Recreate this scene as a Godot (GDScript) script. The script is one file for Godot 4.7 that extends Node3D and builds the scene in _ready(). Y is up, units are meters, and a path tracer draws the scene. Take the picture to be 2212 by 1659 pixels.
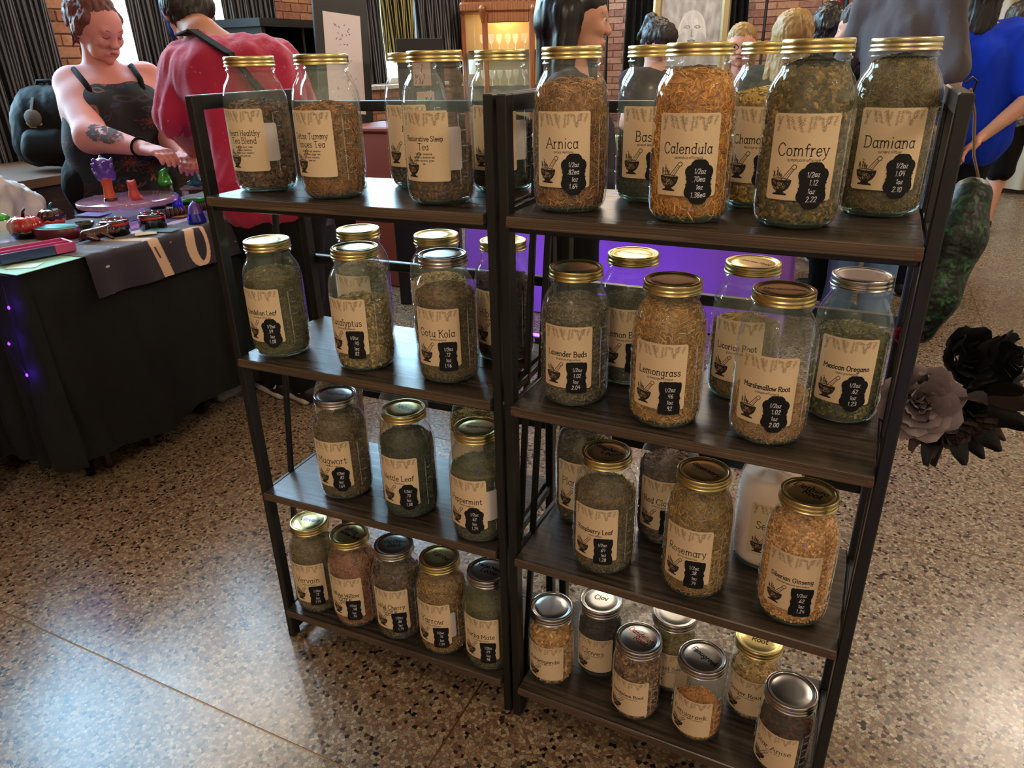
extends Node3D
# ---------------------------------------------------------------- frames
# The room's own frame: corner of the left and the back wall, u runs along the back wall to the right, v along the left wall towards the viewer.
const KX := -0.40
const KZ := -9.67
const UX := 0.9
const UZ := 0.436
const ROOM_TURN := -0.4511          # turn about y that maps local x to the u direction
const RU := 9.0
const RV := 12.0
const RH := 5.0
var M := {}
var taken := {}
var rng := RandomNumberGenerator.new()

func rp(u: float, y: float, v: float) -> Vector3:
	return Vector3(KX + u * UX - v * UZ, y, KZ + u * UZ + v * UX)

func _ready() -> void:
	rng.seed = 7
	view_and_light()
	materials()
	room()
	floor_panels()
	var art := label_atlas()
	shelf_units()
	jars(art)
	vendor_table()
	table_goods()
	far_room()
	purple_table()
	hanging_swag()
	people()

func view_and_light() -> void:
	var cam := Camera3D.new()
	cam.name = "camera"
	cam.fov = 56.24
	cam.position = Vector3(0, 1.2881, 0)
	var pitch := 0.4238
	var roll := -0.0239
	var fwd := Vector3(0, -sin(pitch), -cos(pitch))
	var up := Vector3(0, cos(pitch), -sin(pitch))
	var r := Vector3.RIGHT * cos(roll) + up * sin(roll)
	var u := Vector3.RIGHT * -sin(roll) + up * cos(roll)
	cam.basis = Basis(r, u, -fwd)
	cam.near = 0.03
	cam.far = 80.0
	add_child(cam)
	var env := Environment.new()
	env.background_mode = Environment.BG_SKY
	var sm := ProceduralSkyMaterial.new()
	sm.sky_top_color = Color(0.64, 0.84, 0.98)
	sm.sky_horizon_color = Color(0.85, 0.99, 0.99)
	sm.ground_horizon_color = Color(0.62, 0.72, 0.70)
	sm.ground_bottom_color = Color(0.40, 0.45, 0.42)
	sm.sky_energy_multiplier = 1.0
	var sky := Sky.new()
	sky.sky_material = sm
	env.sky = sky
	env.background_energy_multiplier = SKY_ENERGY
	env.tonemap_mode = Environment.TONE_MAPPER_LINEAR
	env.tonemap_exposure = EXPOSURE
	env.sdfgi_enabled = true
	env.ssao_enabled = true
	env.ssil_enabled = true
	var we := WorldEnvironment.new()
	we.name = "environment"
	we.environment = env
	add_child(we)

const SKY_ENERGY := 27.0
const EXPOSURE := 1.0
const BULB_ENERGY := 0.40
# chandeliers: room u, height, room v, how far turned up
const LAMPS := [[0.95, 3.05, 5.9, 1.0], [6.9, 3.05, 8.2, 1.15], [4.4, 3.05, 10.8, 1.0], [3.0, 3.05, 3.0, 1.9], [6.2, 3.05, 3.6, 1.8]]

# ---------------------------------------------------------------- mesh helpers
func stool() -> SurfaceTool:
	var s := SurfaceTool.new()
	s.begin(Mesh.PRIMITIVE_TRIANGLES)
	s.set_smooth_group(0)
	s.set_uv(Vector2.ZERO)
	return s

func flat(s: SurfaceTool) -> SurfaceTool:
	s.set_smooth_group(-1)
	return s

func done(s: SurfaceTool) -> ArrayMesh:
	s.generate_normals()
	return s.commit()

func fresh(called: String) -> String:
	if taken.has(called):
		taken[called] += 1
		return "%s_%03d" % [called, taken[called]]
	taken[called] = 0
	return called

func put(mesh: Mesh, called: String, mat: Material, parent: Node = null, at := Vector3.ZERO) -> MeshInstance3D:
	var o := MeshInstance3D.new()
	o.mesh = mesh
	o.material_override = mat
	o.position = at
	if parent == null:
		o.name = fresh(called)
		add_child(o)
	else:
		o.name = called
		parent.add_child(o, true)
	return o

func tag(o: Node, label: String, category: String, group := "") -> Node:
	o.set_meta("label", label)
	o.set_meta("category", category)
	if group != "":
		o.set_meta("group", group)
	return o

func thing(called: String, label: String, category: String, at := Vector3.ZERO, turn := 0.0, group := "") -> Node3D:
	var o := Node3D.new()
	o.name = fresh(called)
	add_child(o)
	o.position = at
	o.rotation.y = turn
	tag(o, label, category, group)
	return o

func struct(o: Node) -> Node:
	o.set_meta("kind", "structure")
	return o

# a, b, c, d run counter-clockwise as seen from outside
func quad(s: SurfaceTool, a: Vector3, b: Vector3, c: Vector3, d: Vector3, ua := Vector2.ZERO, ub := Vector2.ZERO, uc := Vector2.ZERO, ud := Vector2.ZERO) -> void:
	s.set_uv(ua); s.add_vertex(a); s.set_uv(uc); s.add_vertex(c); s.set_uv(ub); s.add_vertex(b)
	s.set_uv(ua); s.add_vertex(a); s.set_uv(ud); s.add_vertex(d); s.set_uv(uc); s.add_vertex(c)

# convex facet, turned outwards from mid
func facet(s: SurfaceTool, p: Array, mid: Vector3) -> void:
	var n: Vector3 = (p[1] - p[0]).cross(p[2] - p[0])
	var ctr: Vector3 = (p[0] + p[1] + p[2]) / 3.0
	var rev := n.dot(ctr - mid) > 0.0
	for i in range(1, p.size() - 1):
		s.add_vertex(p[0])
		if rev:
			s.add_vertex(p[i + 1]); s.add_vertex(p[i])
		else:
			s.add_vertex(p[i]); s.add_vertex(p[i + 1])

# box with chamfered edges, as one shape in s; b turns it
func cbox(s: SurfaceTool, mid: Vector3, size: Vector3, ch := 0.002, b := Basis.IDENTITY) -> void:
	s.set_smooth_group(-1)
	var h := size * 0.5
	ch = minf(ch, minf(h.x, minf(h.y, h.z)) * 0.7)
	var vtx := func(sg: Vector3, ax: int) -> Vector3:
		var q := Vector3(sg.x * (h.x - ch), sg.y * (h.y - ch), sg.z * (h.z - ch))
		q[ax] = sg[ax] * h[ax]
		return mid + b * q
	for ax in 3:
		var a1 := (ax + 1) % 3
		var a2 := (ax + 2) % 3
		for sg in [-1.0, 1.0]:
			var f := []
			for k in [[-1.0, -1.0], [1.0, -1.0], [1.0, 1.0], [-1.0, 1.0]]:
				var c := Vector3.ZERO
				c[ax] = sg; c[a1] = k[0]; c[a2] = k[1]
				f.append(vtx.call(c, ax))
			facet(s, f, mid)
			if ch > 0.0:
				for sg2 in [-1.0, 1.0]:      # the edge between faces ax and a1
					var c1 := Vector3.ZERO
					c1[ax] = sg; c1[a1] = sg2; c1[a2] = -1.0
					var c2 := c1
					c2[a2] = 1.0
					facet(s, [vtx.call(c1, ax), vtx.call(c1, a1), vtx.call(c2, a1), vtx.call(c2, ax)], mid)
	if ch > 0.0:
		for k in 8:
			var c := Vector3(1 if k & 1 else -1, 1 if k & 2 else -1, 1 if k & 4 else -1)
			facet(s, [vtx.call(c, 0), vtx.call(c, 1), vtx.call(c, 2)], mid)

func boxmesh(size: Vector3, ch := 0.002) -> ArrayMesh:
	var s := stool()
	cbox(s, Vector3.ZERO, size, ch)
	return done(s)

# bar of rectangular section from a to b
func bar(s: SurfaceTool, a: Vector3, b: Vector3, w: float, t: float, ch := 0.0015) -> void:
	var d := (b - a).normalized()
	var x := d.cross(Vector3.UP if absf(d.y) < 0.9 else Vector3.BACK).normalized()
	cbox(s, (a + b) * 0.5, Vector3(w, (b - a).length(), t), ch, Basis(x, d, x.cross(d)))

# prof: (radius, y) from bottom to top; the outside is on the right going up
func lathe(s: SurfaceTool, prof: Array, n := 32, mid := Vector3.ZERO, a0 := 0.0, a1 := TAU, squash := 1.0) -> void:
	for i in prof.size() - 1:
		var p: Vector2 = prof[i]
		var q: Vector2 = prof[i + 1]
		for j in n:
			var t0 := a0 + (a1 - a0) * j / n
			var t1 := a0 + (a1 - a0) * (j + 1) / n
			var c0 := Vector3(cos(t0), 0, sin(t0) * squash)
			var c1 := Vector3(cos(t1), 0, sin(t1) * squash)
			var A := mid + c0 * p.x + Vector3.UP * p.y
			var B := mid + c0 * q.x + Vector3.UP * q.y
			var C := mid + c1 * q.x + Vector3.UP * q.y
			var D := mid + c1 * p.x + Vector3.UP * p.y
			if p.x < 1e-6:
				s.add_vertex(A); s.add_vertex(C); s.add_vertex(B)
			elif q.x < 1e-6:
				s.add_vertex(A); s.add_vertex(D); s.add_vertex(B)
			else:
				quad(s, A, B, C, D)

func lathemesh(prof: Array, n := 32, squash := 1.0) -> ArrayMesh:
	var s := stool()
	lathe(s, prof, n, Vector3.ZERO, 0.0, TAU, squash)
	return done(s)

func tube(s: SurfaceTool, pts: Array, rad, n := 8) -> void:
	s.set_smooth_group(0)
	var rings := []
	var x := Vector3.ZERO
	for i in pts.size():
		var d: Vector3 = (pts[mini(i + 1, pts.size() - 1)] - pts[maxi(i - 1, 0)]).normalized()
		if i == 0:
			x = d.cross(Vector3.UP if absf(d.y) < 0.9 else Vector3.BACK).normalized()
		else:
			x = (x - d * x.dot(d)).normalized()
		var y := d.cross(x)
		var r: float = rad[i] if rad is Array else rad
		var ring := []
		for j in n:
			var t := TAU * j / n
			ring.append(pts[i] + (x * cos(t) + y * sin(t)) * r)
		rings.append(ring)
	for i in pts.size() - 1:
		for j in n:
			var k := (j + 1) % n
			quad(s, rings[i][j], rings[i][k], rings[i + 1][k], rings[i + 1][j])
	for j in range(1, n - 1):
		var e: Array = rings[0]
		s.add_vertex(e[0]); s.add_vertex(e[j]); s.add_vertex(e[j + 1])
		e = rings[-1]
		s.add_vertex(e[0]); s.add_vertex(e[j + 1]); s.add_vertex(e[j])

# grid of points, rows x columns, as a smooth sheet
func sheet(s: SurfaceTool, g: Array, uvscale := Vector2.ONE) -> void:
	var nr := g.size()
	var nc: int = g[0].size()
	for i in nr - 1:
		for j in nc - 1:
			quad(s, g[i][j], g[i][j + 1], g[i + 1][j + 1], g[i + 1][j],
				Vector2(float(j) / (nc - 1), float(i) / (nr - 1)) * uvscale, Vector2(float(j + 1) / (nc - 1), float(i) / (nr - 1)) * uvscale,
				Vector2(float(j + 1) / (nc - 1), float(i + 1) / (nr - 1)) * uvscale, Vector2(float(j) / (nc - 1), float(i + 1) / (nr - 1)) * uvscale)

# flat outline (x, y) pushed out to a plate of thickness t along z
func plate(s: SurfaceTool, outline: PackedVector2Array, t: float, at := Transform3D.IDENTITY) -> void:
	s.set_smooth_group(-1)
	if Geometry2D.is_polygon_clockwise(outline):
		outline.reverse()
	var tri := Geometry2D.triangulate_polygon(outline)
	for side in [1.0, -1.0]:
		for i in range(0, tri.size(), 3):
			var p := []
			for k in 3:
				var q: Vector2 = outline[tri[i + k]]
				p.append(Vector3(q.x, q.y, t * 0.5 * side))
			var n: Vector3 = (p[1] - p[0]).cross(p[2] - p[0])
			if n.z * side > 0.0:
				p.reverse()
			for q in p:
				s.add_vertex(at * q)
	for i in outline.size():
		var a := outline[i]
		var b := outline[(i + 1) % outline.size()]
		quad(s, at * Vector3(a.x, a.y, -t * 0.5), at * Vector3(b.x, b.y, -t * 0.5), at * Vector3(b.x, b.y, t * 0.5), at * Vector3(a.x, a.y, t * 0.5))

# bones: [from, to, radius there, radius here]; one continuous skin round them all (surface nets)
func blob(bones: Array, cell: float, k := 0.03, mesh: ArrayMesh = null) -> ArrayMesh:
	var lo := Vector3.INF
	var hi := -Vector3.INF
	for b in bones:
		var r := maxf(b[2], b[3]) + 2.5 * cell
		lo = lo.min(b[0] - Vector3.ONE * r).min(b[1] - Vector3.ONE * r)
		hi = hi.max(b[0] + Vector3.ONE * r).max(b[1] + Vector3.ONE * r)
	var nx := int((hi.x - lo.x) / cell) + 2
	var ny := int((hi.y - lo.y) / cell) + 2
	var nz := int((hi.z - lo.z) / cell) + 2
	var f := PackedFloat32Array()
	f.resize(nx * ny * nz)
	f.fill(1.0)
	for b in bones:
		var A: Vector3 = b[0]
		var B: Vector3 = b[1]
		var ra: float = b[2]
		var rb: float = b[3]
		var r := maxf(ra, rb) + k + 2.0 * cell
		var c0 := ((A.min(B) - Vector3.ONE * r - lo) / cell).floor()
		var c1 := ((A.max(B) + Vector3.ONE * r - lo) / cell).ceil()
		var AB := B - A
		var l2 := maxf(AB.length_squared(), 1e-9)
		for iz in range(maxi(0, int(c0.z)), mini(nz, int(c1.z) + 1)):
			for iy in range(maxi(0, int(c0.y)), mini(ny, int(c1.y) + 1)):
				var row := (iz * ny + iy) * nx
				for ix in range(maxi(0, int(c0.x)), mini(nx, int(c1.x) + 1)):
					var p := Vector3(lo.x + ix * cell, lo.y + iy * cell, lo.z + iz * cell) - A
					var t := clampf(p.dot(AB) / l2, 0.0, 1.0)
					var d := (p - AB * t).length() - (ra + (rb - ra) * t)
					var e := f[row + ix]
					var h := clampf(0.5 + 0.5 * (e - d) / k, 0.0, 1.0)
					f[row + ix] = e + (d - e) * h - k * h * (1.0 - h)
	var vid := {}
	var V := PackedVector3Array()
	var sx := 1
	var sy := nx
	var sz := nx * ny
	var off := [0, sx, sy, sx + sy, sz, sz + sx, sz + sy, sz + sx + sy]
	var band := cell * 2.0
	for iz in nz - 1:
		for iy in ny - 1:
			var row := (iz * ny + iy) * nx
			for ix in nx - 1:
				var f0 := f[row + ix]
				if f0 > band or f0 < -band:
					continue
				var i := row + ix
				var neg := 0
				for o in off:
					if f[i + o] < 0.0:
						neg += 1
				if neg == 0 or neg == 8:
					continue
				var acc := Vector3.ZERO
				var cnt := 0
				for e in EDGES:
					var a: int = e[0]
					var b: int = e[1]
					var fa := f[i + off[a]]
					var fb := f[i + off[b]]
					if (fa < 0.0) != (fb < 0.0):
						var t := fa / (fa - fb)
						acc += Vector3(a & 1, (a >> 1) & 1, (a >> 2) & 1).lerp(Vector3(b & 1, (b >> 1) & 1, (b >> 2) & 1), t)
						cnt += 1
				vid[i] = V.size()
				V.append(lo + (Vector3(ix, iy, iz) + acc / cnt) * cell)
	var I := PackedInt32Array()
	for i in vid:
		for ax in 3:
			var st: int = [sx, sy, sz][ax]
			var d1: int = [sy, sz, sx][ax]
			var d2: int = [sz, sx, sy][ax]
			var fa := f[i]
			var fb := f[i + st]
			if (fa < 0.0) == (fb < 0.0):
				continue
			if not (vid.has(i - d1) and vid.has(i - d2) and vid.has(i - d1 - d2)):
				continue
			var q := [vid[i], vid[i - d1], vid[i - d1 - d2], vid[i - d2]]
			if fa < 0.0:
				I.append_array([q[0], q[2], q[1], q[0], q[3], q[2]])
			else:
				I.append_array([q[0], q[1], q[2], q[0], q[2], q[3]])
	# the order of corners above gives outward clockwise faces; make sure by the sign of the volume
	var vol := 0.0
	for t in range(0, I.size(), 3):
		vol += V[I[t]].dot(V[I[t + 1]].cross(V[I[t + 2]]))
	if vol > 0.0:
		for t in range(0, I.size(), 3):
			var w := I[t + 1]
			I[t + 1] = I[t + 2]
			I[t + 2] = w
	var N := PackedVector3Array()
	N.resize(V.size())
	for t in range(0, I.size(), 3):
		var n := (V[I[t + 2]] - V[I[t]]).cross(V[I[t + 1]] - V[I[t]])
		for q in 3:
			N[I[t + q]] += n
	for i in N.size():
		N[i] = N[i].normalized()
	var arr := []
	arr.resize(Mesh.ARRAY_MAX)
	arr[Mesh.ARRAY_VERTEX] = V
	arr[Mesh.ARRAY_NORMAL] = N
	arr[Mesh.ARRAY_INDEX] = I
	if mesh == null:
		mesh = ArrayMesh.new()
	mesh.add_surface_from_arrays(Mesh.PRIMITIVE_TRIANGLES, arr)
	return mesh

# crumples a finished skin: folds or strands that run along y where stretch is small
func rough_up(mesh: ArrayMesh, amp: float, freq: float, stretch: float, seed_: int) -> ArrayMesh:
	var f := FastNoiseLite.new()
	f.seed = seed_
	f.frequency = freq
	f.fractal_octaves = 3
	f.noise_type = FastNoiseLite.TYPE_SIMPLEX_SMOOTH
	var out := ArrayMesh.new()
	for k in mesh.get_surface_count():
		var a := mesh.surface_get_arrays(k)
		var V: PackedVector3Array = a[Mesh.ARRAY_VERTEX]
		var N: PackedVector3Array = a[Mesh.ARRAY_NORMAL]
		var I: PackedInt32Array = a[Mesh.ARRAY_INDEX]
		for i in V.size():
			var p := V[i]
			V[i] = p + N[i] * amp * f.get_noise_3d(p.x, p.y * stretch + 0.25 * sin(p.x * 9.0) * stretch, p.z)
		var W := PackedVector3Array()
		W.resize(V.size())
		for t in range(0, I.size(), 3):
			var n := (V[I[t + 2]] - V[I[t]]).cross(V[I[t + 1]] - V[I[t]])
			for q in 3:
				W[I[t + q]] += n
		for i in W.size():
			W[i] = W[i].normalized()
		a[Mesh.ARRAY_VERTEX] = V
		a[Mesh.ARRAY_NORMAL] = W
		out.add_surface_from_arrays(Mesh.PRIMITIVE_TRIANGLES, a)
	return out

const EDGES := [[0, 1], [2, 3], [4, 5], [6, 7], [0, 2], [1, 3], [4, 6], [5, 7], [0, 4], [1, 5], [2, 6], [3, 7]]

# ---------------------------------------------------------------- materials
func mat(key: String, c: Color, rough := 0.7, metal := 0.0, spec := 0.5) -> StandardMaterial3D:
	var m := StandardMaterial3D.new()
	m.resource_name = key
	m.albedo_color = c
	m.roughness = rough
	m.metallic = metal
	m.metallic_specular = spec
	M[key] = m
	return m

func pic(im: Image) -> ImageTexture:
	return ImageTexture.create_from_image(im)

func noise_tex(freq: float, lo: Color, hi: Color, seed_: int, size := 256, stretch := Vector2i.ZERO, normal := false) -> Texture2D:
	var f := FastNoiseLite.new()
	f.seed = seed_
	f.frequency = freq
	f.fractal_octaves = 4
	f.noise_type = FastNoiseLite.TYPE_SIMPLEX_SMOOTH
	var w := size
	var h := size
	if stretch != Vector2i.ZERO:
		w = stretch.x
		h = stretch.y
	var g := f.get_seamless_image(w, h)
	if stretch != Vector2i.ZERO:
		g.resize(size, size, Image.INTERPOLATE_CUBIC)
	if normal:
		g.convert(Image.FORMAT_RGBA8)
		g.bump_map_to_normal_map(4.0)
		return pic(g)
	var out := Image.create(size, size, false, Image.FORMAT_RGB8)
	for y in size:
		for x in size:
			out.set_pixel(x, y, lo.lerp(hi, g.get_pixel(x, y).r))
	return pic(out)

func triplanar(m: StandardMaterial3D, scale: Vector3, world := false) -> StandardMaterial3D:
	m.uv1_triplanar = true
	m.uv1_world_triplanar = world
	m.uv1_scale = scale
	return m

func cloth(key: String, c: Color, rough := 0.9, weave := 60.0) -> StandardMaterial3D:
	var m := mat(key, c, rough, 0.0, 0.3)
	m.rim_enabled = true
	m.rim = 0.25
	m.rim_tint = 0.6
	m.normal_enabled = true
	m.normal_texture = M.get("weave_tex")
	m.normal_scale = 0.4
	triplanar(m, Vector3.ONE * weave)
	return m

func materials() -> void:
	M["weave_tex"] = noise_tex(0.09, Color.BLACK, Color.WHITE, 3, 128, Vector2i.ZERO, true)
	mat("steel_black", Color(0.085, 0.09, 0.095), 0.42, 0.0, 0.5)
	mat("gold", Color(0.86, 0.79, 0.54), 0.30, 1.0)
	mat("gold_pale", Color(0.84, 0.79, 0.63), 0.30, 1.0)
	mat("silver", Color(0.74, 0.73, 0.71), 0.26, 1.0)
	var g := mat("jar_glass", Color(0.80, 0.95, 0.92, 0.05), 0.02, 0.0, 0.62)
	g.transparency = BaseMaterial3D.TRANSPARENCY_ALPHA
	var gb := mat("jar_base_glass", Color(0.80, 0.97, 0.92, 0.03), 0.02)
	gb.transparency = BaseMaterial3D.TRANSPARENCY_ALPHA
	gb.refraction_enabled = true
	gb.refraction_scale = 0.05
	var gr := mat("jar_emboss", Color(0.85, 0.93, 0.92, 0.22), 0.12, 0.0, 0.7)
	gr.transparency = BaseMaterial3D.TRANSPARENCY_ALPHA
	var pane := mat("window_glass", Color(0.9, 0.97, 1.0, 0.03), 0.02)
	pane.transparency = BaseMaterial3D.TRANSPARENCY_ALPHA
	var ac := mat("acrylic", Color(0.95, 0.85, 0.95, 0.12), 0.04, 0.0, 0.6)
	ac.transparency = BaseMaterial3D.TRANSPARENCY_ALPHA
	# laminated shelf boards: grain along x, told by fine dark streaks
	var w := mat("shelf_wood", Color.WHITE, 0.34, 0.0, 0.55)
	w.albedo_texture = noise_tex(0.035, Color(0.11, 0.09, 0.075), Color(0.33, 0.285, 0.245), 11, 512, Vector2i(48, 512))
	w.roughness_texture = noise_tex(0.05, Color(0.75, 0.75, 0.75), Color(1, 1, 1), 12, 256, Vector2i(32, 256))
	triplanar(w, Vector3(1.6, 9.0, 5.0))
	var e := mat("shelf_edge", Color.WHITE, 0.6)
	e.albedo_texture = noise_tex(0.04, Color(0.20, 0.155, 0.115), Color(0.46, 0.38, 0.30), 13, 256, Vector2i(32, 256))
	triplanar(e, Vector3(2.0, 30.0, 10.0))
	mat("chip_wood", Color(0.36, 0.25, 0.17), 0.8)
	# brick and mortar
	for k in 4:
		var bm := mat("brick%d" % k, Color.WHITE, 0.92, 0.0, 0.3)
		var c: Color = [Color(0.64, 0.43, 0.34), Color(0.59, 0.38, 0.31), Color(0.68, 0.48, 0.38), Color(0.55, 0.36, 0.30)][k]
		bm.albedo_texture = noise_tex(0.04, c.darkened(0.18), c.lightened(0.12), 30 + k, 128)
		triplanar(bm, Vector3.ONE * 4.0, true)
	var mo := mat("mortar", Color.WHITE, 0.95, 0.0, 0.2)
	mo.albedo_texture = noise_tex(0.05, Color(0.56, 0.43, 0.34), Color(0.72, 0.57, 0.46), 40, 128)
	triplanar(mo, Vector3.ONE * 3.0, true)
	var pl := mat("plaster", Color.WHITE, 0.9, 0.0, 0.3)
	pl.albedo_texture = noise_tex(0.02, Color(0.70, 0.64, 0.56), Color(0.78, 0.72, 0.64), 41, 128)
	triplanar(pl, Vector3.ONE * 0.7, true)
	mat("white_paint", Color(0.80, 0.79, 0.75), 0.5)
	mat("brass", Color(0.45, 0.31, 0.17), 0.45, 0.6)
	mat("dark_iron", Color(0.05, 0.045, 0.04), 0.5, 0.4)
	var dw := mat("dark_wood", Color.WHITE, 0.45)
	dw.albedo_texture = noise_tex(0.05, Color(0.10, 0.055, 0.035), Color(0.22, 0.13, 0.085), 42, 256, Vector2i(32, 256))
	triplanar(dw, Vector3(1.2, 6.0, 6.0))
	var ow := mat("oak", Color.WHITE, 0.35)
	ow.albedo_texture = noise_tex(0.05, Color(0.40, 0.20, 0.09), Color(0.62, 0.36, 0.18), 43, 256, Vector2i(256, 32))
	triplanar(ow, Vector3(6.0, 1.2, 6.0))
	mat("black_paint", Color(0.035, 0.035, 0.045), 0.45)
	mat("rubber", Color(0.03, 0.03, 0.03), 0.8)
	# terrazzo: chips between dark binder lines
	var fl := mat("terrazzo", Color.WHITE, 0.30, 0.0, 0.5)
	fl.albedo_texture = terrazzo()
	fl.roughness_texture = noise_tex(0.02, Color(0.72, 0.72, 0.72), Color(1.0, 1.0, 1.0), 44, 128)
	# daylight side
	cloth("black_cloth", Color(0.105, 0.11, 0.108), 0.85, 30.0)
	cloth("drape_black", Color(0.05, 0.05, 0.055), 0.8, 20.0)
	cloth("purple_cloth", Color(0.52, 0.33, 0.72), 0.8, 20.0)
	cloth("lilac_cloth", Color(0.62, 0.52, 0.66), 0.8, 20.0)

func terrazzo() -> Texture2D:
	var n := 2048
	var f := FastNoiseLite.new()
	f.seed = 5
	f.noise_type = FastNoiseLite.TYPE_CELLULAR
	f.frequency = 0.080
	f.fractal_type = FastNoiseLite.FRACTAL_NONE
	f.cellular_jitter = 1.0
	f.cellular_return_type = FastNoiseLite.RETURN_CELL_VALUE
	var cell := f.get_image(n, n, false, false, false).get_data()
	f.cellular_return_type = FastNoiseLite.RETURN_DISTANCE2_SUB
	var edge := f.get_image(n, n, false, false, false).get_data()
	var tones: Array[Color] = [Color(0.57, 0.51, 0.41), Color(0.62, 0.55, 0.44), Color(0.48, 0.40, 0.32), Color(0.54, 0.43, 0.34), Color(0.66, 0.60, 0.50), Color(0.42, 0.36, 0.30), Color(0.58, 0.48, 0.38), Color(0.52, 0.47, 0.40), Color(0.45, 0.34, 0.27)]
	var lut := PackedByteArray()
	lut.resize(256 * 3)
	var r := RandomNumberGenerator.new()
	r.seed = 9
	for i in 256:
		var c: Color = tones[r.randi() % tones.size()]
		var d := r.randf()
		if d < 0.036:
			c = Color(0.07, 0.07, 0.075)
		elif d < 0.06:
			c = Color(0.17, 0.14, 0.12)
		else:
			c = c.darkened(r.randf_range(0.0, 0.14))
		lut[i * 3] = int(c.r * 255)
		lut[i * 3 + 1] = int(c.g * 255)
		lut[i * 3 + 2] = int(c.b * 255)
	# edge values: distance2 - distance1 - 1 in -1..1 stored as bytes; binder where it is small
	var out := PackedByteArray()
	out.resize(n * n * 3)
	var emin := 255
	for i in range(0, n * n, 97):
		emin = mini(emin, edge[i])
	var br := 62
	var bg := 49
	var bb := 36
	for i in n * n:
		var e := edge[i] - emin
		var c3 := cell[i] * 3
		var o := i * 3
		if e <= 3:
			out[o] = br; out[o + 1] = bg; out[o + 2] = bb
		elif e < 9:
			var t := e - 3
			out[o] = (br * (6 - t) + lut[c3] * t) / 6
			out[o + 1] = (bg * (6 - t) + lut[c3 + 1] * t) / 6
			out[o + 2] = (bb * (6 - t) + lut[c3 + 2] * t) / 6
		else:
			out[o] = lut[c3]; out[o + 1] = lut[c3 + 1]; out[o + 2] = lut[c3 + 2]
	return pic(Image.create_from_data(n, n, false, Image.FORMAT_RGB8, out))

# ---------------------------------------------------------------- the room
const WIN := [[5.46, 6.9], [3.54, 4.98], [0.72, 2.86]]     # window openings of the left wall, along v
const SILL := 1.08
const HEAD := 4.55

func slab(called: String, u0: float, u1: float, y0: float, y1: float, v0: float, v1: float, m: Material, parent: Node = null) -> MeshInstance3D:
	var o := put(boxmesh(Vector3(u1 - u0, y1 - y0, v1 - v0), 0.0), called, m, parent)
	o.position = rp((u0 + u1) * 0.5, (y0 + y1) * 0.5, (v0 + v1) * 0.5) if parent == null else Vector3((u0 + u1) * 0.5, (y0 + y1) * 0.5, (v0 + v1) * 0.5)
	if parent == null:
		o.rotation.y = ROOM_TURN
	return o

func room_node(called: String) -> Node3D:
	var o := Node3D.new()
	o.name = called
	add_child(o)
	o.position = Vector3(KX, 0, KZ)
	o.rotation.y = ROOM_TURN
	struct(o)
	return o

# in a room_node: bricks over the rectangle a0..a1 along the wall, y0..y1; face is the wall's face, out of which they stand
func brickwork(w: Node3D, along_v: bool, face: float, a0: float, a1: float, y0: float, y1: float, keep: Callable, meshes: Array, rest: Array) -> void:
	var L := 0.203
	var pitch := 0.2133
	var course := 0.0677
	var k0 := int(ceil(y0 / course))
	for k in range(k0, int(y1 / course)):
		var y := (k + 0.5) * course
		var x := a0 - (pitch * 0.5 if k % 2 else 0.0)
		while x < a1:
			var p := maxf(x, a0)
			var q := minf(x + L, a1)
			x += pitch
			if q - p < 0.03:
				continue
			var mid := (p + q) * 0.5
			var jut := rng.randf_range(-0.002, 0.002)
			var at := Vector3(face + jut, y, mid) if along_v else Vector3(mid, y, face + jut)
			var sc := Vector3(1, 1, (q - p) / L) if along_v else Vector3((q - p) / L, 1, 1)
			var tone := rng.randi() % 4
			if keep.call(mid, y):
				var o := put(meshes[0] if along_v else meshes[1], "brick", M["brick%d" % tone], w, at)
				o.scale = sc
			else:
				rest[tone].append(Transform3D(Basis.from_scale(sc), at))

func brick_rest(w: Node3D, mesh: Mesh, rest: Array) -> void:
	for tone in 4:
		if rest[tone].is_empty():
			continue
		var mm := MultiMesh.new()
		mm.transform_format = MultiMesh.TRANSFORM_3D
		mm.mesh = mesh
		mm.instance_count = rest[tone].size()
		for i in rest[tone].size():
			mm.set_instance_transform(i, rest[tone][i])
		var o := MultiMeshInstance3D.new()
		o.name = "farther_bricks"
		o.multimesh = mm
		o.material_override = M["brick%d" % tone]
		o.set_meta("kind", "stuff")
		w.add_child(o, true)

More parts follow.
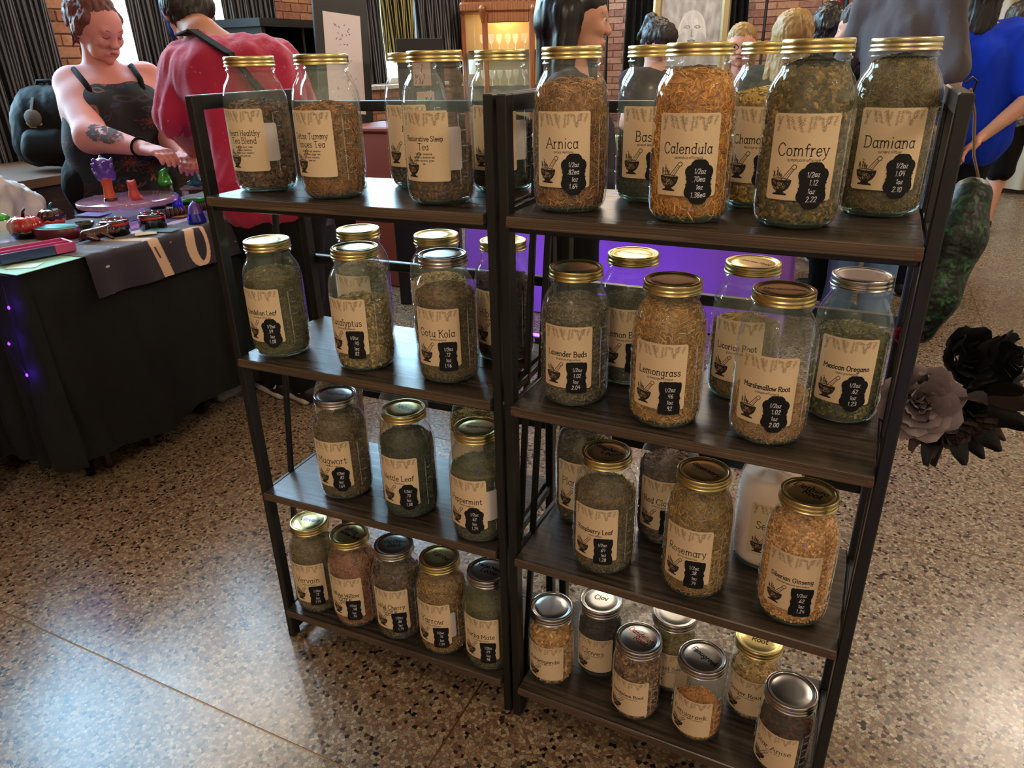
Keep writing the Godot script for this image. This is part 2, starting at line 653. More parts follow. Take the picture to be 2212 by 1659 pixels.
func room() -> void:
	var bv := boxmesh(Vector3(0.03, 0.058, 0.203), 0.003)
	var bu := boxmesh(Vector3(0.203, 0.058, 0.03), 0.003)
	# left wall, u = 0, with its windows
	var wl := room_node("wall_left")
	var cuts := WIN.duplicate()
	cuts.sort_custom(func(a, b): return a[0] < b[0])
	var v := -0.2
	for c in cuts + [[RV, RV]]:
		slab("wall_pier", -0.3, -0.008, 0, RH, v, c[0], M.mortar, wl)
		v = c[1]
	for c in cuts:
		slab("wall_below_window", -0.3, -0.008, 0, SILL, c[0], c[1], M.mortar, wl)
		slab("wall_above_window", -0.3, -0.008, HEAD, RH, c[0], c[1], M.mortar, wl)
	var rest := [[], [], [], []]
	var seen := func(a: float, y: float) -> bool: return y > 0.95 and y < 2.0 and ((a > 4.98 and a < 5.5) or (a > 2.8 and a < 3.6) or a < 0.75)
	v = 0.0
	for c in cuts + [[RV, RV]]:
		brickwork(wl, true, -0.008, v, c[0], 0.0, RH, seen, [bv, bu], rest)
		v = c[1]
	for c in cuts:
		brickwork(wl, true, -0.008, c[0], c[1], 0.0, SILL, seen, [bv, bu], rest)
		brickwork(wl, true, -0.008, c[0], c[1], HEAD, RH, seen, [bv, bu], rest)
	brick_rest(wl, bv, rest)
	# back wall, v = 0
	var wb := room_node("wall_back")
	slab("wall_core", -0.3, RU + 0.2, 0, RH, -0.3, -0.008, M.mortar, wb)
	rest = [[], [], [], []]
	var seen2 := func(a: float, y: float) -> bool: return y > 1.25 and y < 2.05 and ((a > 1.95 and a < 2.75) or (a > 3.6 and a < 4.75))
	brickwork(wb, false, -0.008, 0.0, RU, 0.0, RH, seen2, [bv, bu], rest)
	brick_rest(wb, bu, rest)
	struct(slab("wall_right", RU, RU + 0.2, 0, RH, -0.2, RV + 0.2, M.plaster))
	struct(slab("wall_front", -0.2, RU + 0.2, 0, RH, RV, RV + 0.2, M.plaster))
	struct(slab("ceiling", -0.3, RU + 0.2, RH, RH + 0.2, -0.3, RV + 0.2, M.plaster))
	# windows
	for i in WIN.size():
		var a: float = WIN[i][0]
		var b: float = WIN[i][1]
		var w := room_node("window_%d" % (i + 1))
		slab("window_frame", -0.20, -0.10, SILL, SILL + 0.06, a, b, M.white_paint, w)
		slab("window_frame", -0.20, -0.10, HEAD - 0.06, HEAD, a, b, M.white_paint, w)
		slab("window_frame", -0.20, -0.10, SILL + 0.06, HEAD - 0.06, a, a + 0.06, M.white_paint, w)
		slab("window_frame", -0.20, -0.10, SILL + 0.06, HEAD - 0.06, b - 0.06, b, M.white_paint, w)
		slab("window_mullion", -0.18, -0.12, SILL + 0.06, HEAD - 0.06, (a + b) * 0.5 - 0.025, (a + b) * 0.5 + 0.025, M.white_paint, w)
		slab("window_mullion", -0.18, -0.12, 2.85, 2.90, a + 0.06, b - 0.06, M.white_paint, w)
		slab("window_sill", -0.10, 0.06, SILL - 0.035, SILL, a - 0.03, b + 0.03, M.white_paint, w)
		for p in [[a + 0.06, (a + b) * 0.5 - 0.025], [(a + b) * 0.5 + 0.025, b - 0.06]]:
			for h in [[SILL + 0.06, 2.85], [2.90, HEAD - 0.06]]:
				slab("pane", -0.153, -0.149, h[0], h[1], p[0], p[1], M.window_glass, w)
	# wooden wainscot base along both brick walls
	struct(slab("baseboard_left", 0.0, 0.025, 0, 0.16, 0.0, RV, M.dark_wood))
	struct(slab("baseboard_back", 0.025, RU, 0, 0.16, 0.0, 0.025, M.dark_wood))
	chandeliers()

func chandeliers() -> void:
	var bulb := lathemesh([Vector2(0.0, -0.005), Vector2(0.011, 0.0), Vector2(0.013, 0.012), Vector2(0.021, 0.035), Vector2(0.023, 0.050), Vector2(0.018, 0.066), Vector2(0.0, 0.074)], 16)
	var glow := mat("bulb_glow", Color(1.0, 0.8, 0.55), 0.4)
	glow.emission_enabled = true
	glow.emission = Color(1.0, 0.86, 0.66)
	glow.emission_energy_multiplier = 80.0
	for k in LAMPS.size():
		var L: Array = LAMPS[k]
		var t := thing("chandelier", ["iron ring chandelier above the left tables", "iron ring chandelier on the right of the room", "iron ring chandelier behind the viewer", "iron ring chandelier by the curtained windows", "iron ring chandelier near the back wall"][k], "chandelier", rp(L[0], L[1], L[2]), 0.3 * k, "ring chandeliers")
		var s := stool()
		tube(s, [Vector3(0, 0.1, 0), Vector3(0, RH - L[1], 0)], 0.012)
		put(done(s), "stem", M.dark_iron, t)
		s = stool()
		var ring := []
		for j in 33:
			ring.append(Vector3(cos(TAU * j / 32), 0, sin(TAU * j / 32)) * 0.34)
		tube(s, ring, 0.012)
		put(done(s), "ring", M.dark_iron, t)
		s = stool()
		lathe(s, [Vector2(0.0, 0.06), Vector2(0.04, 0.09), Vector2(0.02, 0.13), Vector2(0.0, 0.14)], 16)
		put(done(s), "hub", M.dark_iron, t)
		for j in 6:
			var d := Vector3(cos(TAU * j / 6), 0, sin(TAU * j / 6))
			s = stool()
			tube(s, [Vector3(0, 0.10, 0), d * 0.17 + Vector3(0, 0.03, 0), d * 0.34], 0.007)
			put(done(s), "arm", M.dark_iron, t)
			s = stool()
			lathe(s, [Vector2(0.0, 0.0), Vector2(0.02, 0.002), Vector2(0.014, 0.04), Vector2(0.0, 0.041)], 12, d * 0.34)
			put(done(s), "socket", M.dark_iron, t)
			put(bulb, "bulb", glow, t, d * 0.34 + Vector3(0, 0.046, 0))
			var o := OmniLight3D.new()
			o.name = "bulb_light"
			o.light_color = Color(1.0, 0.94, 0.86)
			o.light_energy = BULB_ENERGY * L[3]
			o.light_size = 0.022
			o.omni_range = 30.0
			o.omni_attenuation = 2.0
			o.shadow_enabled = true
			o.position = d * 0.34 + Vector3(0, 0.08, 0)
			t.add_child(o, true)

# terrazzo panels between brass strips; every panel is a slab of its own
func floor_panels() -> void:
	var P := 1.27
	var u0 := 3.115 - 0.06            # one crossing of the strips lies at the left in the photograph
	var v0 := 0.0
	var q := Vector3(-1.36, 0, -1.49) - Vector3(KX, 0, KZ)
	u0 = fposmod(q.x * UX + q.z * UZ, P) - P
	v0 = fposmod(-q.x * UZ + q.z * UX, P) - P
	var fl := room_node("floor")
	slab("floor_bed", -0.3, RU + 0.2, -0.16, -0.03, -0.3, RV + 0.2, M.brass, fl)
	var turns := []
	for k in 4:
		var s := flat(stool())
		var g := 0.0022
		var a := Vector3(g, 0, g)
		var b := Vector3(P - g, 0, g)
		var c := Vector3(P - g, 0, P - g)
		var d := Vector3(g, 0, P - g)
		var t := [Vector2(0.005, 0.005), Vector2(0.995, 0.005), Vector2(0.995, 0.995), Vector2(0.005, 0.995)]
		quad(s, a, d, c, b, t[k % 4], t[(k + 3) % 4], t[(k + 2) % 4], t[(k + 1) % 4])
		var e := Vector3(0, -0.03, 0)
		for z in [[a, b], [b, c], [c, d], [d, a]]:
			quad(s, z[1] + e, z[0] + e, z[0], z[1])
		turns.append(done(s))
	var j := 0
	var nu := int(ceil((RU - u0) / P))
	var nv := int(ceil((RV - v0) / P))
	for iu in nu:
		for iv in nv:
			var x := u0 + iu * P
			var z := v0 + iv * P
			put(turns[(iu * 7 + iv * 5 + j) % 4], "terrazzo_panel", M.terrazzo, fl, Vector3(x, 0, z))
			j += iv % 3
	var sh := stool()
	for iu in nu + 1:
		var st := put(boxmesh(Vector3(0.0044, 0.03, nv * P), 0.0), "divider_strip", M.brass, fl, Vector3(u0 + iu * P, -0.0155, v0 + nv * P * 0.5))
		st.name = st.name
	for iv in nv + 1:
		put(boxmesh(Vector3(nu * P, 0.0295, 0.0044), 0.0), "divider_strip", M.brass, fl, Vector3(u0 + nu * P * 0.5, -0.0156, v0 + iv * P))

# ---------------------------------------------------------------- the two folding shelf units
const UNIT := {"R": [-0.0039, -1.1052, 0.4639], "L": [-0.556, -1.3555, 0.4183]}
const SHELF_Y := [1.0708, 0.7479, 0.4272, 0.0947]
const SW := 0.5664
const SD := 0.2842

# local frame of a unit: x along the front from the left, z towards the viewer; the shelf fronts lie at z = 0
func upos(u: String, a: float, y: float, b: float) -> Vector3:
	var q: Array = UNIT[u]
	var c := cos(q[2])
	var s := sin(q[2])
	return Vector3(q[0] + a * c + b * s, y, q[1] + a * s - b * c)

func shelf_units() -> void:
	for u in ["L", "R"]:
		var q: Array = UNIT[u]
		var lab := "black steel folding shelf unit on the left, nearer the table" if u == "L" else "black steel folding shelf unit on the right, holding the calendula jar"
		var t := thing("shelf_unit", lab, "shelf", Vector3(q[0], 0, q[1]), -q[2], "folding shelf units")
		var tw := 0.017
		for k in 4:
			var y: float = SHELF_Y[k]
			var s := stool()
			cbox(s, Vector3(SW * 0.5, y - 0.009, -SD * 0.5), Vector3(SW - 0.002, 0.018, SD), 0.0015)
			var board := put(done(s), "shelf_board", M.shelf_wood, t)
			s = stool()
			cbox(s, Vector3(SW * 0.5, y - 0.009, 0.0006), Vector3(SW - 0.003, 0.0168, 0.0016), 0.0006)
			put(done(s), "edge_band", M.shelf_edge, board)
			for e in [0.0055, SW - 0.0055]:
				s = stool()
				cbox(s, Vector3(e, y - 0.0105, 0.0011), Vector3(0.009, 0.008, 0.0020), 0.0008)
				put(done(s), "chipped_corner", M.chip_wood, board)
			s = stool()
			cbox(s, Vector3(SW * 0.5, y - 0.0235, -0.024), Vector3(SW - 0.004, 0.010, 0.016), 0.0015)
			put(done(s), "shelf_support", M.steel_black, t)
		for side in 2:
			var x := -tw * 0.5 if side == 0 else SW + tw * 0.5
			for b in [[0.0100, 1.2432], [SD - 0.021, 1.2222]]:
				var s := stool()
				cbox(s, Vector3(x, b[1] * 0.5, -b[0] - 0.0125), Vector3(tw, b[1], 0.025), 0.002)
				put(done(s), "post", M.steel_black, t)
			var s2 := stool()
			cbox(s2, Vector3(x, 1.2432 - 0.0125, -0.035 - (SD - 0.035 + 0.004) * 0.5), Vector3(tw - 0.001, 0.025, SD - 0.035 + 0.004), 0.002)
			put(done(s2), "top_bar", M.steel_black, t)
			s2 = stool()
			cbox(s2, Vector3(x, 0.026, -0.035 - (SD - 0.056) * 0.5), Vector3(tw - 0.001, 0.022, SD - 0.056), 0.002)
			put(done(s2), "foot_bar", M.steel_black, t)
			s2 = stool()
			bar(s2, Vector3(x, 1.216, -0.214), Vector3(x, 0.036, -0.050), 0.011, 0.011)
			put(done(s2), "folding_stay", M.steel_black, t)
			for y in SHELF_Y:
				s2 = stool()
				bar(s2, Vector3(x, y - 0.012, -0.034), Vector3(x, y - 0.012, -SD + 0.020), 0.009, 0.016)
				put(done(s2), "side_rail", M.steel_black, t)
		for y in [1.210, 0.882, 0.560, 0.240]:
			var s3 := stool()
			cbox(s3, Vector3(SW * 0.5, y, -SD - 0.010), Vector3(SW + 0.03, 0.020, 0.016), 0.002)
			put(done(s3), "back_rail", M.steel_black, t)

# ---------------------------------------------------------------- lettering: a thin slab-serif drawn with strokes
# cap height 8, x-height 5, descender -3; strokes are split by ";", points by blanks; "!" keeps the corners sharp
const GLYPHS := {
	"A": "6 !0,0 3,8 6,0;!1.2,3 4.8,3", "B": "5.4 !1,0 1,8;1,8 3.6,8 4.4,6 3.4,4.4 1,4.2;1,4.2 4,4.2 5,2.2 3.8,0.1 1,0", "C": "5.8 5.4,6.4 4.2,8 2.4,8 0.9,6 0.6,4 0.9,2 2.4,0 4.2,0 5.4,1.5",
	"D": "6 !1,0 1,8;1,8 3.6,7.8 5.2,6 5.4,4 5.2,2 3.6,0.2 1,0", "E": "5 !4.6,8 1,8 1,0 4.6,0;!1,4.2 3.8,4.2", "F": "4.8 !4.6,8 1,8 1,0;!1,4.2 3.8,4.2", "G": "6.2 5.4,6.4 4.2,8 2.4,8 0.9,6 0.6,4 0.9,2 2.4,0 4.2,0 5.5,1.6 5.5,3.6;!3.8,3.6 5.6,3.6",
	"H": "6 !1,0 1,8;!5,0 5,8;!1,4 5,4", "I": "2.4 !1.2,0 1.2,8", "K": "5.6 !1,0 1,8;!5,8 1,3.6;!2.4,5 5.2,0", "L": "4.8 !1,8 1,0 4.6,0", "M": "7.4 !1,0 1,8 3.7,3 6.4,8 6.4,0", "N": "6.2 !1,0 1,8 5.2,0 5.2,8", "O": "6.2 3.1,8 1.2,7 0.5,4 1.2,1 3.1,0 5,1 5.7,4 5,7 3.1,8",
	"P": "5.2 !1,0 1,8;1,8 3.8,8 4.8,6.2 3.8,4.2 1,4", "R": "5.6 !1,0 1,8;1,8 3.8,8 4.8,6.2 3.8,4.4 1,4.2;!2.6,4.2 5.2,0", "S": "5 4.4,6.8 3,8 1.4,7.6 0.8,6.2 2,4.6 3.6,3.6 4.4,2 3.4,0.3 1.8,0 0.5,1.4", "T": "5.6 !0.2,8 5.4,8;!2.8,8 2.8,0", "V": "5.8 !0.2,8 2.9,0 5.6,8", "W": "8 !0.2,8 2.1,0 4,6 5.9,0 7.8,8", "Y": "5.6 !0.2,8 2.8,4 5.4,8;!2.8,4 2.8,0",
	"a": "4.4 3.6,3.6 2.6,5 1.2,4.6 0.5,2.6 1.1,0.4 2.4,0.1 3.6,1.6;!3.6,5 3.6,0.6 4.2,0", "b": "4.6 !0.9,8 0.9,0;0.9,3.4 2.2,5 3.6,4.4 4.1,2.5 3.5,0.5 2.2,0 0.9,1.2", "c": "4 3.6,3.8 2.6,5 1.2,4.4 0.5,2.5 1.2,0.5 2.6,0 3.6,1", "d": "4.6 3.7,3.4 2.6,5 1.2,4.5 0.5,2.5 1.2,0.4 2.5,0 3.7,1.4;!3.7,8 3.7,0",
	"e": "4.2 0.6,2.7 3.7,2.9 3.2,4.6 2,5 0.8,4 0.5,2.4 1.1,0.5 2.5,0 3.7,1", "f": "3 2.9,7.2 2.2,8 1.4,7 1.3,5 1.3,0;!0.2,5 2.6,5", "g": "4.6 3.7,3.4 2.6,5 1.2,4.5 0.5,2.6 1.2,0.6 2.5,0.3 3.7,1.6;3.7,5 3.7,-1 3,-2.8 1.4,-2.8 0.6,-1.8", "h": "4.6 !0.9,8 0.9,0;0.9,3.2 2.2,5 3.4,4.6 3.7,3.4 3.7,0",
	"i": "2 !1,5 1,0;!1,7 1,7.5", "k": "4.2 !0.9,8 0.9,0;!3.7,5 0.9,2.2;!1.8,3 3.9,0", "l": "2 !1,8 1,0", "m": "7 !0.9,5 0.9,0;0.9,3.4 1.9,5 3,4.7 3.4,3.4 3.4,0;3.4,3.4 4.4,5 5.6,4.7 6,3.4 6,0", "n": "4.6 !0.9,5 0.9,0;0.9,3.2 2.1,5 3.3,4.7 3.7,3.4 3.7,0", "o": "4.4 2.2,5 0.9,4.3 0.5,2.5 0.9,0.7 2.2,0 3.5,0.7 3.9,2.5 3.5,4.3 2.2,5",
	"p": "4.6 !0.9,5 0.9,-3;0.9,3.4 2.2,5 3.6,4.4 4.1,2.5 3.5,0.5 2.2,0 0.9,1.2", "r": "3.4 !0.9,5 0.9,0;0.9,3 1.8,4.7 3,5", "s": "3.8 3.3,4.2 2.2,5 1,4.6 0.8,3.6 2,2.7 3.2,1.8 3,0.5 1.7,0 0.5,0.8", "t": "3.2 1.3,7 1.3,1.2 2,0 3,0.6;!0.2,5 2.8,5", "u": "4.6 0.9,5 0.9,1.4 1.6,0.1 2.8,0.3 3.7,1.8;!3.7,5 3.7,0", "v": "4.2 !0.3,5 2.1,0 3.9,5", "w": "6 !0.3,5 1.6,0 3,4 4.4,0 5.7,5", "x": "4.2 !0.4,5 3.8,0;!3.8,5 0.4,0", "y": "4.4 !0.4,5 2.3,0.3;!4,5 2,-1.6 0.6,-2.8", "z": "4 !0.5,5 3.5,5 0.5,0 3.6,0",
	"0": "4.6 2.3,8 1,7 0.5,4 1,1 2.3,0 3.6,1 4.1,4 3.6,7 2.3,8", "1": "2.6 !0.5,6.4 1.5,8 1.5,0", "2": "4.4 0.6,6.4 1.8,8 3.4,7.4 3.6,5.6 2.2,3 0.5,0;!0.5,0 4,0", "3": "4.2 0.7,7.4 2.4,8 3.6,6.4 2.6,4.4 1.6,4.2;1.6,4.2 3.2,4 3.8,2 2.6,0.1 0.5,0.6", "4": "4.6 !1,8 0.7,3.4 4.2,3.4;!3.2,8 3.1,0", "5": "4.4 !3.8,8 1.1,8 0.9,4.6;0.9,4.6 2.8,5 3.8,3 2.8,0.3 0.5,0.4", "6": "4.2 3.2,8 1.4,6 0.6,3 1,0.6 2.3,0 3.6,1.2 3.4,3 2,3.8 0.8,2.6", "7": "4.2 !0.4,8 3.8,8 1.6,0", "8": "4.4 2.2,4.3 0.9,5.6 1.2,7.6 2.3,8 3.4,7.4 3.3,5.6 2.2,4.3 0.8,2.6 0.9,0.6 2.3,0 3.6,0.8 3.5,2.8 2.2,4.3", "9": "4.2 3.5,6 2.4,8 1,7 0.8,5 2,4 3.4,5.4;3.5,7 3.2,0",
	"/": "3.4 !0.3,-0.5 3,8.5", ".": "1.8 !0.9,0 0.9,0.35", ",": "1.6 !0.9,0.3 0.5,-1.2",
}

func smooth_line(p: PackedVector2Array) -> PackedVector2Array:
	if p.size() < 3:
		return p
	var out := PackedVector2Array()
	for i in p.size() - 1:
		var a := p[maxi(i - 1, 0)]
		var b := p[i]
		var c := p[i + 1]
		var d := p[mini(i + 2, p.size() - 1)]
		for k in 4:
			out.append(b.cubic_interpolate(c, a, d, k / 4.0))
	out.append(p[-1])
	return out

func seg(im: Image, a: Vector2, b: Vector2, hw: float, c: Color) -> void:
	var x0 := maxi(0, int(minf(a.x, b.x) - hw - 1))
	var x1 := mini(im.get_width() - 1, int(maxf(a.x, b.x) + hw + 1))
	var y0 := maxi(0, int(minf(a.y, b.y) - hw - 1))
	var y1 := mini(im.get_height() - 1, int(maxf(a.y, b.y) + hw + 1))
	var ab := b - a
	var l2 := maxf(ab.length_squared(), 1e-6)
	for y in range(y0, y1 + 1):
		for x in range(x0, x1 + 1):
			var p := Vector2(x, y) - a
			var d := (p - ab * clampf(p.dot(ab) / l2, 0, 1)).length()
			var al := clampf(hw + 0.5 - d, 0, 1) * c.a
			if al > 0.0:
				im.set_pixel(x, y, im.get_pixel(x, y).lerp(Color(c.r, c.g, c.b), al))

func line(im: Image, p: PackedVector2Array, hw: float, c: Color) -> void:
	for i in p.size() - 1:
		seg(im, p[i], p[i + 1], hw, c)

func text_width(t: String) -> float:
	var w := 0.0
	for ch in t:
		w += 2.6 if ch == " " else float(GLYPHS[ch].get_slice(" ", 0)) + 0.5 if GLYPHS.has(ch) else 3.0
	return w

# writes t with its baseline's middle at (x, y); size is the cap height in pixels
func write(im: Image, t: String, x: float, y: float, size: float, hw: float, c: Color, serif := true, slant := 0.0, turn := 0.0, wobble := 0.0) -> void:
	var k := size / 8.0
	var at := -text_width(t) * 0.5
	var rot := Transform2D(turn, Vector2(x, y))
	for ch in t:
		if ch == " " or not GLYPHS.has(ch):
			at += 2.6
			continue
		var g: String = GLYPHS[ch]
		var cut := g.find(" ")
		var dy := rng.randf_range(-wobble, wobble)
		for st in g.substr(cut + 1).split(";"):
			var sharp := st.begins_with("!")
			var pts := PackedVector2Array()
			for q in st.trim_prefix("!").split(" ", false):
				var xy := q.split(",")
				pts.append(Vector2(float(xy[0]), float(xy[1])))
			if serif and sharp and ch != "i":
				for e in [[0, 1], [pts.size() - 1, pts.size() - 2]]:
					var p := pts[e[0]]
					var o := pts[e[1]]
					if absf(p.y - o.y) > 2.0 and (absf(p.y) < 0.1 or absf(p.y - 8) < 0.1 or absf(p.y - 5) < 0.1):
						var tick := PackedVector2Array()
						for d in [-0.75, 0.75]:
							tick.append(rot * Vector2((at + p.x + d) * k, -p.y * k))
						line(im, tick, hw * 0.8, c)
			var ln := pts if sharp else smooth_line(pts)
			var out := PackedVector2Array()
			for p in ln:
				out.append(rot * Vector2((at + p.x + p.y * slant) * k, -(p.y + dy) * k))
			line(im, out, hw, c)
		at += float(g.substr(0, cut)) + 0.5

const CELL_W := 256
const CELL_H := 320

func label_base() -> Image:
	var im := Image.create(CELL_W, CELL_H, false, Image.FORMAT_RGB8)
	var f := FastNoiseLite.new()
	f.seed = 21
	f.frequency = 0.2
	var kraft := Color(0.87, 0.775, 0.63)
	for y in CELL_H:
		for x in CELL_W:
			im.set_pixel(x, y, kraft.darkened(0.035 * f.get_noise_2d(x * 0.6, y) + 0.03 * rng.randf()))
	var ink := Color(0.40, 0.34, 0.26, 0.5)
	var r := RandomNumberGenerator.new()
	r.seed = 4
	# hanging sprigs along the top
	line(im, smooth_line(PackedVector2Array([Vector2(150, 14), Vector2(190, 20), Vector2(222, 12), Vector2(246, 10)])), 0.8, ink)
	for k in 15:
		var x := 14.0 + k * 15.5 + r.randf_range(-6, 6)
		var n := 2 + int(6.0 * absf(sin(k * 0.9 + 0.4)))
		var p := Vector2(x, 10 + r.randf_range(-2, 6))
		var lean := r.randf_range(-0.35, 0.35)
		for i in n:
			var q := p + Vector2(lean * 8.0, 8.0)
			seg(im, p, q, 0.6, ink)
			for sd in [-1.0, 1.0]:
				var d := Vector2(sd * r.randf_range(4, 8), r.randf_range(1, 6))
				line(im, smooth_line(PackedVector2Array([p, p + d * 0.5 + Vector2(0, -2), p + d, p + d * 0.55 + Vector2(0, 3), p])), 0.45, Color(ink.r, ink.g, ink.b, r.randf_range(0.3, 0.7)))
			p = q
	# mortar and pestle
	var dk := Color(0.15, 0.13, 0.11)
	var bowl := PackedVector2Array()
	for i in 13:
		var a := PI * i / 12.0
		bowl.append(Vector2(57 - 40 * cos(a), 244 + 46 * sin(a)))
	for y in range(244, 291):
		var w := 40.0 * sqrt(maxf(0.0, 1.0 - pow((y - 244) / 46.0, 2)))
		seg(im, Vector2(57 - w, y), Vector2(57 + w, y), 0.6, dk.lightened(0.06))
	for y in [[288, 12], [292, 16], [296, 24], [299, 27]]:
		seg(im, Vector2(57 - y[1], y[0]), Vector2(57 + y[1], y[0]), 2.0, dk)
	for k in 46:
		var q := Vector2(r.randf_range(24, 90), r.randf_range(250, 282))
		if pow((q.x - 57) / 36.0, 2) + pow((q.y - 244) / 42.0, 2) < 1.0:
			var d := Vector2.from_angle(r.randf() * TAU) * 3.0
			seg(im, q - d, q + d, 0.9, Color(0.72, 0.60, 0.44))
	line(im, smooth_line(PackedVector2Array([Vector2(17, 244), Vector2(57, 237), Vector2(97, 244), Vector2(57, 252), Vector2(17, 244)])), 1.3, dk)
	var ps := PackedVector2Array([Vector2(58, 242), Vector2(92, 196), Vector2(96, 188), Vector2(104, 184), Vector2(111, 190), Vector2(109, 199), Vector2(102, 203), Vector2(76, 246)])
	line(im, ps, 1.2, dk)
	seg(im, Vector2(70, 240), Vector2(98, 200), 0.7, dk)
	seg(im, Vector2(93, 197), Vector2(103, 204), 0.9, dk)
	for k in 9:
		var p := Vector2(24 + k * 4.4, 240)
		var q := p + Vector2(r.randf_range(-8, 4), -r.randf_range(14, 44))
		seg(im, p, q, 0.7, dk)
		for i in 4:
			var m := p.lerp(q, 0.4 + 0.2 * i)
			seg(im, m, m + Vector2(r.randf_range(-6, 6), -3), 1.1, Color(dk.r, dk.g, dk.b, 0.8))
	return im

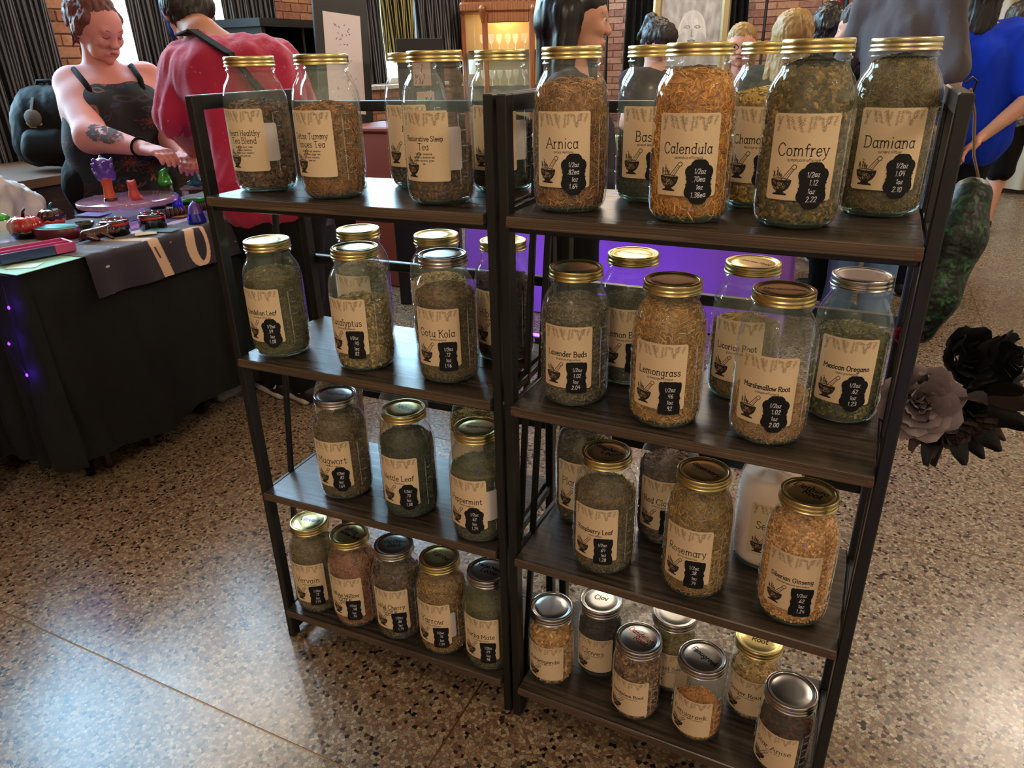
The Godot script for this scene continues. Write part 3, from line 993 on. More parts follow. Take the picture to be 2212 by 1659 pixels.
# shelf unit, tier, place along and back, name lines, latin line, price lines, tag shape, lid, lid writing, fill height, flake kind, flake length mm, colours, label turn from the viewer's side, look
const JARS := [
	["L", 0, 0.058, 0.104, ["Heart Healthy", "Tea Blend"], "", [], 0, "gold", "", 0.150, 2, 7, ["5c4030", "3c2a22", "7a5638", "6e6452"], -34, "dark brown tea leaf blend", 9],
	["L", 0, 0.235, 0.078, ["Detox Tummy", "Issues Tea"], "", [], 0, "gold", "", 0.146, 0, 12, ["9c7138", "7a5528", "b98f4c", "5f4a2c"], -36, "golden brown tea shreds", 9],
	["L", 0, 0.450, 0.084, ["Restorative Sleep", "Tea"], "", [], 0, "gold", "", 0.090, 2, 7, ["5a4a36", "4a3a3c", "7a6644", "6b5548"], -27, "mixed brown and purple tea leaves, half empty", 9],
	["L", 0, 0.325, 0.228, ["N"], "", [], 0, "gold", "", 0.110, 2, 6, ["3c352c", "57503e", "6d6048", "2c2822"], -25, "dark tea leaves, standing behind the half empty sleep tea", 9],
	["L", 0, 0.135, 0.225, [], "", [], 0, "silver", "", 0.120, 2, 7, ["6e5a3c", "54482f", "8a7048", "4a3f2c"], -25, "brown tea leaves, at the back behind the tummy tea", 9],
	["L", 0, 0.500, 0.226, [], "", [], 0, "gold", "", 0.118, 3, 5, ["2c2a26", "3a352e", "4a4238", "24211e"], -17, "nearly black tea, seen between the middle posts", 9],
	["R", 0, 0.068, 0.094, ["Arnica"], "arnica montana", ["1/2oz", ".82ea", "1oz", "1.64"], 1, "gold", "", 0.178, 0, 13, ["a5824a", "8a6636", "c09a60", "6e5030"], -13, "golden brown arnica blossoms", 0],
	["R", 0, 0.161, 0.216, ["Basil"], "ocimum basilicum", [""], 1, "gold", "", 0.100, 3, 4, ["3a3f2e", "2b3024", "4c5038", "5a5a40"], -8, "dark green basil, half empty", 0],
	["R", 0, 0.258, 0.081, ["Calendula"], "calendula officinalis", ["1/2oz", ".70ea", "1oz", "1.38ea"], 1, "gold", "", 0.190, 0, 15, ["cf9a30", "b07c26", "e2b858", "9c7034", "cbb06c"], -6, "orange yellow calendula petals", 0],
	["R", 0, 0.333, 0.222, ["Chamomile"], "matricaria recutita", [""], 1, "gold", "", 0.160, 4, 4, ["b09a44", "8c7c3a", "c8b86a", "6e6430"], -10, "yellow green chamomile, behind the calendula", 0],
	["R", 0, 0.405, 0.094, ["Comfrey"], "symphytum officinale", ["1/2oz", "1.12", "1oz", "2.22"], 1, "gold", "", 0.199, 2, 8, ["5c5a34", "4a4a2a", "75693c", "8c7c4c"], 0, "olive green comfrey leaf, the largest on the top board", 0],
	["R", 0, 0.506, 0.212, ["Damiana"], "turnera diffusa", ["1/2oz", "1.04", "1oz", "2.10"], 1, "gold_pale", "", 0.200, 3, 7, ["6e6436", "58502a", "8a7a44", "7a6c40"], 2, "olive damiana crumbs, by the right end post", 0],
	["L", 1, 0.063, 0.069, ["Dandelion Leaf"], "taraxacum officinale", ["1/2oz", ".59", "1oz", "1.08"], 1, "gold", "", 0.166, 3, 6, ["5a5a30", "6b6838", "48482a", "7c7440"], -37, "green dandelion leaf", 0],
	["L", 1, 0.178, 0.210, [], "", [], 2, "gold", "", 0.150, 2, 6, ["7c7048", "655c3c", "948658", "544c34"], -30, "green brown echinacea, behind the eucalyptus", 0],
	["L", 1, 0.264, 0.074, ["Eucalyptus"], "eucalyptus globulus", ["1/2oz", ".40", "1oz", ".82"], 2, "gold", "", 0.128, 2, 8, ["948a5c", "7a7450", "aa9c68", "6a6a48"], -36, "pale green eucalyptus leaf cuts", 0],
	["L", 1, 0.358, 0.214, [], "", [], 2, "gold", "", 0.140, 4, 4, ["a0905c", "847848", "bcae78", "6a6040"], -30, "pale elder flower, behind the gotu kola", 0],
	["L", 1, 0.445, 0.080, ["Gotu Kola"], "centella asiatica", ["1/2oz", ".72", "1oz", "1.46"], 2, "silver", "", 0.165, 3, 6, ["7a6c44", "655a38", "94835a", "544e32"], -20, "brown green gotu kola under a silver lid", 0],
	["L", 1, 0.504, 0.209, ["Hibiscus"], "hibiscus sabdariffa", [], 2, "gold", "", 0.158, 2, 9, ["2c1c20", "3c2026", "221618", "4a2a30"], -25, "nearly black hibiscus behind the middle posts", 0],
	["R", 1, 0.085, 0.082, ["Lavender Buds"], "lavandula angustifolia", ["1/2oz", "1.02", "1oz", "2.04"], 2, "gold", "", 0.174, 4, 4, ["6e6a50", "5c5a58", "827a66", "4e4c3c"], -14, "grey green lavender buds", 0],
	["R", 1, 0.144, 0.201, ["Lemon Balm"], "melissa officinalis", ["1/2oz", "", "1oz", ""], 2, "gold", "Lemon Balm", 0.150, 3, 5, ["4a4c38", "5c5c44", "3c4030", "6a684c"], -8, "dark green lemon balm, behind the lavender and lemongrass", 0],
	["R", 1, 0.248, 0.067, ["Lemongrass"], "cymbopogon citratus", ["1/2oz", ".46", "1oz", ".92"], 2, "gold", "", 0.192, 1, 10, ["b09252", "8c7238", "c8ae74", "98844c"], -12, "straw coloured lemongrass cuts, full to the neck", 0],
	["R", 1, 0.342, 0.214, ["Licorice Root"], "glycyrrhiza glabra", [], 1, "gold", "Licorice Root", 0.128, 3, 5, ["8c7440", "75622f", "a48a50", "5f5432"], -12, "tan licorice root, behind the marshmallow root", 0],
	["R", 1, 0.407, 0.076, ["Marshmallow Root"], "althaea officinalis", ["1/2oz", "1.02", "1oz", "2.00"], 1, "gold", "Marshmallow", 0.075, 0, 8, ["b8a078", "a08858", "cdb890", "8a7450"], -7, "pale shredded marshmallow root, mostly empty", 0],
	["R", 1, 0.505, 0.196, ["Mexican Oregano"], "lippia graveolens", ["1/2oz", ".62", "1oz", "1.23"], 1, "silver", "", 0.140, 2, 6, ["5e5c34", "4a4a2c", "727044", "3c3e28"], 0, "dark green oregano, silver lid, right post", 0],
	["L", 2, 0.166, 0.084, ["Mugwort"], "artemisia vulgaris", ["1/2oz", ".82", "1oz", "1.64"], 1, "silver", "Mugwort", 0.182, 3, 8, ["6a5c3c", "7c6c48", "544a32", "8c7850"], -28, "brown green herb, silver lid, green writing", 1],
	["L", 2, 0.336, 0.077, ["Nettle Leaf"], "urtica dioica", ["1/2oz", ".70", "1oz", "1.38"], 1, "gold", "Nettles", 0.170, 3, 6, ["3c4430", "4a5038", "303828", "585c40"], -26, "dark green leaf, blue writing on the lid", 2],
	["L", 2, 0.508, 0.057, ["Peppermint"], "mentha piperita", ["1/2oz", ".62", "1oz", "1.24"], 1, "gold", "Peppermint", 0.150, 3, 5, ["4e5236", "5e6040", "40442e", "6c6a48"], -30, "green leaf, red writing on the lid", 3],
	["L", 2, 0.070, 0.213, [], "", [], 0, "gold", "", 0.180, 0, 10, ["8c7650", "745f3e", "a48c62", "5e5038"], -30, "tan stalks, behind the mugwort", 0],
	["L", 2, 0.245, 0.213, [], "", [], 0, "gold", "", 0.085, 3, 5, ["7c7858", "6a684c", "908a68", "5a5840"], -30, "grey green mullein, almost empty, behind the nettle leaf", 0],
	["L", 2, 0.427, 0.213, [], "", [], 0, "gold", "", 0.165, 1, 10, ["8a7f48", "746c3c", "a0945a", "625c36"], -30, "yellow green straw cuts, behind the peppermint", 0],
	["R", 2, 0.064, 0.196, ["Plantain"], "plantago major", [], 2, "gold", "", 0.172, 2, 7, ["5c5438", "4a442e", "706646", "3c3828"], -15, "green brown plantain leaf, behind the raspberry leaf", 0],
	["R", 2, 0.153, 0.068, ["Raspberry Leaf"], "rubus idaeus", ["1/2oz", ".64", "1oz", "1.28"], 2, "gold", "Raspberry;Leaf", 0.160, 3, 7, ["7a6c48", "62583a", "8e7e56", "504a34"], -18, "crumbled raspberry leaf, its lid written in black", 0],
	["R", 2, 0.234, 0.200, ["Red Clover"], "trifolium pratense", [""], 2, "gold", "", 0.158, 2, 7, ["5c4a42", "4a3c38", "6c5c4c", "75685a"], -12, "dusky red clover heads, behind the rosemary", 0],
	["R", 2, 0.321, 0.074, ["Rosemary"], "salvia rosmarinus", ["1/2oz", ".38", "1oz", ".74"], 2, "gold", "Rosemary", 0.192, 1, 11, ["9c8444", "84703a", "b49c5c", "70623a"], -16, "yellow green rosemary needles, its lid written in black", 0],
	["R", 2, 0.420, 0.200, ["Sea Salt"], "", [], 0, "gold", "", 0.185, 5, 1, ["e8e6e0", "dcd8d0"], 15, "white powdery salt, behind the ginseng", 0],
	["R", 2, 0.485, 0.075, ["Siberian Ginseng"], "eleutherococcus senticosus", ["1/2oz", ".62", "1oz", "1.24"], 2, "gold", "Elethuro;Root", 0.186, 4, 4, ["d0b078", "b8965c", "e0c694", "9c8050"], -4, "cream ginseng root chips, its lid written in black", 0],
	["L", 3, 0.0575, 0.064, ["Vervain"], "verbena officinalis", ["1/2oz", ".72", "1oz", "1.44"], 2, "gold", "Vervain", 0.176, 0, 11, ["6e6444", "585238", "827650", "8f8560"], -27, "grey green vervain stems, its lid written in blue", 2],
	["L", 3, 0.1725, 0.058, ["White Willow", "Bark"], "salix alba", ["1/2oz", ".48", "1oz", ".94"], 2, "gold", "White;Willow Bark", 0.172, 0, 11, ["a87a58", "8e6244", "be9070", "74543c"], -30, "reddish willow bark shreds", 0],
	["L", 3, 0.2875, 0.062, ["Wild Cherry", "Bark"], "prunus serotina", ["1/2oz", ".86", "1oz", "1.74"], 2, "silver", "Wild Cherry;Bark", 0.168, 2, 9, ["4e4030", "3c3226", "64523c", "75604a"], -24, "dark cherry bark strips under a silver lid", 1],
	["L", 3, 0.4025, 0.060, ["Yarrow"], "achillea millefolium", ["1/2oz", ".76", "1oz", "1.54"], 2, "gold", "Yarrow", 0.180, 1, 8, ["9a7e44", "806838", "b29558", "6a5a36"], -29, "yellow brown yarrow, fourth in the bottom row", 3],
	["L", 3, 0.5170, 0.059, ["Yerba Mate"], "ilex paraguariensis", ["1/2oz", ".49", "1oz", ".96"], 2, "silver", "Yerba Mate;Loose", 0.168, 3, 5, ["545830", "666838", "444a2a", "74703e"], -25, "green leaf, silver lid, beside the middle posts", 0],
	["R", 3, 0.047, 0.071, ["Ashwaganda"], "withania somnifera", [], 0, "silver", "", 0.122, 4, 7, ["c8a868", "ac8c50", "dcc08c", "8e7444"], -21, "pale root chips, short, silver lid", 0],
	["R", 3, 0.131, 0.133, ["Cloves"], "syzygium aromaticum", [], 0, "silver", "Clov", 0.126, 4, 5, ["2a2422", "382e28", "1e1a18", "44362c"], -17, "nearly black cloves, short, silver lid", 0],
	["R", 3, 0.234, 0.060, ["Dandelion Root"], "taraxacum officinale", [], 0, "silver", "Dandelion;Root", 0.130, 4, 6, ["8a6c48", "6a5036", "a88a60", "504030"], -21, "brown root chips, short, silver lid", 3],
	["R", 3, 0.279, 0.158, ["Fennel Seed"], "foeniculum vulgare", [], 0, "silver", "Fennel Seed", 0.122, 1, 6, ["98925c", "827c4a", "aca673", "6c6a40"], -5, "green seed, short, silver lid, at the back", 3],
	["R", 3, 0.355, 0.064, ["Fenugreek"], "trigonella foenum graecum", [], 0, "silver", "Fenugreek", 0.062, 4, 3, ["c08c3c", "a6762e", "d4a454", "8c6628"], -17, "a low fill of seed, short, silver lid", 0],
	["R", 3, 0.442, 0.156, ["Ginger Root"], "zingiber officinale", [], 0, "gold", "Ginger;Root", 0.108, 4, 5, ["a8925c", "8c7a4a", "beaa76", "746640"], -15, "pale root pieces, short, gold lid", 0],
	["R", 3, 0.512, 0.052, ["Star Anise"], "illicium verum", [], 0, "silver", "", 0.120, 2, 11, ["4c2c20", "381f18", "603828", "2a1812"], -18, "dark reddish star anise, short, nearest the viewer", 0],
]
const INKS := ["15141a", "1f5c46", "263a8c", "8c2a22"]

func label_atlas() -> Dictionary:
	var n := JARS.size()
	var base := label_base()
	var at := Image.create(2048, 2048, false, Image.FORMAT_RGB8)
	var tags := Image.create(2048, 1024, false, Image.FORMAT_RGB8)
	tags.fill(Color(0.055, 0.06, 0.07))
	var lids := Image.create(1024, 1024, false, Image.FORMAT_RGB8)
	var ink := Color(0.12, 0.10, 0.085)
	for i in n:
		var J: Array = JARS[i]
		var im: Image = base.duplicate()
		var names: Array = J[4]
		if J[16] == 9:               # teas: two title lines and a small list
			for k in names.size():
				write(im, names[k], 128, 134 + 40 * k, minf(30.0, 8.0 * 200.0 / text_width(names[k])), 1.25, ink)
			for k in 4:
				if i > 2:
					break
				write(im, [["hawthorn, clover, linden,", "hibiscus, chamomile,", "passionflower, raspberry", "leaf, green tea"], ["dandelion leaf, dandelion", "root, fennel, ginger root,", "red clover, calendula,", "green tea"], ["lavender, chamomile,", "elderberry, dandelion leaf,", "clover, oat straw, green", "tea"]][i][k], 128, 196 + k * 15, 8.5, 0.55, Color(ink.r, ink.g, ink.b, 0.7), false)
		else:
			for k in names.size():
				write(im, names[k], 128, 152 + 36 * k, minf(44.0, 8.0 * 205.0 / text_width(names[k])), 1.7, ink)
			write(im, J[5], 134, 172 + 34 * (names.size() - 1), minf(11.0, 8.0 * 150.0 / maxf(1.0, text_width(J[5]))), 0.6, Color(ink.r, ink.g, ink.b, 0.6), false, 0.2)
		at.blit_rect(im, Rect2i(0, 0, CELL_W, CELL_H), Vector2i((i % 8) * CELL_W, (i / 8) * CELL_H))
		# chalk prices
		var cx := (i % 16) * 128
		var cy := (i / 16) * 200
		var chalk := Color(0.88, 0.88, 0.90, 0.85)
		for k in J[6].size():
			write(tags, J[6][k], cx + 64 + rng.randf_range(-5, 5), cy + 62 + k * 35, 20.0 if k % 2 == 0 else 22.0, 1.5, chalk, false, 0.10, rng.randf_range(-0.05, 0.03), 0.4)
		# lid writing on the bare metal colour
		var metal: Color = (M[J[8]] as StandardMaterial3D).albedo_color
		var lx := (i % 8) * 128
		var ly := (i / 8) * 128
		lids.fill_rect(Rect2i(lx, ly, 128, 128), metal)
		var words: PackedStringArray = String(J[9]).split(";", false)
		var tilt: float = [0.1, 0.35, -0.2, 0.25][i % 4]
		for k in words.size():
			write(lids, words[k], lx + 64 + 6 * k, ly + 66 + k * 24 - 10 * (words.size() - 1), minf(20.0, 8.0 * 92.0 / text_width(words[k])), 1.3, Color(INKS[J[16] % 4]), false, 0.15, tilt, 0.5)
	var paper := mat("kraft_label", Color.WHITE, 0.82, 0.0, 0.3)
	paper.albedo_texture = pic(at)
	var chalkboard := mat("chalk_tag", Color.WHITE, 0.6, 0.0, 0.4)
	chalkboard.albedo_texture = pic(tags)
	for k in ["gold", "gold_pale", "silver"]:
		var lm := mat("lid_" + k, Color.WHITE, 0.30, 1.0)
		lm.albedo_texture = pic(lids) if k == "gold" else M["lid_gold"].albedo_texture
	return {}

# ---------------------------------------------------------------- jars
const HALF_GALLON := [Vector2(0.036, 0.0), Vector2(0.046, 0.001), Vector2(0.0525, 0.006), Vector2(0.0562, 0.015), Vector2(0.0575, 0.028), Vector2(0.0575, 0.150), Vector2(0.0566, 0.163), Vector2(0.0540, 0.176), Vector2(0.0495, 0.187), Vector2(0.0445, 0.195), Vector2(0.0416, 0.2005), Vector2(0.0410, 0.207), Vector2(0.0414, 0.2082), Vector2(0.0434, 0.2094), Vector2(0.0434, 0.2116), Vector2(0.0412, 0.2128), Vector2(0.0408, 0.217), Vector2(0.0408, 0.230)]
const QUART := [Vector2(0.028, 0.0), Vector2(0.037, 0.001), Vector2(0.0425, 0.005), Vector2(0.0462, 0.013), Vector2(0.0475, 0.024), Vector2(0.0475, 0.118), Vector2(0.0468, 0.128), Vector2(0.0448, 0.138), Vector2(0.0424, 0.1445), Vector2(0.0412, 0.149), Vector2(0.0414, 0.1532), Vector2(0.0434, 0.1544), Vector2(0.0434, 0.1566), Vector2(0.0412, 0.1578), Vector2(0.0408, 0.162), Vector2(0.0408, 0.175)]

func rad_at(prof: Array, y: float) -> float:
	for i in prof.size() - 1:
		if y <= prof[i + 1].y:
			return lerpf(prof[i].x, prof[i + 1].x, clampf((y - prof[i].y) / maxf(prof[i + 1].y - prof[i].y, 1e-6), 0, 1))
	return prof[-1].x

# patch on a cylinder of radius r, outline in metres round the middle of the front (+z); uv from r0 in the atlas
func wrapped(outline: PackedVector2Array, r: float, mid_y: float, box: Rect2, uvbox: Rect2) -> ArrayMesh:
	var s := stool()
	var strips := 14
	for k in strips:
		var x0 := box.position.x + box.size.x * k / strips
		var x1 := box.position.x + box.size.x * (k + 1) / strips
		var band := PackedVector2Array([Vector2(x0, -1), Vector2(x1, -1), Vector2(x1, 1), Vector2(x0, 1)])
		for poly in Geometry2D.intersect_polygons(outline, band):
			var tri := Geometry2D.triangulate_polygon(poly)
			for i in range(0, tri.size(), 3):
				var p := [poly[tri[i]], poly[tri[i + 1]], poly[tri[i + 2]]]
				if (p[1] - p[0]).cross(p[2] - p[0]) > 0.0:
					p.reverse()
				for q in p:
					var a: float = q.x / r
					s.set_uv(uvbox.position + Vector2((q.x - box.position.x) / box.size.x, 1.0 - (q.y - box.position.y) / box.size.y) * uvbox.size)
					s.set_normal(Vector3(sin(a), 0, cos(a)))
					s.add_vertex(Vector3(sin(a) * r, mid_y + q.y, cos(a) * r))
	return s.commit()

func rounded(w: float, h: float, c: float) -> PackedVector2Array:
	var o := PackedVector2Array()
	for k in 4:
		var m := Vector2((w * 0.5 - c) * (1 if k in [0, 3] else -1), (h * 0.5 - c) * (1 if k < 2 else -1))
		for i in 5:
			o.append(m + Vector2.from_angle(PI * 0.5 * k + PI * 0.125 * i) * c)
	return o

func tag_outline(kind: int) -> PackedVector2Array:
	var o := PackedVector2Array()
	if kind == 1:          # bulging frame, pointed lobes
		var q := [Vector2(0, 30), Vector2(7, 29.5), Vector2(11, 26), Vector2(12.5, 22.5), Vector2(16, 21), Vector2(19, 17), Vector2(19.5, 12.5), Vector2(18, 8), Vector2(17.2, 5), Vector2(18.4, 3.6), Vector2(16.8, 2.2), Vector2(16.6, 0)]
		for k in 12:
			o.append(q[k])
		for k in range(10, -1, -1):
			o.append(Vector2(q[k].x, -q[k].y))
		for k in range(1, 12):
			o.append(Vector2(-q[k].x, -q[k].y))
		for k in range(10, 0, -1):
			o.append(Vector2(-q[k].x, q[k].y))
	else:                  # plaque with hollow shoulders
		var q := [Vector2(0, 28), Vector2(9, 28), Vector2(12, 26.8), Vector2(15, 27.6), Vector2(17.5, 25), Vector2(16.8, 21.5), Vector2(17.6, 18), Vector2(17, 12), Vector2(15.2, 7), Vector2(15.6, 3), Vector2(17.2, 0)]
		for k in 11:
			o.append(q[k])
		for k in range(9, -1, -1):
			o.append(Vector2(q[k].x, -q[k].y))
		for k in range(1, 11):
			o.append(Vector2(-q[k].x, -q[k].y))
		for k in range(9, 0, -1):
			o.append(Vector2(-q[k].x, q[k].y))
	for i in o.size():
		o[i] *= 0.001
	return o

func flake_meshes() -> Array:
	var out := []
	# 0 curled strip, 1 needle, 2 leaf flake, 3 fine shred, 4 chip; all about 1 long, lying in x, thickness along z
	for kind in 5:
		var s := stool()
		if kind == 0 or kind == 3:
			var w := 0.075 if kind == 0 else 0.12
			var bend := 0.22 if kind == 0 else 0.12
			var n := 5 if kind == 0 else 3
			var pts := []
			for i in n + 1:
				var t := float(i) / n
				pts.append(Vector3(t - 0.5, sin(t * PI) * bend, 0.10 * sin(t * 5.0)))
			tube(s, pts, w * 0.55, 4)
		elif kind == 1:
			tube(s, [Vector3(-0.5, 0, 0), Vector3(-0.3, 0.02, 0.02), Vector3(0.3, -0.02, 0.02), Vector3(0.5, 0, 0)], [0.03, 0.07, 0.075, 0.03], 4)
		elif kind == 2:
			s.set_smooth_group(-1)
			var rim := [Vector3(-0.5, 0.05, 0), Vector3(-0.2, 0.28, 0.08), Vector3(0.25, 0.22, 0.0), Vector3(0.5, -0.02, 0.1), Vector3(0.15, -0.26, 0.03), Vector3(-0.3, -0.2, 0.1)]
			for i in 6:
				s.add_vertex(Vector3(0, 0, 0.16)); s.add_vertex(rim[(i + 1) % 6]); s.add_vertex(rim[i])
				s.add_vertex(Vector3(0, 0, 0.10)); s.add_vertex(rim[i]); s.add_vertex(rim[(i + 1) % 6])
		else:
			cbox(s, Vector3.ZERO, Vector3(0.9, 0.55, 0.35), 0.12)
		out.append(done(s))
	return out

func jars(_art: Dictionary) -> void:
	var cam := Vector3(0, 1.2881, 0)
	var bodies := []
	var bases := []
	var bands := []
	var discs_y := [0.233, 0.178]
	for P in [HALF_GALLON, QUART]:
		bodies.append(lathemesh([Vector2(0.0, 0.0035), Vector2(0.030 if P == HALF_GALLON else 0.022, 0.003)] + P, 56))
		var r0: float = P[1].x
		bases.append(lathemesh([Vector2(0.0, 0.0040), Vector2(r0 - 0.012, 0.0038), Vector2(r0 - 0.008, 0.0006), Vector2(r0 - 0.001, 0.0012), Vector2(r0 + 0.0042, 0.0062), Vector2(r0 + 0.006, 0.0105), Vector2(r0 + 0.001, 0.0088), Vector2(r0 - 0.012, 0.0062), Vector2(0.0, 0.0068)], 48))
		var y: float = P[-1].y + 0.003
		bands.append(lathemesh([Vector2(0.0419, y - 0.0165), Vector2(0.0446, y - 0.0165), Vector2(0.0452, y - 0.0158), Vector2(0.0446, y - 0.0150), Vector2(0.0438, y - 0.0143), Vector2(0.0437, y - 0.0120), Vector2(0.0444, y - 0.0108), Vector2(0.0444, y - 0.0092), Vector2(0.0434, y - 0.0082), Vector2(0.0433, y - 0.0070), Vector2(0.0441, y - 0.0060), Vector2(0.0441, y - 0.0022), Vector2(0.0436, y - 0.0006), Vector2(0.0425, y), Vector2(0.0398, y), Vector2(0.0384, y - 0.0008), Vector2(0.0380, y - 0.0020)], 56))
	var flakes := flake_meshes()
	mat("sticker_white", Color(0.80, 0.77, 0.76), 0.5)
	var grain := mat("flake", Color.WHITE, 0.9, 0.0, 0.25)
	grain.vertex_color_use_as_albedo = true
	var emboss := []
	for P in [HALF_GALLON, QUART]:
		var s := stool()
		var r: float = P[4].x + 0.0004
		for k in 5:
			for q in [-1.0]:
				var a: float = q * 1.25
				var y := 0.045 + k * (0.024 if P == HALF_GALLON else 0.017)
				cbox(s, Vector3(sin(a) * r, y, cos(a) * r), Vector3(0.013 if k % 2 else 0.009, 0.0012, 0.0014), 0.0004, Basis(Vector3.UP, a))
		for a in [1.05]:
			cbox(s, Vector3(sin(a) * r, P[5].y * 0.58, cos(a) * r), Vector3(0.0014, P[5].y * 0.72, 0.0014), 0.0005, Basis(Vector3.UP, a))
			for k in 5:
				var a2: float = a + 0.16
				cbox(s, Vector3(sin(a2) * r, 0.045 + k * (0.024 if P == HALF_GALLON else 0.017), cos(a2) * r), Vector3(0.010, 0.0012, 0.0014), 0.0004, Basis(Vector3.UP, a2))
		emboss.append(done(s))
	var core_noise := FastNoiseLite.new()
	core_noise.seed = 8
	core_noise.frequency = 60.0
	for i in JARS.size():
		var J: Array = JARS[i]
		var q: int = 1 if (J[0] == "R" and J[1] == 3) else 0
		var P: Array = [HALF_GALLON, QUART][q]
		var at := upos(J[0], J[2], SHELF_Y[J[1]] + 0.0002, J[3])
		var to := cam - at
		var turn := atan2(to.x, to.z) + deg_to_rad(J[14])
		var title := " ".join(PackedStringArray(J[4]))
		var lab := "glass jar labelled %s with %s" % [title, J[15]]
		if J[3] > 0.18 and J[1] in [0, 1, 2] and (J[0] == "L" or title == "Sea Salt"):
			lab = "glass jar of %s" % J[15]
		var t := thing("herb_jar", lab, "jar", at, turn, "jars of dried herbs on the shelves")
		if J[0] == "L" and J[1] == 3:
			t.scale = Vector3(0.985, 1, 0.985)
		var gl := put(bodies[q], "glass", M.jar_glass, t)
		put(emboss[q], "graduation", M.jar_emboss, gl).set_meta("kind", "stuff")
		put(bases[q], "glass_base", M.jar_base_glass, t)
		# contents: a packed core and loose pieces on its outside
		var pal := []
		for c in J[13]:
			var lc := Color(c).srgb_to_linear()
			pal.append(Color(lc.r * 1.22, lc.g * 0.98, lc.b * 0.86))
		var fill: float = minf(J[10], P[-1].y - 0.028)
		var prof := [Vector2(0.0, 0.0085)]
		var y := 0.0085
		while y < fill:
			prof.append(Vector2(rad_at(P, y) - (0.0076 if J[11] != 5 else 0.0042) - (0.003 if y < 0.012 else 0.0), y))
			y += 0.008
		var lump := 0.012 if J[11] != 5 else 0.007
		var rt: float = prof[-1].x
		prof.append(Vector2(rt * 0.93, fill))
		prof.append(Vector2(rt * 0.70, fill + lump * 0.35))
		prof.append(Vector2(rt * 0.35, fill + lump * 0.75))
		prof.append(Vector2(0.0, fill + lump * 0.85))
		var core := lathemesh(prof, 36)
		var arr := core.surface_get_arrays(0)
		var vv: PackedVector3Array = arr[Mesh.ARRAY_VERTEX]
		var amp := 0.0016 if J[11] != 5 else 0.0008
		for k in vv.size():
			var p: Vector3 = vv[k]
			var nz := core_noise.get_noise_3d(p.x + i, p.y, p.z)
			vv[k] = Vector3(p.x * (1.0 + nz * amp / 0.05), p.y + (nz * lump * 0.8 if p.y > fill - 0.001 else 0.0), p.z * (1.0 + nz * amp / 0.05))
		arr[Mesh.ARRAY_VERTEX] = vv
		var core2 := ArrayMesh.new()
		core2.add_surface_from_arrays(Mesh.PRIMITIVE_TRIANGLES, arr)
		var st2 := SurfaceTool.new()
		st2.create_from(core2, 0)
		st2.generate_normals()
		core2 = st2.commit()
		var cm := mat("herb_core_%d" % i, Color.WHITE, 0.95, 0.0, 0.2)
		var mean := Color(0, 0, 0)
		for c in pal:
			mean += c
		mean = mean * (1.0 / pal.size())
		cm.albedo_color = Color(mean.r, mean.g, mean.b).linear_to_srgb()
		var herb := put(core2, "packed_herb", cm, t)
		if J[11] != 5:
			var mm := MultiMesh.new()
			mm.transform_format = MultiMesh.TRANSFORM_3D
			mm.use_colors = true
			mm.mesh = flakes[J[11]]
			var len: float = J[12] * 0.00125
			var area: float = TAU * P[4].x * fill * 0.75
			var each: float = len * len * [0.085, 0.10, 0.26, 0.13, 0.36][J[11]]
			var cnt := clampi(int(area / each * 1.5), 300, 6000)
			var top := int(cnt * 0.22)
			mm.instance_count = cnt + top
			for k in cnt + top:
				var sc := len * rng.randf_range(0.55, 1.25)
				var b: Basis
				var pos: Vector3
				if k < cnt:
					var a := rng.randf_range(-2.3, 2.3)
					var h := lerpf(0.011, fill, rng.randf())
					var r: float = rad_at(P, h) - 0.0030 - sc * [0.16, 0.10, 0.15, 0.13, 0.18][J[11]] - rng.randf() * 0.0034
					r = minf(r, rad_at(P, minf(h + sc * 0.4, P[-1].y)) - 0.0036)
					r = minf(r, rad_at(P, maxf(h - sc * 0.4, 0.0)) - 0.0036)
					pos = Vector3(sin(a) * r, h, cos(a) * r)
					b = Basis(Vector3.UP, a) * Basis(Vector3.RIGHT, rng.randf_range(-0.45, 0.45)) * Basis(Vector3.UP, rng.randf_range(-0.3, 0.3)) * Basis(Vector3.BACK, rng.randf() * TAU)
				else:
					var a := rng.randf() * TAU
					var rr := rt * 0.9 * sqrt(rng.randf())
					pos = Vector3(sin(a) * rr, fill + lump * (0.9 - 0.9 * rr / rt) + rng.randf_range(-0.001, 0.004), cos(a) * rr)
					b = Basis(Vector3.UP, rng.randf() * TAU) * Basis(Vector3.RIGHT, -PI * 0.5 + rng.randf_range(-0.6, 0.6)) * Basis(Vector3.BACK, rng.randf() * TAU)
				mm.set_instance_transform(k, Transform3D(b.scaled(Vector3.ONE * sc), pos))
				var c: Color = pal[rng.randi() % pal.size()]
				var l := rng.randf_range(0.75, 1.25)
				mm.set_instance_color(k, Color(c.r * l, c.g * l, c.b * l))
			var o := MultiMeshInstance3D.new()
			o.name = "loose_herb"
			o.multimesh = mm
			o.material_override = grain
			o.set_meta("kind", "stuff")
			herb.add_child(o, true)
		# lid: screw band and written disc
		var lid := put(bands[q], "screw_band", M[J[8]], t)
		var s := stool()
		var dy: float = discs_y[q] - 0.0018
		var uv0 := Vector2(i % 8, i / 8) / 8.0
		var rings := [[0.0, 0.0], [0.020, 0.0], [0.0315, 0.0], [0.0335, -0.0009], [0.0352, -0.0009], [0.0372, 0.0006], [0.0386, 0.0004]]
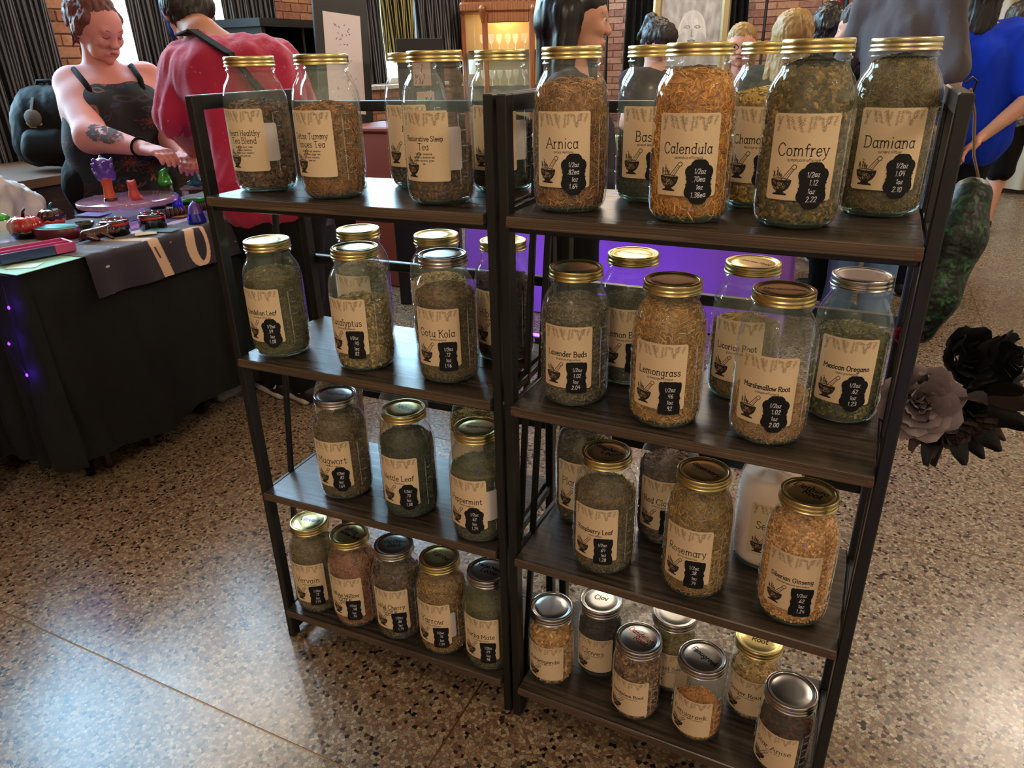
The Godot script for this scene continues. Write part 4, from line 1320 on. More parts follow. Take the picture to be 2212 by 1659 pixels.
		for k in rings.size() - 1:
			for j in 40:
				var pts := []
				var uvs := []
				for e in [[k, j], [k + 1, j], [k + 1, j + 1], [k, j + 1]]:
					var a: float = -TAU * e[1] / 40.0
					var r: float = rings[e[0]][0]
					pts.append(Vector3(cos(a) * r, dy + rings[e[0]][1], sin(a) * r))
					uvs.append(uv0 + (Vector2(0.5, 0.5) + Vector2(cos(a), sin(a)) * r / 0.0386 * 0.48) / 8.0)
				quad(s, pts[0], pts[1], pts[2], pts[3], uvs[0], uvs[1], uvs[2], uvs[3])
		put(done(s), "lid_disc", M["lid_" + J[8]], lid)
		# kraft label and chalk tag
		var r1: float = P[4].x + 0.0006
		var lw := 0.086
		var lh := 0.1075 if q == 0 else 0.086
		var my := 0.094 if q == 0 else 0.066
		var paper := put(wrapped(rounded(lw, lh, 0.004), r1, my, Rect2(-lw / 2, -lh / 2, lw, lh), Rect2((i % 8) / 8.0, (i / 8) * CELL_H / 2048.0, 1.0 / 8.0, CELL_H / 2048.0)), "paper_label", M.kraft_label, t)
		if i in [0, 2, 5, 26, 39]:
			put(wrapped(rounded(0.05, 0.066, 0.005), r1 - 0.0003, my - 0.004, Rect2(-0.025, -0.033, 0.05, 0.066), Rect2(0, 0, 1, 1)), "white_sticker", M.sticker_white, t).rotation.y = (0.040 if i != 39 else 0.030) / r1
		if J[6].size():
			var ol := tag_outline(J[7])
			var hx := 0.0196
			var hy := 0.0302
			var cx := 0.0185 + rng.randf_range(-0.0015, 0.002)
			var ot := PackedVector2Array()
			for p in ol:
				ot.append(p + Vector2(cx, 0.0))
			put(wrapped(ot, r1 + 0.0005, my - 0.0345, Rect2(cx - hx, -hy, hx * 2, hy * 2), Rect2((i % 16) / 16.0, (i / 16) * 200 / 1024.0, 1.0 / 16.0, 200 / 1024.0)), "price_tag", M.chalk_tag, paper)

# ---------------------------------------------------------------- the vendor's table at the left
const TOP := 0.7548

func T(u: float, v: float, up := 0.0) -> Vector3:
	return rp(u, TOP + up, v)

# a cloth over the box u0..u1, v0..v1 at height h, hanging down to low in soft folds; in a room_node's frame
func drape(u0: float, u1: float, v0: float, v1: float, h: float, low: float, amp: float, waves: float, phase: float) -> ArrayMesh:
	var s := stool()
	var rim := []
	var n := 60
	var c := 0.03
	var corners := [Vector2(u1 - c, v1 - c), Vector2(u0 + c, v1 - c), Vector2(u0 + c, v0 + c), Vector2(u1 - c, v0 + c)]
	for k in 4:
		var m: Vector2 = corners[k]
		for i in 5:
			var d := Vector2.from_angle(PI * 0.5 * k + PI * 0.125 * i)
			rim.append([m + d * c, d])
		var m2: Vector2 = corners[(k + 1) % 4]
		var d2 := Vector2.from_angle(PI * 0.5 * (k + 1))
		for i in range(1, n):
			rim.append([(m + d2 * c).lerp(m2 + d2 * c, float(i) / n), d2])
	var rows := 14
	var grid := []
	for j in rows + 1:
		var t := float(j) / rows
		var row := []
		for i in rim.size() + 1:
			var e: Array = rim[i % rim.size()]
			var w := sin(i * waves + phase) * 0.6 + sin(i * waves * 0.43 + 1.7 * phase) * 0.6 + 0.25 * sin(i * waves * 2.3 + t * 3.0)
			var o: float = 0.004 + amp * (w + 0.9) * pow(t, 0.75) + 0.006 * sin(t * 9.0 + i * 0.31)* t
			var y := lerpf(h, low + 0.012 * sin(i * waves * 0.5 + phase), t) - (0.0 if j else 0.0)
			row.append(Vector3(e[0].x + e[1].x * o, y, e[0].y + e[1].y * o))
		grid.append(row)
	grid.reverse()
	sheet(s, grid)
	var mid := Vector3((u0 + u1) * 0.5, h, (v0 + v1) * 0.5)
	var top: Array = grid[-1]
	for i in top.size() - 1:
		s.add_vertex(mid); s.add_vertex(top[i]); s.add_vertex(top[i + 1])
	return done(s)

func in_room(o: Node3D) -> Node3D:
	o.position = Vector3(KX, 0, KZ)
	o.rotation.y = ROOM_TURN
	return o

func folding_table(label: String, u0: float, u1: float, v0: float, v1: float, h: float, group := "") -> void:
	var t := thing("folding_table", label, "table", Vector3.ZERO, 0.0, group)
	in_room(t)
	slab("tabletop", u0, u1, h - 0.04, h, v0, v1, M.white_paint, t)
	for a in [[u0 + 0.07, v0 + 0.09], [u1 - 0.07, v0 + 0.09], [u0 + 0.07, v1 - 0.09], [u1 - 0.07, v1 - 0.09]]:
		var s := stool()
		tube(s, [Vector3(a[0], 0.0, a[1]), Vector3(a[0], h - 0.04, a[1])], 0.014)
		put(done(s), "leg", M.dark_iron, t)

func vendor_table() -> void:
	folding_table("folding table under the black cloth with figurines", 1.76, 2.37, 5.85, 7.305, 0.74)
	var c := put(drape(1.755, 2.377, 5.845, 7.312, 0.744, 0.09, 0.021, 0.55, 0.4), "table_cover", M.black_cloth)
	in_room(c)
	tag(c, "black cloth hanging to near the floor round the table of figurines", "tablecloth")
	folding_table("folding table at the left edge, under black cloth", 1.40, 2.12, 7.42, 8.9, 0.74)
	c = put(drape(1.395, 2.127, 7.413, 8.907, 0.744, 0.012, 0.020, 0.47, 2.0), "table_cover", M.black_cloth)
	in_room(c)
	tag(c, "black cloth down to the floor at the far left edge", "tablecloth")
	# printed tapestry lying over the table's front
	var im := Image.create(512, 512, false, Image.FORMAT_RGB8)
	im.fill(Color(0.16, 0.13, 0.19))
	var r := RandomNumberGenerator.new()
	r.seed = 31
	for k in 150:
		var p := Vector2(r.randf() * 512, r.randf() * 512)
		seg(im, p, p + Vector2(1.5, 0), r.randf_range(0.8, 2.6), Color(0.80, 0.74, 0.70))
	var cream := Color(0.80, 0.66, 0.55)
	for k in 24:           # a crescent, a sash, a disc and a lying figure's robe, as on the cloth
		var a := TAU * k / 24.0
		seg(im, Vector2(186 + 30 * cos(a) * 0.5, 455 + 52 * sin(a)), Vector2(186 + 30 * cos(a + 0.3) * 0.5, 455 + 52 * sin(a + 0.3)), 6.0 - 3.0 * cos(a), cream)
	line(im, smooth_line(PackedVector2Array([Vector2(84, 330), Vector2(100, 380), Vector2(108, 430), Vector2(114, 470), Vector2(120, 512)])), 9.0, cream)
	line(im, PackedVector2Array([Vector2(107, 440), Vector2(112, 465)]), 1.3, Color(0.2, 0.13, 0.12))
	line(im, smooth_line(PackedVector2Array([Vector2(120, 240), Vector2(160, 255), Vector2(200, 245), Vector2(250, 250)])), 16.0, Color(0.74, 0.42, 0.24))
	line(im, smooth_line(PackedVector2Array([Vector2(110, 300), Vector2(170, 312), Vector2(250, 305)])), 14.0, Color(0.82, 0.78, 0.76))
	line(im, smooth_line(PackedVector2Array([Vector2(60, 180), Vector2(110, 165), Vector2(150, 180)])), 16.0, Color(0.55, 0.62, 0.22))
	line(im, smooth_line(PackedVector2Array([Vector2(10, 90), Vector2(60, 110), Vector2(140, 80)])), 16.0, Color(0.46, 0.40, 0.68))
	var tm := mat("tapestry", Color.WHITE, 0.85, 0.0, 0.3)
	tm.albedo_texture = pic(im)
	tm.rim_enabled = true
	tm.rim = 0.8
	var grid := []
	var nv := 70
	for j in 30:
		var row := []
		for i in nv + 1:
			var v := lerpf(7.10, 5.9, float(i) / nv)
			var d := j / 29.0 * 0.76
			var flatpart := 0.63
			var wob := 0.0022 * sin(v * 31.0 + d * 14.0) + 0.0018 * sin(v * 57.0 - d * 8.0)
			if d < flatpart:
				row.append(Vector3(1.77 + d, 0.7505 + absf(wob), v + 0.01 * sin(d * 6.0)))
			else:
				var e := d - flatpart
				var sw := sin(v * 24.0) * 0.5 + sin(v * 41.0 + 1.0) * 0.4
				row.append(Vector3(2.405 + 0.012 * (1.0 + sw) * e / 0.13 + 0.004, 0.7505 - e, v + 0.02 * e))
		grid.append(row)
	var s := stool()
	grid.reverse()
	for row in grid:
		row.reverse()
	sheet(s, grid, Vector2(-1, -1))
	var tp := put(done(s), "tapestry", tm)
	in_room(tp)
	tag(tp, "dark printed tapestry with cream moon and stars over the table front", "tapestry")
	# pale green printed sheet at the near corner
	var mint := mat("mint_paper", Color(0.60, 0.80, 0.72), 0.7)
	var o := put(boxmesh(Vector3(0.30, 0.002, 0.22), 0.0), "printed_sheet", mint)
	o.position = rp(2.235, 0.7475, 7.205)
	o.rotation.y = ROOM_TURN + 0.05
	tag(o, "pale mint printed sheet at the near corner of the table", "sheet")
	o = put(boxmesh(Vector3(0.085, 0.002, 0.055), 0.0), "small_card", mat("card_white", Color(0.78, 0.86, 0.78), 0.5))
	o.position = rp(2.315, 0.7500, 7.235)
	o.rotation.y = ROOM_TURN + 0.6
	tag(o, "small pale card lying on the mint sheet", "card")
	# things under the table
	var tub := thing("storage_tub", "grey plastic tub under the black cloth, by the sneaker", "tub", rp(2.12, 0.0, 6.36), ROOM_TURN)
	var grey := mat("tub_grey", Color(0.42, 0.42, 0.44), 0.4)
	put(boxmesh(Vector3(0.38, 0.24, 0.52), 0.02), "body", grey, tub, Vector3(0, 0.121, 0))
	put(boxmesh(Vector3(0.41, 0.03, 0.55), 0.01), "lid", grey, tub, Vector3(0, 0.256, 0))
	var cart := thing("hand_cart", "black wheeled cart under the table cloth", "cart", rp(2.26, 0.0, 6.82), ROOM_TURN)
	put(boxmesh(Vector3(0.20, 0.02, 0.26), 0.004), "platform", M.black_paint, cart, Vector3(-0.06, 0.12, 0))
	for z in [-0.11, 0.11]:
		s = stool()
		lathe(s, [Vector2(0.0, -0.014), Vector2(0.045, -0.014), Vector2(0.055, -0.008), Vector2(0.055, 0.008), Vector2(0.045, 0.014), Vector2(0.0, 0.014)], 24)
		var w := put(done(s), "wheel", M.rubber, cart, Vector3(0.02, 0.056, z))
		w.rotation.x = PI * 0.5
		put(lathemesh([Vector2(0.0, -0.016), Vector2(0.014, -0.016), Vector2(0.014, 0.016), Vector2(0.0, 0.016)], 12), "hub", M.tub_grey, w)
	for z in [-0.11, 0.11]:
		s = stool()
		bar(s, Vector3(0.02, 0.05, z - 0.02), Vector3(0.02, 0.118, z - 0.02), 0.012, 0.006)
		put(done(s), "fork", M.dark_iron, cart)
	var post := thing("wooden_stool", "dark wooden stool hidden under the table, one foot showing", "stool", rp(2.17, 0, 7.06), ROOM_TURN)
	put(boxmesh(Vector3(0.34, 0.03, 0.24), 0.006), "seat", M.dark_wood, post, Vector3(0, 0.455, 0))
	for e in [[-0.14, -0.09], [0.14, -0.09], [-0.14, 0.09], [0.14, 0.09]]:
		put(lathemesh([Vector2(0.0, 0.0), Vector2(0.016, 0.0), Vector2(0.018, 0.01), Vector2(0.014, 0.03), Vector2(0.022, 0.30), Vector2(0.018, 0.44), Vector2(0.0, 0.441)], 16), "leg", M.dark_wood, post, Vector3(e[0], 0, e[1]))

# ---------------------------------------------------------------- goods on it
func glossy(key: String, c: Color, rough := 0.15) -> StandardMaterial3D:
	var m := mat(key, c, rough, 0.0, 0.6)
	m.clearcoat_enabled = true
	m.clearcoat = 0.6
	m.clearcoat_roughness = 0.08
	return m

func ribbed(r: float, h: float, ribs: int, depth: float) -> ArrayMesh:
	var s := stool()
	var g := []
	for j in 15:
		var t := PI * j / 14.0
		var row := []
		for i in 65:
			var a := -TAU * i / 64.0
			var k := 1.0 - depth * pow(absf(sin(a * ribs * 0.5 + PI * 0.5)), 6.0)
			var rr := r * sin(t) * k
			row.append(Vector3(cos(a) * rr, h * 0.5 * (1.0 - cos(t)) - 0.12 * h * exp(-pow(rr / r * 3.0, 2)) * signf(0.5 - t / PI) * -1.0, sin(a) * rr))
		g.append(row)
	sheet(s, g)
	return done(s)

func table_goods() -> void:
	var red := glossy("glaze_red", Color(0.62, 0.06, 0.05))
	var wine := glossy("glaze_wine", Color(0.20, 0.02, 0.05))
	var orange := glossy("glaze_orange", Color(0.80, 0.26, 0.05))
	var black := glossy("glaze_black", Color(0.02, 0.018, 0.02))
	var teal := glossy("resin_teal", Color(0.06, 0.42, 0.44), 0.3)
	var green := glossy("resin_green", Color(0.10, 0.58, 0.10))
	var blue := glossy("resin_blue", Color(0.04, 0.12, 0.60))
	var violet := glossy("resin_violet", Color(0.28, 0.14, 0.55), 0.35)
	var pink := glossy("resin_pink", Color(0.72, 0.20, 0.42), 0.3)
	var coral := mat("wax_coral", Color(0.70, 0.24, 0.18), 0.5)
	var glass2 := mat("cut_glass", Color(0.9, 0.95, 0.9, 0.25), 0.05, 0.0, 0.8)
	glass2.transparency = BaseMaterial3D.TRANSPARENCY_ALPHA
	var s: SurfaceTool
	# cut glass urn with green lid
	var t := thing("glass_urn", "small cut glass urn with a green lid at the left edge", "urn", T(1.94, 7.06))
	put(lathemesh([Vector2(0.0, 0.0), Vector2(0.024, 0.0), Vector2(0.018, 0.008), Vector2(0.020, 0.014), Vector2(0.036, 0.03), Vector2(0.042, 0.055), Vector2(0.036, 0.072), Vector2(0.034, 0.078)], 14), "bowl", glass2, t)
	put(lathemesh([Vector2(0.0, 0.074), Vector2(0.036, 0.076), Vector2(0.037, 0.082), Vector2(0.025, 0.094), Vector2(0.008, 0.1), Vector2(0.008, 0.106), Vector2(0.0, 0.11)], 20), "lid", green, t)
	# pumpkins
	for k in 2:
		var rr: float = [0.058, 0.048][k]
		var lab: String = ["red glazed pumpkin box with a black base and stem", "dark wine glazed pumpkin box with an orange back"][k]
		t = thing("pumpkin_box", lab, "figurine", T([1.94, 1.82][k], [6.975, 6.80][k]))
		put(ribbed(rr, rr * 1.35, 9, 0.10), "body", [red, wine][k], t)
		put(lathemesh([Vector2(0.0, 0.0), Vector2(rr * 0.75, 0.0), Vector2(rr * 0.95, rr * 0.35), Vector2(rr * 0.9, rr * 0.5), Vector2(0.0, rr * 0.5)], 24), "base", [black, orange][k], t)
		s = stool()
		tube(s, [Vector3(0, rr * 1.2, 0), Vector3(0.004, rr * 1.5, 0.0), Vector3(0.016, rr * 1.72, 0.004)], [0.007, 0.005, 0.003], 8)
		put(done(s), "stem", [black, teal][k], t)
	# oval box with a turquoise lid
	t = thing("oval_box", "oval red box with a turquoise lid", "box", T(2.05, 6.94), ROOM_TURN + 0.3)
	s = stool()
	lathe(s, [Vector2(0.0, 0.0), Vector2(0.080, 0.0), Vector2(0.084, 0.004), Vector2(0.084, 0.034), Vector2(0.080, 0.037), Vector2(0.074, 0.035)], 40, Vector3.ZERO, 0.0, TAU, 0.62)
	put(done(s), "body", mat("lacquer_red", Color(0.30, 0.035, 0.03), 0.35), t)
	s = stool()
	lathe(s, [Vector2(0.075, 0.030), Vector2(0.075, 0.036), Vector2(0.0, 0.038)], 40, Vector3.ZERO, 0.0, TAU, 0.62)
	put(done(s), "lid", mat("turquoise", Color(0.25, 0.60, 0.58), 0.5), t)
	# tray, pink and blue resin
	t = thing("resin_tray", "pink and blue resin tray with two wells", "tray", T(2.235, 7.15), ROOM_TURN - 0.25)
	var bl := glossy("resin_navy", Color(0.05, 0.09, 0.34), 0.3)
	put(boxmesh(Vector3(0.10, 0.010, 0.215), 0.002), "floor_plate", bl, t, Vector3(0, 0.006, 0))
	for e in [[Vector3(-0.05, 0.016, 0), Vector3(0.008, 0.03, 0.215), pink], [Vector3(0.05, 0.016, 0.03), Vector3(0.008, 0.03, 0.155), bl], [Vector3(0.05, 0.016, -0.078), Vector3(0.008, 0.03, 0.06), pink], [Vector3(0, 0.016, -0.107), Vector3(0.092, 0.03, 0.008), pink], [Vector3(0, 0.016, 0.107), Vector3(0.092, 0.03, 0.008), bl], [Vector3(0.0, 0.016, 0), Vector3(0.007, 0.028, 0.206), pink]]:
		put(boxmesh(e[1], 0.002), "rim", e[2], t, e[0])
	put(boxmesh(Vector3(0.038, 0.003, 0.19), 0.001), "glitter_fill", teal, t, Vector3(0.024, 0.0125, 0))
	# crouching glazed frog
	t = thing("frog_figurine", "shiny dark red crouching frog figurine", "figurine", T(2.235, 6.92), 0.6)
	put(blob([[Vector3(-0.035, 0.022, 0), Vector3(0.02, 0.026, 0), 0.018, 0.020], [Vector3(0.035, 0.03, 0), Vector3(0.048, 0.028, 0), 0.017, 0.012], [Vector3(0.04, 0.044, 0.01), Vector3(0.04, 0.044, 0.01), 0.007, 0.007], [Vector3(0.04, 0.044, -0.01), Vector3(0.04, 0.044, -0.01), 0.007, 0.007], [Vector3(0.02, 0.02, 0.018), Vector3(0.04, 0.006, 0.03), 0.008, 0.006], [Vector3(0.02, 0.02, -0.018), Vector3(0.04, 0.006, -0.03), 0.008, 0.006], [Vector3(-0.03, 0.018, 0.018), Vector3(-0.005, 0.008, 0.034), 0.011, 0.007], [Vector3(-0.03, 0.018, -0.018), Vector3(-0.005, 0.008, -0.034), 0.011, 0.007], [Vector3(-0.05, 0.012, 0.0), Vector3(-0.06, 0.006, 0.006), 0.010, 0.004]], 0.004, 0.008), "body", wine, t)
	# small black dish
	t = thing("black_dish", "small black dish behind the frog figurine", "dish", T(2.00, 6.80))
	put(lathemesh([Vector2(0.0, 0.0), Vector2(0.022, 0.0), Vector2(0.032, 0.012), Vector2(0.034, 0.022), Vector2(0.031, 0.022), Vector2(0.026, 0.010), Vector2(0.0, 0.006)], 28), "bowl", black, t)
	put(lathemesh([Vector2(0.0, 0.007), Vector2(0.022, 0.009), Vector2(0.0, 0.016)], 12), "trinkets", mat("trinket_gold", Color(0.7, 0.6, 0.3), 0.3, 0.8), t)
	# two round lacquer boxes
	for k in 2:
		t = thing("round_box", ["round dark box with a red jewelled lid", "round black box with one red stripe"][k], "box", T([2.215, 2.245][k], [6.835, 6.705][k]))
		put(lathemesh([Vector2(0.0, 0.0), Vector2(0.044, 0.0), Vector2(0.047, 0.003), Vector2(0.047, 0.034)], 32), "body", black, t)
		put(lathemesh([Vector2(0.047, 0.034), Vector2(0.0485, 0.035), Vector2(0.0485, 0.042), Vector2(0.047, 0.043)], 32), "stripe", red, t)
		put(lathemesh([Vector2(0.047, 0.043), Vector2(0.0482, 0.046), Vector2(0.040, 0.052), Vector2(0.0, 0.053)], 32), "lid", [wine, black][k], t)
		for j in 7:
			var a := TAU * j / 7.0
			put(lathemesh([Vector2(0.0, 0.0), Vector2(0.006, 0.002), Vector2(0.004, 0.006), Vector2(0.0, 0.008)], 8), "gem", [red, M.silver][j % 2], t, Vector3(cos(a) * 0.03, 0.051, sin(a) * 0.03))
	# clear footed stand with what stands on it
	t = thing("cake_stand", "round clear acrylic stand carrying the bust and the cat", "stand", T(2.00, 6.60))
	put(lathemesh([Vector2(0.0, 0.0), Vector2(0.075, 0.0), Vector2(0.078, 0.004), Vector2(0.070, 0.05), Vector2(0.074, 0.056), Vector2(0.0, 0.056)], 40), "foot", M.acrylic, t)
	put(lathemesh([Vector2(0.0, 0.057), Vector2(0.176, 0.057), Vector2(0.180, 0.060), Vector2(0.180, 0.074), Vector2(0.176, 0.076), Vector2(0.0, 0.076)], 56), "plate", mat("acrylic_pink", Color(0.90, 0.62, 0.75, 0.22), 0.1, 0.0, 0.7), t)
	M["acrylic_pink"].transparency = BaseMaterial3D.TRANSPARENCY_ALPHA
	var up := 0.0765
	t = thing("bust_figurine", "purple and orange bust of a wild haired head", "figurine", T(1.985, 6.66, up), 0.4)
	put(lathemesh([Vector2(0.0, 0.0), Vector2(0.024, 0.0), Vector2(0.025, 0.006), Vector2(0.018, 0.012), Vector2(0.0, 0.013)], 24), "base", black, t)
	put(blob([[Vector3(0, 0.012, 0), Vector3(0, 0.06, 0), 0.021, 0.015], [Vector3(0, 0.06, 0), Vector3(0, 0.085, 0.004), 0.016, 0.026]], 0.004, 0.01), "neck", mat("wax_orange", Color(0.72, 0.30, 0.16), 0.5), t)
	var hair := [[Vector3(0, 0.10, 0), Vector3(0, 0.128, 0), 0.033, 0.030]]
	for k in 16:
		var a := TAU * k * 0.382
		var y := 0.082 + 0.004 * k
		hair.append([Vector3(cos(a) * 0.026, y, sin(a) * 0.026), Vector3(cos(a) * 0.036, y + 0.018, sin(a) * 0.036), 0.010, 0.005])
	put(blob(hair, 0.004, 0.006), "hair", violet, t)
	t = thing("cat_figurine", "small coral red sitting cat figurine", "figurine", T(2.07, 6.62, up), 0.3)
	t.scale = Vector3.ONE * 1.35
	put(blob([[Vector3(0, 0.012, 0), Vector3(0, 0.028, 0), 0.016, 0.012], [Vector3(0, 0.042, 0.004), Vector3(0, 0.042, 0.004), 0.012, 0.012], [Vector3(0.008, 0.050, 0.002), Vector3(0.010, 0.058, 0.002), 0.004, 0.001], [Vector3(-0.008, 0.050, 0.002), Vector3(-0.010, 0.058, 0.002), 0.004, 0.001], [Vector3(0.015, 0.006, -0.008), Vector3(0.018, 0.005, 0.012), 0.005, 0.004]], 0.003, 0.006), "body", coral, t)
	t = thing("beaded_band", "coiled brown beaded wicker band on the clear stand", "band", T(2.17, 6.49, 0.0))
	for k in 26:
		var x := -0.11 + k * 0.0088
		s = stool()
		tube(s, [Vector3(x, 0.006, 0.006), Vector3(x + 0.003, 0.020, 0.011), Vector3(x + 0.004, 0.034, 0.003), Vector3(x + 0.003, 0.020, -0.005), Vector3(x, 0.007, 0.002)], 0.0042, 6)
		put(done(s), "strand", [M.chip_wood, M.dark_wood][k % 2], t)
	t.rotation.y = 0.95
	# small figures at the far end
	t = thing("ghost_figurine", "glossy green hooded ghost figurine", "figurine", T(1.90, 6.33))
	put(lathemesh([Vector2(0.0, 0.0), Vector2(0.030, 0.0), Vector2(0.032, 0.006), Vector2(0.026, 0.08), Vector2(0.0, 0.081)], 24), "pedestal", M.dark_wood, t)
	put(blob([[Vector3(0, 0.095, 0), Vector3(0, 0.128, 0), 0.030, 0.018], [Vector3(0.0, 0.128, 0.0), Vector3(0.012, 0.146, 0), 0.016, 0.006], [Vector3(0.02, 0.095, 0.012), Vector3(0.03, 0.088, 0.018), 0.014, 0.008]], 0.004, 0.008), "hood", green, t)
	t = thing("blue_cone", "small blue resin cone beside the green ghost", "figurine", T(2.03, 6.40))
	put(lathemesh([Vector2(0.0, 0.0), Vector2(0.021, 0.0), Vector2(0.022, 0.02), Vector2(0.016, 0.05), Vector2(0.006, 0.066), Vector2(0.0, 0.069)], 20), "cone", blue, t)
	t = thing("teal_figurine", "teal round headed figurine on a clear riser", "figurine", T(1.94, 6.20, 0.061))
	put(blob([[Vector3(0, 0.018, 0), Vector3(0, 0.05, 0), 0.026, 0.014], [Vector3(0, 0.078, 0), Vector3(0, 0.078, 0), 0.020, 0.020], [Vector3(0.02, 0.012, 0.01), Vector3(0.03, 0.012, 0.018), 0.012, 0.010], [Vector3(-0.02, 0.012, 0.01), Vector3(-0.03, 0.012, 0.018), 0.012, 0.010]], 0.004, 0.006), "body", teal, t)
	t = thing("display_riser", "clear pink acrylic riser under the teal figurine", "riser", T(1.96, 6.20), 0.2)
	put(boxmesh(Vector3(0.16, 0.008, 0.10), 0.002), "plate", M.acrylic_pink, t, Vector3(0, 0.056, 0))
	for x in [-0.07, 0.07]:
		put(boxmesh(Vector3(0.008, 0.052, 0.10), 0.002), "side", M.acrylic, t, Vector3(x, 0.026, 0))
	t = thing("rough_stone", "dark sparkling rough stone near the wicker band", "stone", T(1.96, 6.44))
	put(blob([[Vector3(-0.02, 0.018, 0), Vector3(0.025, 0.016, 0.006), 0.018, 0.014], [Vector3(0.0, 0.026, -0.008), Vector3(0.012, 0.03, 0.01), 0.012, 0.006], [Vector3(-0.028, 0.012, 0.01), Vector3(-0.03, 0.02, 0.0), 0.010, 0.008]], 0.006, 0.003), "rock", glossy("stone_dark", Color(0.05, 0.06, 0.09), 0.25), t)
	t = thing("green_dish", "oval bright green glass dish at the far end", "dish", T(1.985, 6.285), 0.5)
	s = stool()
	lathe(s, [Vector2(0.0, 0.0), Vector2(0.05, 0.0), Vector2(0.062, 0.012), Vector2(0.064, 0.016), Vector2(0.058, 0.014), Vector2(0.046, 0.006), Vector2(0.0, 0.004)], 36, Vector3.ZERO, 0.0, TAU, 0.55)
	put(done(s), "dish", green, t)
	t = thing("bell_figurine", "violet to blue bell shaped resin figure by the shelf post", "figurine", T(2.33, 6.58), 0.2)
	put(lathemesh([Vector2(0.0, 0.0), Vector2(0.034, 0.0), Vector2(0.034, 0.01), Vector2(0.028, 0.036)], 10), "skirt", blue, t)
	put(lathemesh([Vector2(0.028, 0.036), Vector2(0.020, 0.06), Vector2(0.010, 0.074), Vector2(0.0, 0.078)], 10), "crown", violet, t)
	# flat things
	var cards := [["sticker_card", "white and orange agate patterned card", Color(0.80, 0.55, 0.35), 2.15, 6.53, 0.10, 0.06, 0.5], ["flat_card", "white card beside the green dish", Color(0.80, 0.82, 0.85), 1.99, 6.42, 0.09, 0.03, 0.4], ["shiny_card", "bluish shimmering card at the cloth's front edge", Color(0.35, 0.50, 0.55), 2.33, 6.74, 0.11, 0.06, 0.3], ["flat_card", "cream card between the two round boxes", Color(0.78, 0.68, 0.52), 2.32, 6.80, 0.07, 0.05, 0.9], ["flat_card", "lilac card lying behind the clear stand", Color(0.52, 0.46, 0.70), 1.80, 6.62, 0.12, 0.07, 0.2]]
	for c in cards:
		var o := put(boxmesh(Vector3(c[5], 0.0025, c[6]), 0.0005), c[0], mat("card_" + c[1], c[2], 0.35))
		o.position = T(c[3], c[4], 0.004)
		o.rotation.y = ROOM_TURN + c[7]
		tag(o, c[1], "card")
	t = thing("finger_ring_tray", "clear glass ashtray between dish and round box", "ashtray", T(2.08, 6.77))
	put(lathemesh([Vector2(0.0, 0.0), Vector2(0.03, 0.0), Vector2(0.034, 0.018), Vector2(0.028, 0.018), Vector2(0.024, 0.006), Vector2(0.0, 0.006)], 8), "glass", glass2, t)
	# plastic carrier bag behind the table
	t = thing("plastic_bag", "white plastic carrier bag at the left edge behind the pumpkins", "bag", rp(1.50, 0.02, 6.80), ROOM_TURN)
	var bagm := mat("bag_plastic", Color(0.80, 0.78, 0.80), 0.35)
	bagm.backlight_enabled = true
	bagm.backlight = Color(0.3, 0.3, 0.3)
	put(rough_up(blob([[Vector3(0, 0.62, 0.03), Vector3(0, 0.80, -0.02), 0.10, 0.09], [Vector3(-0.02, 0.75, -0.10), Vector3(0.01, 0.62, 0.14), 0.09, 0.10], [Vector3(0.02, 0.86, 0.03), Vector3(0.0, 0.95, 0.05), 0.05, 0.02]], 0.012, 0.03), 0.034, 9.0, 0.5, 3), "sack", bagm, t)
	s = stool()
	cbox(s, Vector3(0, 0.26, 0), Vector3(0.34, 0.52, 0.42), 0.01)
	tag(in_stand(done(s), rp(1.46, 0, 6.80)), "dark crate standing behind the vendor table under the carrier bag", "crate")
	# string of violet lights along the stand and down the cloth's corner
	t = thing("fairy_lights", "string of small violet fairy lights on the vendor table", "fairy lights")
	var led := mat("led_violet", Color(0.4, 0.2, 0.9), 0.4)
	led.emission_enabled = true
	led.emission = Color(0.36, 0.12, 1.0)
	led.emission_energy_multiplier = 8.0
	var spots := [T(2.14, 6.78, 0.02), T(2.16, 6.66, 0.02), T(2.17, 6.50, 0.025), T(2.12, 6.40, 0.03), rp(2.37, 0.655, 7.345), rp(2.33, 0.54, 7.355), rp(2.36, 0.44, 7.35)]
	s = stool()
	tube(s, spots.slice(0, 4), 0.0012, 5)
	put(done(s), "wire", M.black_paint, t)
	s = stool()
	tube(s, [T(2.14, 6.78, 0.02), T(2.25, 7.05, 0.006), T(2.30, 7.30, 0.01)] + spots.slice(4), 0.0012, 5)
	put(done(s), "wire", M.black_paint, t)
	for p in spots:
		put(lathemesh([Vector2(0.0, -0.004), Vector2(0.0035, 0.0), Vector2(0.0030, 0.006), Vector2(0.0, 0.009)], 10), "led", led, t, p)
		var o := OmniLight3D.new()
		o.name = "led_light"
		o.light_color = Color(0.42, 0.18, 1.0)
		o.light_energy = 0.003
		o.light_size = 0.004
		o.omni_range = 20.0
		o.omni_attenuation = 2.0
		o.shadow_enabled = true
		o.position = p + Vector3(0, 0.002, 0)
		t.add_child(o, true)

func in_stand(mesh: Mesh, at: Vector3) -> Node3D:
	var o := put(mesh, "crate", M.dark_wood, null, at)
	o.rotation.y = ROOM_TURN
	return o

